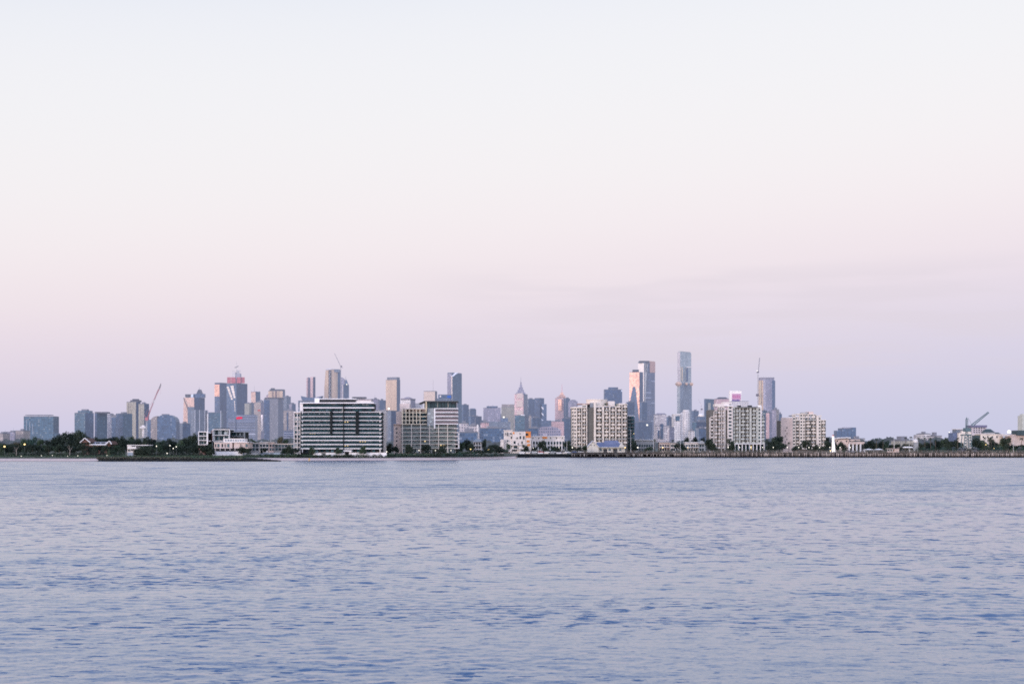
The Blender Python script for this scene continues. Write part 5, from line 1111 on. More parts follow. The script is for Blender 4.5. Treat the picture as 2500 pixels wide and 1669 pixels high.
def water_mat():
    m, nt, N, L = new_mat('sea_water')
    g = N('ShaderNodeNewGeometry')
    def mth(op, a, b=None):
        n = N('ShaderNodeMath'); n.operation = op
        for i, s in enumerate((a, b)):
            if s is None: continue
            if isinstance(s, (int, float)): n.inputs[i].default_value = s
            else: L(s, n.inputs[i])
        return n.outputs[0]
    def noise(scale, det, sx, loc=0):
        mp = N('ShaderNodeMapping'); mp.inputs['Scale'].default_value = (sx, 1, 1); mp.inputs['Location'].default_value = (loc, loc * 1.7, 0); mp.inputs['Rotation'].default_value = (0, 0, .10)
        L(g.outputs['Position'], mp.inputs[0]); n = N('ShaderNodeTexNoise'); n.inputs['Scale'].default_value = scale; n.inputs['Detail'].default_value = det; n.inputs['Roughness'].default_value = .6
        L(mp.outputs[0], n.inputs['Vector']); return n
    def slope(n, ax, ay, amp):
        s = N('ShaderNodeVectorMath'); s.operation = 'SUBTRACT'; L(n.outputs['Color'], s.inputs[0]); s.inputs[1].default_value = (.5, .5, .5)
        q = N('ShaderNodeSeparateXYZ'); L(s.outputs[0], q.inputs[0]); cq = N('ShaderNodeCombineXYZ'); L(q.outputs[0], cq.inputs[0])
        L(mth('SUBTRACT', mth('MULTIPLY', q.outputs[1], .35), mth('MULTIPLY', mth('ABSOLUTE', q.outputs[1]), .8)), cq.inputs[1])
        t = N('ShaderNodeVectorMath'); t.operation = 'MULTIPLY'; L(cq.outputs[0], t.inputs[0]); t.inputs[1].default_value = (ax, ay, 0)
        u = N('ShaderNodeVectorMath'); u.operation = 'SCALE'; L(t.outputs[0], u.inputs[0])
        if isinstance(amp, (int, float)): u.inputs['Scale'].default_value = amp
        else: L(amp, u.inputs['Scale'])
        return u.outputs[0]
    sp = N('ShaderNodeSeparateXYZ'); L(g.outputs['Position'], sp.inputs[0])
    # gust patches, and rougher water beyond about 170 m
    gust = noise(.030, 3, .35, 5)
    edge_ = mth('ADD', sp.outputs[1], mth('MULTIPLY', mth('SUBTRACT', gust.outputs[0], .5), 60))
    far = N('ShaderNodeMapRange'); far.interpolation_type = 'SMOOTHSTEP'; far.inputs[1].default_value = WFAR0; far.inputs[2].default_value = WFAR1; L(edge_, far.inputs[0])
    near_ = N('ShaderNodeMapRange'); near_.inputs[1].default_value = 36; near_.inputs[2].default_value = 130; near_.inputs[3].default_value = 1; near_.inputs[4].default_value = 0; L(sp.outputs[1], near_.inputs[0])
    patch = mth('MULTIPLY', mth('MAXIMUM', mth('SUBTRACT', gust.outputs[0], .42), 0), 3.0)
    amp = mth('ADD', mth('ADD', WA0, mth('MULTIPLY', far.outputs[0], WA1)), mth('ADD', mth('MULTIPLY', patch, WA2), mth('MULTIPLY', near_.outputs[0], WA3)))
    n1 = noise(3.2, 5, .5); n2 = noise(11.0, 3, .7, 9); n3 = noise(.7, 2, .35, 3)
    a = N('ShaderNodeVectorMath'); L(slope(n1, .5, 1.3, amp), a.inputs[0]); L(slope(n2, .8, 1.0, amp), a.inputs[1])
    a2 = N('ShaderNodeVectorMath'); L(a.outputs[0], a2.inputs[0]); L(slope(n3, .3, .7, amp), a2.inputs[1])
    # sparse steeper wavelets: dark blue streaks
    n4 = noise(2.3, 6, .45, 21); n5 = noise(.12, 4, .4, 33)
    st = mth('MULTIPLY', mth('MAXIMUM', mth('SUBTRACT', mth('ADD', n4.outputs[0], mth('MULTIPLY', mth('SUBTRACT', n5.outputs[0], .5), .42)), WST), 0), WSA)
    n6 = noise(.75, 5, .8, 47); n7 = noise(.13, 4, .45, 61)
    def band(a0, a1, b0, b1):
        u = N('ShaderNodeMapRange'); u.inputs[1].default_value = a0; u.inputs[2].default_value = a1; L(sp.outputs[1], u.inputs[0])
        w = N('ShaderNodeMapRange'); w.inputs[1].default_value = b0; w.inputs[2].default_value = b1; w.inputs[3].default_value = 1; w.inputs[4].default_value = 0; L(sp.outputs[1], w.inputs[0]); return mth('MULTIPLY', u.outputs[0], w.outputs[0])
    s6 = mth('MULTIPLY', mth('MULTIPLY', mth('MAXIMUM', mth('SUBTRACT', n6.outputs[0], .575), 0), 7.5), band(50, 90, 220, 320))
    s7 = mth('MULTIPLY', mth('MULTIPLY', mth('MAXIMUM', mth('SUBTRACT', n7.outputs[0], .55), 0), 1.8), band(120, 200, 1500, 1600))
    st = mth('ADD', st, mth('ADD', s6, s7))
    c = N('ShaderNodeCombineXYZ'); L(mth('MULTIPLY', st, -1), c.inputs[1])
    a3 = N('ShaderNodeVectorMath'); L(a2.outputs[0], a3.inputs[0]); L(c.outputs[0], a3.inputs[1])
    a4 = N('ShaderNodeVectorMath'); L(a3.outputs[0], a4.inputs[0]); L(g.outputs['Normal'], a4.inputs[1])
    nn = N('ShaderNodeVectorMath'); nn.operation = 'NORMALIZE'; L(a4.outputs[0], nn.inputs[0])
    b = N('ShaderNodeBsdfPrincipled'); b.inputs['Base Color'].default_value = WBASE + (1,); b.inputs['Roughness'].default_value = WR; b.inputs['IOR'].default_value = WIOR
    L(nn.outputs[0], b.inputs['Normal']); finish(nt, b.outputs[0], 0); return m
WFAR0, WFAR1, WA0, WA1, WA2, WA3 = 150, 205, .36, .34, .12, .05
WST, WSA, WBASE, WR, WIOR = .598, 12.0, (.050, .108, .222), .06, 2.25

def water():
    ds = [26.0]
    while ds[-1] < 300: ds.append(ds[-1] + max(.05, ds[-1] ** 2 / (6 * 1422) * .42))
    while ds[-1] < 1150: ds.append(ds[-1] * 1.02)
    y = np.array(ds); nx = 720; u = np.linspace(-1, 1, nx)
    Xg = u[None, :] * (y[:, None] * .47 + 16); Yg = np.repeat(y[:, None], nx, 1)
    dy = np.gradient(y)[:, None]; dx = (y * .47 + 16)[:, None] * 2 / nx
    rs = np.random.RandomState(5); H_ = np.zeros_like(Xg); CH = np.zeros_like(Xg)
    env = np.zeros_like(Xg)
    for k in range(14):
        th = rs.uniform(0, 6.28); lam = rs.uniform(7, 28); kx, ky = .45 * math.cos(th) * 6.283 / lam, math.sin(th) * 6.283 / lam
        env += np.sin(kx * Xg + ky * Yg + rs.uniform(0, 6.28))
    env = np.clip(.55 + .22 * env, .12, 2.0)
    for k in range(60):
        lam = .26 * (1.5 / .26) ** rs.uniform(0, 1); th = rs.normal(0, .8) + .05; kk = 6.283 / lam
        kx, ky = kk * math.sin(th), kk * math.cos(th); sl = .019 * (1.0 if lam < 1.3 else .5)
        fade = np.clip(lam / (2.6 * dy) - .6, 0, 1) * np.clip(lam / (3 * dx) - .5, 0, 1)
        ph = kx * Xg + ky * Yg + rs.uniform(0, 6.28); a = sl / kk
        H_ += a * np.sin(ph) * fade * (env if lam < 4 else 1); CH += a * np.cos(ph) * fade * 1.0
    Yd = Yg + CH * .9
    co = np.stack([Xg, Yd, H_], -1).reshape(-1, 3).astype(np.float32)
    ny = len(y); me = bpy.data.meshes.new('sea'); 
    idx = np.arange(ny * nx).reshape(ny, nx)
    q = np.stack([idx[:-1, :-1], idx[:-1, 1:], idx[1:, 1:], idx[1:, :-1]], -1).reshape(-1, 4)
    me.vertices.add(len(co)); me.vertices.foreach_set('co', co.ravel()); me.loops.add(q.size); me.loops.foreach_set('vertex_index', q.ravel().astype(np.int32))
    me.polygons.add(len(q)); me.polygons.foreach_set('loop_start', np.arange(0, q.size, 4, dtype=np.int32)); me.polygons.foreach_set('loop_total', np.full(len(q), 4, dtype=np.int32))
    me.update(calc_edges=True); me.polygons.foreach_set('use_smooth', np.ones(len(q), bool)); me.materials.append(water_mat())
    o = bpy.data.objects.new('sea', me); C.objects.link(o); struct(o)
water()

# ------------------------------------------------------------------ trees
def leaf_mat(name, c0, c1, D=0):
    m, nt, N, L = new_mat(name)
    g = N('ShaderNodeNewGeometry'); n = N('ShaderNodeTexNoise'); n.inputs['Scale'].default_value = .35; n.inputs['Detail'].default_value = 3; L(g.outputs['Position'], n.inputs['Vector'])
    oi = N('ShaderNodeObjectInfo'); ad = N('ShaderNodeMath'); ad.operation = 'MULTIPLY_ADD'; L(oi.outputs['Random'], ad.inputs[0]); ad.inputs[1].default_value = .5; L(n.outputs[0], ad.inputs[2])
    r = N('ShaderNodeValToRGB'); r.color_ramp.elements[0].position = .45; r.color_ramp.elements[0].color = c0 + (1,); r.color_ramp.elements[1].position = 1.0; r.color_ramp.elements[1].color = c1 + (1,)
    L(ad.outputs[0], r.inputs[0]); b = N('ShaderNodeBsdfPrincipled'); b.inputs['Roughness'].default_value = .8; b.inputs['Specular IOR Level'].default_value = .2
    L(r.outputs[0], b.inputs['Base Color']); finish(nt, b.outputs[0], haze_of(D)); return m
LEAF = {'dark': leaf_mat('leaves_dark', (.017, .030, .026), (.048, .068, .048)), 'green': leaf_mat('leaves_green', (.024, .048, .036), (.065, .10, .06)),
        'teal': leaf_mat('leaves_teal', (.03, .065, .055), (.06, .11, .09)), 'olive': leaf_mat('leaves_olive', (.07, .07, .045), (.14, .13, .09)),
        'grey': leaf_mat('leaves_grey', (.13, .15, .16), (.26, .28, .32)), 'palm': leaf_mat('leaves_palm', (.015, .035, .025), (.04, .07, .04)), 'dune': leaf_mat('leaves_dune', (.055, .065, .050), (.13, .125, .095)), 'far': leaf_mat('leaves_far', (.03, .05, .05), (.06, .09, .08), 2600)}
BARK = plain('bark', (.10, .08, .065), .9); BARKP = plain('bark_pale', (.32, .28, .25), .9)
def quads(pts, rs, size, flat=0.5, name='crown'):
    """many leaf-sized faces at the given points"""
    n = len(pts); a = rs.normal(size=(n, 3)); a[:, 2] *= flat; a /= np.linalg.norm(a, axis=1)[:, None]
    b = np.cross(a, rs.normal(size=(n, 3))); b /= np.linalg.norm(b, axis=1)[:, None]
    s = (size * rs.uniform(.5, 1.3, n))[:, None]
    v = np.stack([pts - a * s - b * s * .5, pts + a * s * .2 - b * s * .7, pts + a * s + b * s * .4, pts - a * s * .3 + b * s * .7], 1).reshape(-1, 3)
    f = np.arange(n * 4).reshape(n, 4)
    me = bpy.data.meshes.new(name); me.from_pydata(v.tolist(), [], f.tolist()); me.update(); return me
def crown_mesh(seed, n=1800, wide=1.0, lobes=9):
    rs = np.random.RandomState(seed); pts = []
    cs = [(0, 0, .62, .30)]
    for k in range(lobes):
        th = rs.uniform(0, 6.28); r = rs.uniform(.15, .33); z = rs.uniform(.35, .84); cs.append((r * math.cos(th) * (1 - (z - .35) * .6), r * math.sin(th) * (1 - (z - .35) * .6), z, rs.uniform(.13, .21)))
    for i in range(n):
        c = cs[rs.randint(len(cs))]; d = rs.normal(size=3); d /= np.linalg.norm(d); rr = c[3] * rs.uniform(.45, 1.08)
        p = (c[0] + d[0] * rr, c[1] + d[1] * rr, c[2] + d[2] * rr * .85)
        pts.append(p)
    pts = np.array(pts); mx = pts[:, 2].max(); pts[:, 2] *= 1 / mx; pts[:, :2] *= 1.0 / (pts[:, 0].max() - pts[:, 0].min())
    return quads(pts, rs, .040)
def trunk_mesh(seed, bare=False):
    rs = random.Random(seed); m = M(); t = (rs.uniform(-.03, .03), rs.uniform(-.03, .03), .42)
    m.tube((0, 0, -.02), t, .032, .020, 7); 
    for k in range(5):
        th = k * 1.26 + rs.uniform(-.3, .3); e = (t[0] + .22 * math.cos(th), t[1] + .22 * math.sin(th), rs.uniform(.6, .8)); s = (t[0] * .8, t[1] * .8, rs.uniform(.28, .42))
        m.tube(s, e, .013, .004, 5)
    return m.mesh('trunk', [BARKP if bare else BARK])
CR = {}; TK = {}
for k in range(7): CR[k] = crown_mesh(40 + k, lobes=7 + k); TK[k] = trunk_mesh(k)
# low bushes reuse a rounder crown that reaches the ground
def bush_mesh(seed):
    rs = np.random.RandomState(seed); pts = []
    for i in range(700):
        d = rs.normal(size=3); d /= np.linalg.norm(d); r = rs.uniform(.6, 1.0) * (1 + .18 * math.sin(5 * d[0] + seed) + .15 * math.sin(4 * d[1]))
        pts.append((d[0] * r * .5, d[1] * r * .5, abs(d[2]) * r * .95))
    return quads(np.array(pts), rs, .05)
BU = {k: bush_mesh(70 + k) for k in range(4)}
def palm_mesh(seed):
    rs = random.Random(seed); m = M()
    for k in range(22):
        th = 6.283 * k / 22 + rs.uniform(-.1, .1); up = rs.uniform(-.25, .55); L_ = .5; px_, pz = 0, 0; prev = (0, 0, 0); w0 = .05
        for s in range(1, 6):
            r = L_ * s / 5 * (1 - .1 * (up > .3)); z = up * .42 * s / 5 * 1.6 - .36 * (s / 5) ** 2; cur = (r * math.cos(th), r * math.sin(th), z); w1 = .07 * (1 - s / 6.5)
            sx, sy = -math.sin(th), math.cos(th)
            m.face([(prev[0] - sx * w0, prev[1] - sy * w0, prev[2] - w0 * .5), (cur[0] - sx * w1, cur[1] - sy * w1, cur[2] - w1 * .5), cur, prev]); m.face([prev, cur, (cur[0] + sx * w1, cur[1] + sy * w1, cur[2] - w1 * .5), (prev[0] + sx * w0, prev[1] + sy * w0, prev[2] - w0 * .5)])
            prev = cur; w0 = w1
    return m.mesh('crown', [LEAF['palm']])
PM = {k: palm_mesh(k) for k in range(3)}
ptm = M(); 
for k in range(6): ptm.tube((.0, 0, k / 6), (.0, 0, (k + 1) / 6), .5 - k * .03, .44 - k * .03, 7, cap=False)
PTM = ptm.mesh('trunk', [BARK])
rt = random.Random(11)
def mesh_child(nm, me, par, loc, sc, rz, mat=None):
    o = bpy.data.objects.new(nm, me); C.objects.link(o); o.parent = par; o.location = loc; o.scale = sc; o.rotation_euler = (0, 0, rz)
    if mat is not None:
        if not me.materials: me.materials.append(LEAF['dark'])
        o.material_slots[0].link = 'OBJECT'; o.material_slots[0].material = mat
    return o
def tree(px, ytop, wpx, D, kind, label, group=None, base=GZ, name='tree', sink=.12):
    h = Z(ytop, D) - base; w = W(wpx, D)
    e = thing(name, label, 'tree', (X(px, D), D, base), group); k = rt.randrange(7); rz = rt.uniform(0, 6.28)
    h2 = h * (1 + sink)
    mesh_child('trunk', TK[k], e, (0, 0, 0), (w * .8, w * .8, h * .95), rz)
    mesh_child('crown', CR[k], e, (0, 0, -h * sink), (w * 1.08, w * 1.08, h2), rz, LEAF[kind])
    return e
def bush(px, ytop, wpx, D, kind, label, group=None, base=GZ):
    o = bpy.data.objects.new('shrub', BU[rt.randrange(4)]); C.objects.link(o); o.location = (X(px, D), D, base - .2); w = W(wpx, D); o.scale = (w, w, Z(ytop, D) - base + .2); o.rotation_euler = (0, 0, rt.uniform(0, 6))
    if not o.data.materials: o.data.materials.append(LEAF['dark'])
    o.material_slots[0].link = 'OBJECT'; o.material_slots[0].material = LEAF[kind]
    return tag(o, label, 'shrub', group)
def palm(px, ytop, wpx, D, label, group=None, base=GZ):
    w = W(wpx, D); top = Z(ytop, D) - .1 * w; e = thing('palm_tree', label, 'palm', (X(px, D), D, base), group)
    o = bpy.data.objects.new('trunk', PTM); C.objects.link(o); o.parent = e; o.scale = (.45, .45, top - base)
    mesh_child('crown', PM[rt.randrange(3)], e, (0, 0, top - base), (w, w, w * 1.05), rt.uniform(0, 6)); return e
TG1 = 'trees of the dense belt above the left beach'
TL1 = 'dark tree in the dense green belt above the left beach'
back = [(3, 1080, 26, 'dark'), (22, 1082, 24, 'dark'), (42, 1078, 22, 'olive'), (60, 1071, 24, 'green'), (80, 1065, 26, 'teal'), (100, 1071, 24, 'green'), (118, 1073, 24, 'dark'), (136, 1064, 26, 'dark'), (150, 1056, 30, 'dark'), (167, 1053, 32, 'dark'),
        (186, 1050, 34, 'dark'), (202, 1051, 30, 'dark'), (213, 1058, 24, 'dark'), (228, 1066, 26, 'dark'), (242, 1068, 24, 'dark'), (258, 1068, 24, 'dark'), (277, 1065, 28, 'dark'), (292, 1066, 22, 'dark'), (304, 1063, 24, 'dark'), (318, 1064, 22, 'green'), (335, 1070, 26, 'dark'),
        (356, 1065, 26, 'dark'), (372, 1068, 24, 'dark'), (393, 1074, 24, 'green'), (411, 1069, 26, 'dark'), (425, 1075, 22, 'dark'), (440, 1073, 24, 'green'), (455, 1068, 26, 'dark'), (470, 1061, 26, 'dark'), (479, 1056, 20, 'dark')]
for px, y, w, k in back: tree(px, y, w, 790 + rt.uniform(-15, 15), k, TL1, TG1)
for i in range(36):
    px = -6 + i * 13.9 + rt.uniform(-3, 3)
    if 305 < px < 336: continue
    y = 1086 + rt.uniform(-4, 4) if not 200 < px < 275 else 1086.5 + rt.uniform(-.5, 1)
    tree(px, y, 22, 715 + rt.uniform(-10, 10), rt.choice(['dark', 'dark', 'green', 'dark']), 'low dark tree in the front row of the left green belt', 'front row trees of the left green belt')
for i in range(34):
    px = -4 + i * 15 + rt.uniform(-3, 3)
    if 308 < px < 330 or px > 512: continue
    bush(px, 1100 + rt.uniform(-3, 3), 20, 672 + rt.uniform(-4, 4), rt.choice(['dark', 'dark', 'green']), 'dark shrub along the foot of the left green belt', 'shrubs along the foot of the left green belt', base=1.7)
for px, y, w, D in ((344, 1090, 26, 662), (335, 1096, 18, 662), (360, 1089, 22, 663)): tree(px, y, w, D, 'dark', 'dark tree crowding the right side of the small white kiosk', 'trees beside the white kiosk', base=2)
for px, y, w, k in ((488, 1084, 24, 'dark'), (500, 1086, 24, 'dark'), (512, 1083, 22, 'dark'), (518, 1092, 16, 'dark'), (473, 1082, 26, 'dark')): tree(px, y, w, 676, k, 'dark tree in front of the white framed flats', 'trees in front of the white framed flats', base=2)
for px, y, D in ((40, 1092, 668), (170, 1096, 668)):   # pale bare trunks
    e = thing('bare_tree', 'pale forked bare trunk at far left by the two warm lamps' if px == 40 else 'pale slanting bare trunk in front of the dark domed trees', 'tree', (X(px, D), D, 1.8))
    o = bpy.data.objects.new('trunk', trunk_mesh(px, True)); C.objects.link(o); o.parent = e; o.scale = (5.5, 5.5, 7.0)
mids = [
 (590, 1090, 20, 680, 'dark', 'dark round tree in front of the right end of the pale pink beach house'), (603, 1094, 16, 680, 'dark', 'small dark tree between the beach house and the first townhouse'),
 (618, 1070, 10, 820, 'green', 'narrow tree showing above the first townhouse roof'), (628, 1076, 14, 820, 'green', 'low tree showing above the second townhouse roof'), (642, 1092, 16, 684, 'dark', 'dark tree before the pale fronted townhouse'),
 (684, 1064, 16, 830, 'olive', 'olive tree rising behind the wide dark townhouse'), (697, 1070, 16, 830, 'green', 'green tree behind the right end of the wide dark townhouse'),
 (694, 1092, 20, 684, 'green', 'green tree in front of the wide dark townhouse'), (708, 1086, 20, 684, 'dark', 'dark tree left of the left wing of the long white block'), (722, 1094, 18, 680, 'dark', 'dark tree against the left wing of the long white block'),
 (763, 1090, 16, 676, 'green', 'street tree before the left part of the long white block'), (827, 1091, 16, 676, 'green', 'street tree before the middle of the long white block'), (886, 1087, 18, 676, 'green', 'street tree before the right part of the long white block'),
 (790, 1105, 14, 672, 'dark', 'low round tree by the garden wall of the long white block'),
 (942, 1086, 18, 730, 'dark', 'dark tree just right of the long white block'), (955, 1081, 22, 730, 'dark', 'largest dark tree between the long white block and the beige block'), (966, 1088, 18, 715, 'dark', 'dark tree at the left corner of the beige block'),
 (1000, 1083, 26, 700, 'dark', 'round dark tree before the left part of the beige block'), (1041, 1084, 24, 700, 'dark', 'round dark tree before the middle of the beige block'), (1081, 1083, 22, 700, 'dark', 'round dark tree before the right part of the beige block'), (1062, 1094, 16, 700, 'dark', 'small dark tree between the two round ones before the beige block'),
 (1112, 1078, 24, 730, 'dark', 'dark tree touching the right end of the beige block'), (1126, 1077, 22, 735, 'green', 'green tree second right of the beige block'), (1141, 1071, 24, 740, 'dark', 'tall dark tree left of the small cream villa'), (1150, 1082, 18, 725, 'dark', 'dark tree against the left wall of the small cream villa'),
 (1182, 1071, 12, 745, 'dark', 'slim dark tree right of the small cream villa'), (1193, 1086, 20, 735, 'dark', 'dark tree second right of the small cream villa'), (1207, 1084, 26, 745, 'dark', 'broad dark tree left of the white and orange flats'), (1222, 1088, 24, 755, 'dark', 'dark tree at the stepped wing of the white and orange flats'), (1170, 1099, 22, 700, 'dark', 'low dark tree before the small cream villa'),
 (1243, 1082, 12, 885, 'green', 'small tree before the left part of the white and orange flats'), (1283, 1084, 18, 885, 'dark', 'dark tree before the orange corner'), (1277, 1096, 14, 882, 'dark', 'low tree beside the orange corner'), (1304, 1091, 16, 890, 'dark', 'dark tree before the left end of the long white terrace'), (1322, 1074, 18, 890, 'dark', 'tallest dark tree before the long white terrace'),
 (1334, 1089, 20, 885, 'dark', 'dark tree below the orange panel of the long white terrace'), (1350, 1087, 18, 890, 'green', 'green tree before the right half of the long white terrace'), (1362, 1091, 16, 885, 'dark', 'dark tree near the right end of the long white terrace'), (1385, 1074, 20, 890, 'dark', 'tall dark tree in the gap left of the tall cream block'), (1396, 1086, 14, 885, 'dark', 'small tree against the left edge of the tall cream block'),
 (1412, 1090, 18, 885, 'dark', 'low tree at the foot of the tall cream block'), (1428, 1086, 14, 900, 'green', 'tree touching the left gable of the white boat shed'), (1545, 1072, 20, 905, 'dark', 'dark tree right of the white boat shed'), (1538, 1084, 16, 900, 'dark', 'lower dark tree beside the right end of the white boat shed'),
 (1585, 1090, 22, 900, 'green', 'green tree before the low grey pavilion'), (1660, 1080, 26, 900, 'dark', 'broad dark tree before the small white shop'), (1676, 1066, 14, 1000, 'dark', 'dark tree behind the white cafe roof, left'), (1696, 1066, 16, 1000, 'dark', 'dark tree behind the white cafe roof, right'),
 (1714, 1066, 18, 1000, 'dark', 'dark tree behind the grey stone house'), (1730, 1070, 22, 915, 'dark', 'dark tree left foot of the white stepped block'), (1741, 1077, 18, 910, 'dark', 'dark tree in front of the white stepped block'), (1784, 1070, 20, 915, 'dark', 'dark tree at the seam of the white stepped and grey green blocks'),
 (1876, 1072, 20, 930, 'dark', 'dark tree just right of the white colonnade'), (1888, 1067, 22, 935, 'dark', 'dark tree in the middle of the cluster right of the colonnade'), (1902, 1063, 24, 940, 'dark', 'tallest tree of the cluster right of the colonnade'), (1912, 1080, 16, 925, 'dark', 'dark tree against the blank peach flank'), (1894, 1084, 26, 915, 'dark', 'low front tree of the cluster right of the colonnade'),
 (1946, 1086, 22, 920, 'dark', 'low dark tree before the left balconies of the farthest right cream block'), (1970, 1073, 24, 930, 'dark', 'rounded dark tree before the middle of the farthest right cream block'), (1990, 1084, 20, 925, 'dark', 'dark tree before the right part of the farthest right cream block'), (2006, 1088, 18, 920, 'dark', 'low tree near the right corner of the farthest right cream block'),
 (2019, 1065, 10, 1000, 'dark', 'slim tree just beyond the right corner of the farthest right cream block'), (2023, 1075, 22, 940, 'dark', 'dark tree just left of the lighthouse'), (2052, 1077, 18, 940, 'dark', 'dark tree just right of the lighthouse'), (2062, 1084, 18, 940, 'dark', 'dark tree at the first arch of the peach hall'), (2040, 1078, 18, 935, 'dark', 'dark tree right behind the lighthouse'),
 (2350, 1092, 22, 905, 'grey', 'rounded grey twiggy tree left below the green crane'), (2374, 1091, 24, 905, 'grey', 'rounded grey twiggy tree right below the green crane'), (2492, 1091, 18, 905, 'grey', 'grey twiggy tree by the right edge'),
]
for px, y, w, D, k, lb in mids: tree(px, y, w, D, k, lb)
TG2, TL2 = 'trees of the green belt right of the peach hall', 'dark tree in the green belt right of the peach hall'
for px, y, w, k in ((2114, 1080, 18, 'dark'), (2124, 1073, 18, 'dark'), (2137, 1078, 16, 'dark'), (2150, 1076, 20, 'dark'), (2163, 1074, 18, 'green'), (2178, 1084, 20, 'dark'), (2192, 1083, 20, 'dark'), (2205, 1082, 18, 'dark'), (2218, 1083, 18, 'dark'), (2227, 1086, 14, 'dark')): tree(px, y, w, 960 + rt.uniform(-15, 15), k, TL2, TG2)
TG3, TL3 = 'trees of the dense belt around the green crane', 'dark tree in the dense belt around the green crane'
for px, y, w, k in ((2248, 1080, 22, 'dark'), (2262, 1078, 20, 'dark'), (2276, 1080, 20, 'dark'), (2290, 1074, 20, 'dark'), (2302, 1072, 20, 'green'), (2314, 1067, 22, 'dark'), (2327, 1073, 20, 'dark'), (2341, 1076, 20, 'teal'), (2380, 1070, 22, 'dark'), (2392, 1068, 24, 'dark'), (2404, 1074, 20, 'green'), (2418, 1068, 22, 'dark'), (2432, 1078, 20, 'dark'), (2444, 1072, 20, 'green'), (2457, 1066, 26, 'dark'), (2472, 1084, 20, 'dark'), (2484, 1086, 20, 'dark'), (2499, 1084, 20, 'dark')):
    tree(px, y, w, 955 + rt.uniform(-12, 12), k, TL3, TG3)
for i in range(19): bush(2246 + i * 14 + rt.uniform(-3, 3), 1090 + rt.uniform(-3, 3), 20, 905 + rt.uniform(-3, 3), rt.choice(['dark', 'green', 'teal']), 'shrub along the promenade around the green crane', 'shrubs along the promenade around the green crane')
for i in range(14): bush(1750 + i * 10.5 + rt.uniform(-2, 2), 1097 + rt.uniform(-1, 2), 14, 900, rt.choice(['dark', 'green']), 'clipped shrub on the promenade before the right hand cream blocks', 'shrubs before the right hand cream blocks')
for i in range(13): bush(1560 + i * 13 + rt.uniform(-3, 3), 1098 + rt.uniform(-2, 2), 15, 895, rt.choice(['dark', 'green', 'teal']), 'shrub on the promenade right of the boat shed', 'shrubs right of the boat shed')
for i in range(17): bush(2046 + i * 12 + rt.uniform(-3, 3), 1098 + rt.uniform(-1.5, 1.5), 14, 895, rt.choice(['dark', 'green', 'grey']), 'shrub between the lighthouse and the water tank', 'shrubs between the lighthouse and the water tank')
for i in range(12): bush(1285 + i * 11 + rt.uniform(-2, 2), 1099 + rt.uniform(-1.5, 1.5), 14, 882, rt.choice(['dark', 'green', 'teal']), 'shrub before the long white terrace', 'shrubs before the long white terrace')
for i in range(26):
    px = 606 + i * 14 + rt.uniform(-3, 3); bush(px, 1107 + rt.uniform(-2, 2) + (2 if px > 740 else 0), 17, 668 + rt.uniform(-2, 2) + (4 if px > 900 else 0), rt.choice(['dark', 'green', 'dark']), 'shrub on the bank between beach and low walls', 'shrubs on the bank above the middle beach', base=1.6)
for i in range(21):
    px = 965 + i * 13 + rt.uniform(-3, 3); Db = 690 if px < 1100 else 690 + (px - 1100) * .45; bush(px, 1105.5 + rt.uniform(-2.5, 2), 16, Db, rt.choice(['dark', 'green', 'dark', 'teal']), 'shrub behind the beach before the beige block and villa', 'shrubs behind the right end of the beach', base=1.8)
PLS = [(1250, 1089, 10, 'before the white and orange flats'), (1598, 1071, 11, 'right of the low grey pavilion'), (1643, 1073, 11, 'left of the small white shop'), (1926, 1079, 12, 'before the blank peach flank'), (1955, 1084, 10, 'before the farthest right cream block, left'), (1690, 1084, 9, 'before the white cafe'),
       (2140, 1070, 11, 'tallest in the belt right of the peach hall'), (2156, 1071, 10, 'second in the belt right of the peach hall'), (2211, 1067, 10, 'left neighbour of the water tank'), (2224, 1065, 11, 'tall one beside the water tank'), (2242, 1067, 9, 'just right of the water tank'), (2258, 1067, 11, 'second right of the water tank'), (2272, 1068, 11, 'third right of the water tank'),
       (2284, 1072, 10, 'fourth right of the water tank'), (2338, 1068, 11, 'left leg of the green crane'), (2404, 1067, 10, 'before the long cream hall, left'), (2420, 1066, 12, 'before the long cream hall, middle'), (2494, 1068, 14, 'before the peach wall at the right edge')]
for px, y, w, lb in PLS: palm(px, y, w, 925 + rt.uniform(-8, 8), 'palm tree ' + lb)
# hazy suburb tree lines far behind (countless crowns read as one mass)
rs = np.random.RandomState(9)
def treeline(px0, px1, D, y0, n, seed):
    x = rs.uniform(px0, px1, n); top = y0 + 3 * np.sin(x * .05 + seed) + 2.5 * np.sin(x * .17 + seed * 2); t_ = rs.uniform(0, 1, n) ** .6
    d = D + rs.uniform(-30, 30, n); zt = EYE + (HZ - top) / F * D; z = GZ + (zt - GZ) * t_
    pts = np.stack([(x - 1250) / F * d, d, z], 1); me = quads(pts, rs, 2.4, name='distant_treeline'); me.materials.append(LEAF['far'])
    o = bpy.data.objects.new('distant_treeline', me); C.objects.link(o); o['kind'] = 'stuff'; tag(o, 'hazy line of distant suburban trees behind the waterfront at ' + {1: 'left', 2: 'centre', 3: 'right'}[seed], 'trees')
treeline(-60, 720, 1500, 1074, 3800, 1); treeline(930, 1760, 1450, 1080, 3800, 2); treeline(1850, 2560, 1500, 1073, 3600, 3)
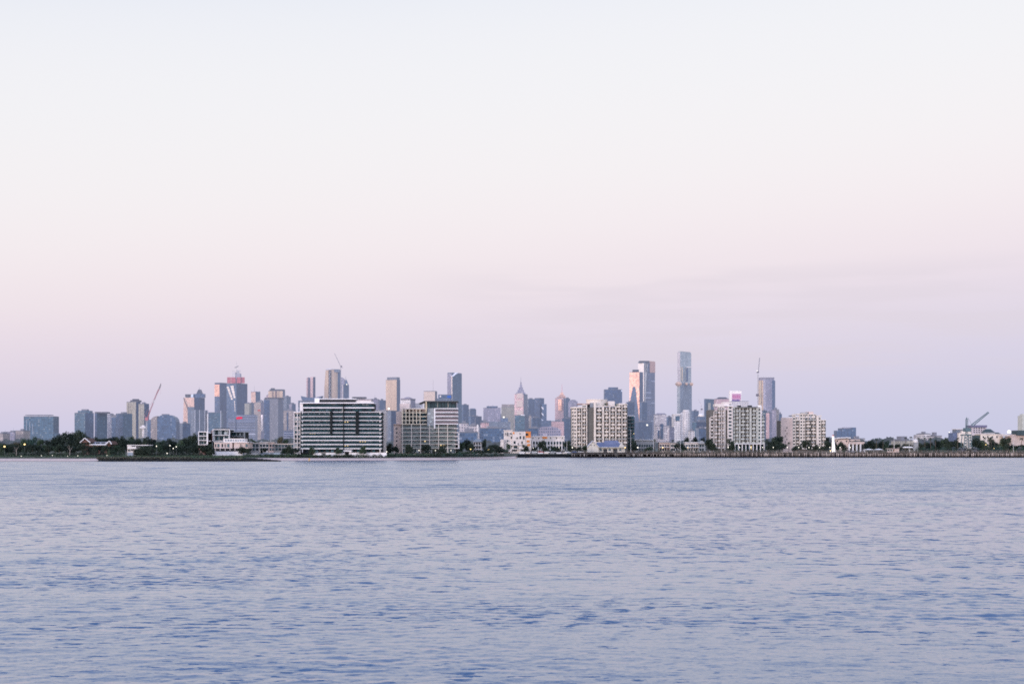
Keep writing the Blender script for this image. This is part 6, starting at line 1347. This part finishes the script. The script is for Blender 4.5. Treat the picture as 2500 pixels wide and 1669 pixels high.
# bank of low scrub and grass
pts = []
for i in range(9000):
    px = rs.uniform(-40, 600) if i < 5200 else rs.uniform(600, 1240); Db = 645 + rs.uniform(0, 26) if px < 600 else (np.interp(px, [q_[0] for q_ in SH], [q_[1] for q_ in SH]) + rs.uniform(27, 46))
    pts.append((X(px, Db), Db, 1.25 + (Db - 645) * .02 + rs.uniform(0, .55)))
me = quads(np.array(pts), rs, .45, name='undergrowth'); me.materials.append(LEAF['green']); o = bpy.data.objects.new('undergrowth', me); C.objects.link(o); o['kind'] = 'stuff'; tag(o, 'low coastal scrub on the bank behind the sand', 'scrub')

# ------------------------------------------------------------------ rock groyne and seawall
def rock_mesh(m, c, r, rr):
    n, q = 7, 4; ph = rr.uniform(0, 6)
    def g(j, k):
        t_, p_ = math.pi * j / q - math.pi / 2, 6.283 * (k % n) / n; f = r * (1 + .22 * math.sin(3 * p_ + ph) * math.cos(t_) + .15 * math.cos(5 * t_ + ph)); return (c[0] + f * math.cos(t_) * math.cos(p_), c[1] + f * math.cos(t_) * math.sin(p_), c[2] + f * .65 * math.sin(t_))
    for j in range(q):
        for k in range(n): m.face([g(j, k), g(j, k + 1), g(j + 1, k + 1), g(j + 1, k)])
ROCK = plain('basalt', (.018, .020, .021), .9, var=.5, scale=.8)
e = thing('rock_groyne', 'dark rock groyne with green scrub on top, running out before the left beach', 'groyne', (X(470, 618), 618, 0))
m = M(); N_ = 60; rr = random.Random(2)
for i in range(N_):
    a, b = i / N_, (i + 1) / N_
    def sec(s):
        px = 240 + (684 - 240) * s; k = min(1, (1 - s) * 5.5) ** .7; h = 1.35 * k + .1; return [(X(px, 615), 615 + .8 * (1 - k), -.4), (X(px, 616.5), 616.5, h * .7), (X(px, 618.5), 618.5, h), (X(px, 622), 622, h), (X(px, 625), 625, -.4)]
    A, B = sec(a), sec(b)
    for k in range(4): m.face([A[k], B[k], B[k + 1], A[k + 1]])
m.build('core', ROCK, e)
m = M()
for i in range(520):
    s = rr.uniform(0, 1); px = 240 + 444 * s; k = min(1, (1 - s) * 5.5) ** .7; yy = rr.uniform(0, 2.8); rock_mesh(m, (X(px, 616), 615.2 + yy, .1 + yy * .42 * k), rr.uniform(.3, .6), rr)
o = m.build('rocks', ROCK, e); o['kind'] = 'stuff'
pts = [];
for i in range(6500):
    s = rs.uniform(0, 1) ** 1.3 * .80; px = 240 + 444 * s; pts.append((X(px, 619), 616.2 + rs.uniform(0, 6), 1.2 * min(1, (1 - s) * 5.5) ** .7 + rs.uniform(-.35, .65 if s < .5 else .12)))
me = quads(np.array([(p[0] - e['_o'][0], p[1] - e['_o'][1], p[2]) for p in pts]), rs, .30, name='scrub'); me.materials.append(LEAF['dune']); o = bpy.data.objects.new('scrub', me); C.objects.link(o); o.parent = e; o['kind'] = 'stuff'
e = thing('rock_seawall', 'dark rock seawall between the end of the beach and the timber pier', 'seawall', (X(1330, 864), 864, 0))
m = M(); m.prism([(X(1250, 860), 860), (X(1402, 860), 860), (X(1402, 868.5), 868.5), (X(1262, 868.5), 868.5)], -.4, 1.5, 0, fp2=[(X(1258, 863), 863), (X(1402, 863), 863), (X(1402, 868.5), 868.5), (X(1265, 868.5), 868.5)], top=0); m.build('core', ROCK, e)
m = M()
for i in range(330): yy = rr.uniform(0, 4); rock_mesh(m, (X(rr.uniform(1242, 1402), 862), 860 + yy, .1 + yy * .42), rr.uniform(.35, .75), rr)
o = m.build('rocks', ROCK, e); o['kind'] = 'stuff'
D = 871
for k in range(9):
    a = 1268 + k * 15; w = 11 if k % 3 else 13; t = near('barrier', ['white concrete barrier', 'cream concrete barrier', 'grey concrete barrier'][k % 3] + ' on the seawall, ' + ['first', 'second', 'third', 'fourth', 'fifth', 'sixth', 'seventh', 'eighth', 'ninth'][k] + ' from the beach end', 'barrier', a + w / 2, D)
    m = M(); x0, x1 = X(a, D), X(a + w, D)
    for z0, z1, d0 in ((1.9, 2.5, .5), (2.5, 3.05, .3)): m.box(x0, x1, D - d0 / 2, D + d0 / 2, z0 + (.001 if z0 > 2 else 0), z1)
    m.build('block', [WHITE(), CREAMR(), GREYC()][k % 3], t); m = M(); m.box(x0 - .1, x1 + .1, D - .22, D + .22, 3.052, 3.14); m.build('coping', GREYC(), t)

# ------------------------------------------------------------------ timber pier
def pile_mat(nm, c, wet_shaded=True):
    m, nt, N, L = new_mat(nm); g = N('ShaderNodeNewGeometry'); mp = N('ShaderNodeMapping'); mp.inputs['Scale'].default_value = (1.4, 1.4, .15); L(g.outputs['Position'], mp.inputs[0])
    n = N('ShaderNodeTexNoise'); n.inputs['Scale'].default_value = 1.0; n.inputs['Detail'].default_value = 5; L(mp.outputs[0], n.inputs['Vector'])
    r = N('ShaderNodeValToRGB'); el = r.color_ramp.elements; el[0].position = .36; el[0].color = tuple(x * .35 for x in c) + (1,); el[1].position = .64; el[1].color = c + (1,); L(n.outputs[0], r.inputs[0])
    sp = N('ShaderNodeSeparateXYZ'); L(g.outputs['Position'], sp.inputs[0]); mr = N('ShaderNodeMapRange'); mr.inputs[1].default_value = .85; mr.inputs[2].default_value = 1.25; mr.inputs[3].default_value = .05; mr.inputs[4].default_value = 1; L(sp.outputs[2], mr.inputs[0])  # colour darkened near the waterline for wet timber and underside shadow
    s = N('ShaderNodeVectorMath'); s.operation = 'SCALE'; L(r.outputs[0], s.inputs[0]); L(mr.outputs[0], s.inputs['Scale']); b = N('ShaderNodeBsdfPrincipled'); b.inputs['Roughness'].default_value = .9; L(s.outputs[0], b.inputs['Base Color']); finish(nt, b.outputs[0], 0); return m
PILE = pile_mat('timber_pile', (.66, .56, .48)); PILED = pile_mat('timber_pile_dark', (.14, .12, .10)); PILEP = pile_mat('timber_pile_mid', (.42, .35, .29)); TIMB = plain('timber_deck', (.30, .26, .22), .85, var=.4, scale=1.2); TIMD = plain('timber_dark', (.03, .028, .026), .9)
D = 852; x0, x1 = X(1396, D), X(2760, D)
e = thing('timber_pier', 'long brown timber pier on close set piles along the right half of the shore', 'pier', (X(1396, D), D, 0))
m = M(); m.box(x0, x1, D + .5, 869, 2.75, 3.05); m.build('deck', TIMD, e)
m = M(); m.box(x0, x1, D + .15, D + .45, 2.2, 2.5); m.box(x0, x1, D + .1, D + .4, 3.06, 3.2); m.build('edge_beam', TIMB, e)
m = M(); m.box(x0, x1, D + 3.0, D + 3.3, -.3, 2.8); m.build('void_backing', TIMD, e)  # dark sheet standing in for the shaded void behind the piles
rp = random.Random(4); xs = []; x = x0 + .2
while x < x1 - .2: xs.append(x); x += rp.uniform(.75, 1.15) if x > X(1640, 852) else rp.uniform(1.2, 2.6)
pm = {}
for k in range(5):
    mm = M(); h = 2.35 + k * .24; mm.tube((0, 0, -.5), (.04 * (k - 2), 0, h), .27, .24, 7); mm.tube((.04 * (k - 2), 0, h + .001), (.04 * (k - 2), 0, h + .1), .19, .1, 7); pm[k] = mm
msh = {k: pm[k].mesh('pile', [[PILE, PILEP, PILE, PILED, PILEP][k]]) for k in pm}
big = set(sorted(range(len(xs)), key=lambda i: abs(xs[i] - X(1900, D)))[:100]); mm = M()
for i, xx in enumerate(xs):
    k = rp.randrange(5)
    if i in big:
        o = bpy.data.objects.new('pile', msh[k]); C.objects.link(o); o.parent = e; o.location = (xx - e['_o'][0], -.15, 0)
    else:
        mm.tube((xx, D - .15, -.5), (xx + .03 * (k - 2), D - .15, 2.35 + k * .24 - (.5 if xx < X(1640, D) else 0)), .27, .24, 6, mi=(3 if xx < X(1640, D) and k != 2 else k) )
o = mm.build('more_piles', [PILE, PILEP, PILE, PILED, PILEP], e); o['kind'] = 'stuff'
m = M()
for i in range(int((x1 - x0) / 3)): m.tube((x0 + i * 3, D + .7, 3.15), (x0 + i * 3, D + .7, 4.1), .06, n=4)
m.box(x0, x1, D + .66, D + .74, 4.1, 4.2); m.box(x0, x1, D + .68, D + .72, 3.6, 3.66); m.build('railing', plain('rail_timber', (.30, .26, .23), .8), e)
m = M()
for i in range(34): xx = x0 + rp.uniform(0, 62); m.box(xx, xx + rp.uniform(.2, .4), D - .5, D - .35, .9, rp.uniform(1.6, 2.3))
m.build('fender_boards', plain('fender_pale', (.45, .40, .34), .8), e)
# hut, canopies, masts
t = near('pier_hut', 'small open sided peach hut on the pier by a thin white mast', 'hut', 2181, 858, 3.15)
D = 858
part_box(t, 'wall', 2184, 2195, 1104, 1095.5, D, 3, PEACHR(), dz0=3.15); part_box(t, 'roof', 2166, 2196, 1095.4, 1094.3, D - .6, 4.4, PEACHR()); part_box(t, 'counter', 2167, 2184, 1104, 1101, D + .5, 2, PEACHR(), dz0=3.15)
for k in (2167, 2172.5, 2178): part_box(t, 'post', k, k + .9, 1101, 1095.5, D - .1, .3, WHITE())
CANV = plain('canvas_white', (.85, .84, .83), .6)
for k, (a, b, y, lb) in enumerate(((2113, 2132, 1096, 'white pagoda canopy nearest the peach arched hall'), (2137, 2156, 1096, 'white pagoda canopy nearest the pier hut'), (2207, 2229, 1091, 'low flat white canopy left of the water tank'))):
    D = 890; t = near('canopy', lb, 'canopy', (a + b) / 2, D)
    f = flat_fp(a, b, D, 4); m = M(); m.prism(f, Z(y + 1.4, D), Z(y + .7, D), 0); m.prism(f, Z(y + .7, D), Z(y - 1.2, D), 0, fp2=scale_fp(f, .12 if k < 2 else .8), top=0); m.build('fabric', CANV, t)
    m = M()
    for p in f: M().tube((p[0], p[1], GZ), (p[0], p[1], Z(y + 1, D)), .07, n=5).build('pole', GREYC(), t)
    pass
for px, y, D, lb in ((1246.5, 1077, 878, 'thin pale mast before the white and orange flats'), (1384, 1072, 878, 'thin pale mast left of the tall cream block'), (1595, 1062, 878, 'tall pale mast before the low grey pavilion'), (1661, 1066, 878, 'tall pale mast before the broad dark tree'), (1540, 1050, 878, 'tall pale mast right of the boat shed'), (2183, 1062, 862, 'tall white mast beside the pier hut'), (2220, 1086, 878, 'short mast left of the water tank'), (2474, 1080, 878, 'thin mast near the right edge'), (1857, 1068, 878, 'thin pale mast before the cluster of trees')):
    e = thing('flag_mast', lb, 'mast', (X(px, D), D, GZ)); m = M(); m.tube((X(px, D), D, GZ), (X(px, D), D, Z(y, D)), .13, .07, 6); m.build('pole', plain('pole_white', (.72, .72, .72), .4), e); m = M(); m.ball((X(px, D), D, Z(y, D) + .1), .17); m.build('finial', plain('pole_white', (.72, .72, .72), .4), e)
# street lamps, all lit
LW, LY = glow('lamp_white_small', (1, .93, .82), 3.0), glow('lamp_warm', (1, .72, .30), 3.2)
lamps = [(11, 1089.5, 668, 1, 'lit warm street lamp, leftmost of the two at far left', 1.5), (60, 1084, 690, 1, 'lit warm street lamp, second from the left edge', 1.4)]
for k, (px, y) in enumerate(((382, 1088.5), (415, 1087), (423, 1094), (430.5, 1090))): lamps.append((px, y, 668, 0, 'lit white lamp, ' + ['first', 'second', 'third', 'fourth'][k] + ' of four before the dark left trees', .75))
lamps += [(408, 1106, 660, 0, 'small low lit lamp below the four white lamps', .7), (944, 1102, 690, 0, 'lit lamp at the right end of the long garden wall', .8), (1023, 1099, 690, 0, 'lit lamp left of the middle tree before the beige block', .8), (1063, 1099, 690, 0, 'lit lamp right of the middle tree before the beige block', .7), (1101, 1099, 695, 0, 'lit lamp at the right corner of the beige block', .7),
  (1149, 1096, 715, 1, 'lit yellow lamp left of the small cream villa', .9), (1193, 1097, 735, 1, 'lit warm lamp right of the small cream villa', 1.1), (1302, 1093, 878, 0, 'lit lamp left of the long white terrace', .7), (1365, 1092, 878, 0, 'lit lamp before the right end of the long white terrace', .7), (1397.5, 1092, 878, 0, 'lit lamp before the left edge of the tall cream block', 1.1),
  (1526, 1092, 880, 1, 'lit yellow lamp at the right eave of the boat shed', 1.2), (1557, 1092, 880, 0, 'lit lamp first right of the boat shed', 1.2), (1618, 1092, 880, 1, 'lit yellow lamp before the peach shop', 1.2), (1547.5, 1058, 942, 1, 'tiny yellow light high on the dark green glazed block', .7),
  (1679, 1092, 880, 1, 'lit lamp before the white cafe', .8)]
for k, px in enumerate((1778, 1805.5, 1833, 1862, 1888, 1922, 1950, 1975, 2001, 2026, 2051, 2076)):
    lamps.append((px, 1091.6, 878, 0, 'lit white promenade lamp, number %s from the left in the even row' % ['one', 'two', 'three', 'four', 'five', 'six', 'seven', 'eight', 'nine', 'ten', 'eleven', 'twelve'][k], .9))
lamps += [(2027.5, 1099.5, 866, 1, 'low bright pinkish lamp at the foot of the lighthouse', 1.2), (2317.5, 1054.5, 960, 0, 'lit white lamp on a tall mast left of the green crane', .9), (2407, 1085, 885, 1, 'lit lamp right of the green crane legs', .9), (2463.5, 1053.5, 990, 0, 'very bright large floodlight above the trees near the right edge', 4.2), (2427, 1094, 885, 1, 'small low lamp below the long cream hall', .6)]
for k, px in enumerate((52, 101, 128, 165, 190, 261)): lamps.append((px, 1113 - (k % 3), 652, 0, ['small pale bollard light, leftmost on the beach path', 'small pale bollard light, second on the beach path', 'small pale bollard light, third on the beach path', 'small pale bollard light, fourth on the beach path', 'small pale bollard light, fifth on the beach path', 'small pale bollard light nearest the groyne'][k], .5))
PG = plain('pole_grey', (.12, .13, .13), .5)
for px, y, D, wm, lb, s in lamps:
    e = thing('street_lamp', lb, 'lamp', (X(px, D), D, 1.3 if D < 660 else GZ)); z = Z(y, D); m = M(); m.tube((X(px, D), D + .05, e['_o'][2]), (X(px, D), D + .05, z - .3 * s), .08, .05, 5)
    if z - e['_o'][2] > 1: m.tube((X(px, D), D + .05, z - .3 * s), (X(px, D), D + .05, z - .24 * s), .22 * s, n=6)
    m.build('pole', PG, e); m = M(); m.ball((X(px, D), D, z), .30 * s, sz=.8); m.build('lamp_head', LY if wm else LW, e)
# yellow marker
e = thing('channel_marker', 'small yellow marker post standing at the water edge before the long white block', 'marker', (X(755, 642), 642, -.2)); YL = plain('marker_yellow', (.75, .45, .08), .5)
m = M(); xx = X(755, 642); m.tube((xx, 642, -.3), (xx, 642, 1.25), .16, .13, 8); m.build('post', YL, e); m = M(); m.tube((xx, 642, -.2), (xx, 642, .25), .45, .32, 10); m.build('float', YL, e); m = M(); m.box(xx - .38, xx + .38, 641.97, 642.03, .75, 1.0); m.box(xx - .05, xx + .05, 641.96, 642.04, .6, 1.15); m.build('cross_mark', YL, e)
# parked cars
CC = [('white', (.75, .75, .75)), ('silver', (.45, .46, .48)), ('dark grey', (.05, .05, .06)), ('red', (.45, .05, .04)), ('blue', (.06, .12, .3))]
def car(px, D, ci, label, rz):
    e = thing('parked_car', label, 'car', (X(px, D), D, GZ), 'cars parked behind the seawall'); paint = plain('car_' + CC[ci][0].replace(' ', '_'), CC[ci][1], .3); x, y = X(px, D), D
    m = M(); pr = [(-2.15, .35), (2.1, .35), (2.2, .65), (1.9, .9), (1.0, .98), (-1.8, 1.0), (-2.2, .85)]; extrude(m, [(x + a, GZ + b) for a, b in pr], y - .85, y + .85); pr2 = [(-1.7, 1.0), (.95, .98), (.35, 1.42), (-1.2, 1.45)]; extrude(m, [(x + a, GZ + b) for a, b in pr2], y - .72, y + .72); m.build('body', paint, e)
    m = M(); pr3 = [(-1.5, 1.04), (.7, 1.03), (.28, 1.37), (-1.12, 1.39)]; m.face([(x + a, y - .735, GZ + b) for a, b in pr3], 0); m.face([(x + a, y + .735, GZ + b) for a, b in pr3][::-1], 0); m.build('window', PANES[0](), e)
    for sx in (-1.35, 1.35):
        for sy in (-.82, .82): m = M(); m.tube((x + sx, y + sy - .1, GZ + .33), (x + sx, y + sy + .1, GZ + .33), .33, n=10); m.build('wheel', TIMD, e)
ordn = ['first', 'second', 'third', 'fourth', 'fifth', 'sixth', 'seventh', 'eighth', 'ninth', 'tenth']
for k, (px, ci) in enumerate(((1276, 0), (1291, 1), (1306, 0), (1321, 3), (1337, 0), (1352, 1), (1368, 2), (1386, 0), (1404, 4), (1418, 0))):
    car(px, 876, ci, '%s parked car, %s from the beach end behind the seawall' % (CC[ci][0], ordn[k]), 0)

# ------------------------------------------------------------------ sky, sun, camera
def world():
    w = bpy.data.worlds.new('World'); bpy.context.scene.world = w; w.use_nodes = True; nt = w.node_tree; nt.nodes.clear(); N, L = nt.nodes.new, nt.links.new
    tc = N('ShaderNodeTexCoord'); sp = N('ShaderNodeSeparateXYZ'); L(tc.outputs['Generated'], sp.inputs[0])
    def mth(op, a, b=None, c=None):
        n = N('ShaderNodeMath'); n.operation = op
        for i, s in enumerate((a, b, c)):
            if s is None: continue
            if isinstance(s, (int, float)): n.inputs[i].default_value = s
            else: L(s, n.inputs[i])
        return n.outputs[0]
    # soft banding of thin cloud low in the sky
    mp = N('ShaderNodeMapping'); mp.inputs['Scale'].default_value = (3.0, 1.0, 26.0); L(tc.outputs['Generated'], mp.inputs[0]); nz = N('ShaderNodeTexNoise'); nz.inputs['Scale'].default_value = 1.0; nz.inputs['Detail'].default_value = 4; L(mp.outputs[0], nz.inputs['Vector'])
    z = mth('ADD', sp.outputs[2], mth('MULTIPLY', mth('SUBTRACT', nz.outputs[0], .5), .005))
    z = mth('SUBTRACT', z, mth('MULTIPLY', sp.outputs[0], .07))
    r = N('ShaderNodeValToRGB'); L(z, r.inputs[0]); r.color_ramp.interpolation = 'B_SPLINE'
    st = SKY; els = r.color_ramp.elements
    els[0].position = st[0][0]; els[0].color = st[0][1] + (1,); els[1].position = st[-1][0]; els[1].color = st[-1][1] + (1,)
    for p, c in st[1:-1]: e_ = els.new(p); e_.color = c + (1,)
    bandm = N('ShaderNodeMapRange'); bandm.interpolation_type = 'SMOOTHSTEP'; bandm.inputs[1].default_value = .045; bandm.inputs[2].default_value = .026; bandm.inputs[3].default_value = 0; bandm.inputs[4].default_value = 1
    L(mth('ABSOLUTE', mth('SUBTRACT', sp.outputs[2], .088)), bandm.inputs[0])
    side = N('ShaderNodeMapRange'); side.interpolation_type = 'SMOOTHSTEP'; side.inputs[1].default_value = -.12; side.inputs[2].default_value = .05; L(sp.outputs[0], side.inputs[0])
    nz2 = N('ShaderNodeTexNoise'); mp2 = N('ShaderNodeMapping'); mp2.inputs['Scale'].default_value = (1.6, 1.0, 17.0); mp2.inputs['Location'].default_value = (3, 1, 2); L(tc.outputs['Generated'], mp2.inputs[0]); L(mp2.outputs[0], nz2.inputs['Vector']); nz2.inputs['Detail'].default_value = 2
    cm = N('ShaderNodeMapRange'); cm.interpolation_type = 'SMOOTHSTEP'; cm.inputs[1].default_value = .38; cm.inputs[2].default_value = .62; L(nz2.outputs[0], cm.inputs[0])
    cl = mth('MULTIPLY', mth('MULTIPLY', bandm.outputs[0], side.outputs[0]), mth('MULTIPLY', cm.outputs[0], .34))
    mc = N('ShaderNodeMix'); mc.data_type = 'RGBA'; L(cl, mc.inputs['Factor']); L(r.outputs[0], mc.inputs['A']); mc.inputs['B'].default_value = (.66, .60, .70, 1)
    # afterglow behind the photographer, to the left (west)
    gd = N('ShaderNodeVectorMath'); gd.operation = 'DOT_PRODUCT'; L(tc.outputs['Generated'], gd.inputs[0]); v = (-.93, -.34, .02); l_ = math.sqrt(sum(a * a for a in v)); gd.inputs[1].default_value = tuple(a / l_ for a in v)
    gp = mth('POWER', mth('MAXIMUM', gd.outputs['Value'], 0), 5.0)
    lowm = N('ShaderNodeMapRange'); lowm.inputs[1].default_value = 0; lowm.inputs[2].default_value = .55; lowm.inputs[3].default_value = 1; lowm.inputs[4].default_value = .12; lowm.clamp = True; L(mth('ABSOLUTE', sp.outputs[2]), lowm.inputs[0])
    gs = N('ShaderNodeVectorMath'); gs.operation = 'SCALE'; gs.inputs[0].default_value = GLOW; L(mth('MULTIPLY', gp, lowm.outputs[0]), gs.inputs['Scale'])
    # physical dusk sky, low sun in the same quarter
    sky = N('ShaderNodeTexSky'); sky.sky_type = 'NISHITA'; sky.sun_disc = False; sky.sun_elevation = math.radians(4); sky.sun_rotation = math.atan2(SUN[0], SUN[1]); sky.air_density = 1.2; sky.dust_density = 1.0
    bg = N('ShaderNodeBackground'); bg.inputs[1].default_value = 1.0
    bk = N('ShaderNodeMapRange'); bk.interpolation_type = 'SMOOTHSTEP'; bk.inputs[1].default_value = .15; bk.inputs[2].default_value = -.75; bk.inputs[3].default_value = 0; bk.inputs[4].default_value = 1; L(sp.outputs[1], bk.inputs[0])
    bs = N('ShaderNodeVectorMath'); bs.operation = 'SCALE'; bs.inputs[0].default_value = BACK; L(bk.outputs[0], bs.inputs['Scale']); b1 = N('ShaderNodeVectorMath'); L(bs.outputs[0], b1.inputs[0]); b1.inputs[1].default_value = (1, 1, 1)
    b3 = N('ShaderNodeVectorMath'); b3.operation = 'MULTIPLY'; L(mc.outputs['Result'], b3.inputs[0]); L(b1.outputs[0], b3.inputs[1]); bg2 = N('ShaderNodeBackground'); bg2.inputs[1].default_value = .02; L(sky.outputs[0], bg2.inputs[0])
    ad = N('ShaderNodeVectorMath'); L(b3.outputs[0], ad.inputs[0]); L(gs.outputs[0], ad.inputs[1]); L(ad.outputs[0], bg.inputs[0])
    out = N('ShaderNodeOutputWorld'); sh = N('ShaderNodeAddShader'); L(bg.outputs[0], sh.inputs[0]); L(bg2.outputs[0], sh.inputs[1]); L(sh.outputs[0], out.inputs[0])
SUN = (-.62, -.78, .085)
GLOW = (1.65, 1.08, .84); BACK = (1.15, 1.10, 1.18)  # BACK is added fill: brightens the unseen sky behind the camera
SKY = [(p_, tuple(round(x_ * k_, 4) for x_, k_ in zip(c_, (1.0, .985, .99)))) for p_, c_ in [(0.0, (.54, .58, .775)), (.03, (.59, .59, .78)), (.06, (.665, .625, .77)), (.09, (.745, .675, .785)), (.115, (.81, .73, .80)), (.15, (.86, .80, .84)), (.19, (.87, .845, .87)), (.24, (.865, .865, .89)), (.32, (.83, .855, .905)), (.5, (.46, .58, .82)), (1.0, (.15, .28, .58))]]
world()
su = bpy.data.lights.new('sun', 'SUN'); su.energy = 1.15; su.color = (1, .84, .77); su.angle = math.radians(10); so = bpy.data.objects.new('sun', su); C.objects.link(so)
from mathutils import Vector
lt = bpy.data.lights.new('lighthouse_floodlight', 'SPOT'); lt.energy = 2600; lt.color = (1, .9, .84); lt.spot_size = math.radians(80); lt.shadow_soft_size = .2
lo = bpy.data.objects.new('lighthouse_floodlight', lt); C.objects.link(lo); lo.location = (X(2029, 866), 864, 3.6); lo.rotation_euler = (Vector((X(2034.5, 872), 872, 8.5)) - Vector(lo.location)).to_track_quat('-Z', 'Y').to_euler()
so.rotation_euler = Vector((-SUN[0], -SUN[1], -SUN[2])).to_track_quat('-Z', 'Y').to_euler(); so.location = (-200, -100, 60)
cam = bpy.data.cameras.new('camera'); co = bpy.data.objects.new('camera', cam); C.objects.link(co); bpy.context.scene.camera = co
cam.sensor_width = 36; cam.lens = F / 2500 * 36; cam.clip_start = .5; cam.clip_end = 40000
co.location = (0, 0, EYE); co.rotation_euler = (math.pi / 2, 0, 0); cam.shift_y = (HZ - 834.5) / 2500
sc = bpy.context.scene
sc.view_settings.view_transform = 'Standard'; sc.view_settings.look = 'None'; sc.view_settings.exposure = 0; sc.view_settings.gamma = 1
sc.render.engine = 'CYCLES'; sc.cycles.max_bounces = 5; sc.cycles.use_denoising = False; sc.cycles.filter_width = 1.75
for o in ORIG: del o['_o']
for o in ORIG:
    if '_z' in o: del o['_z']
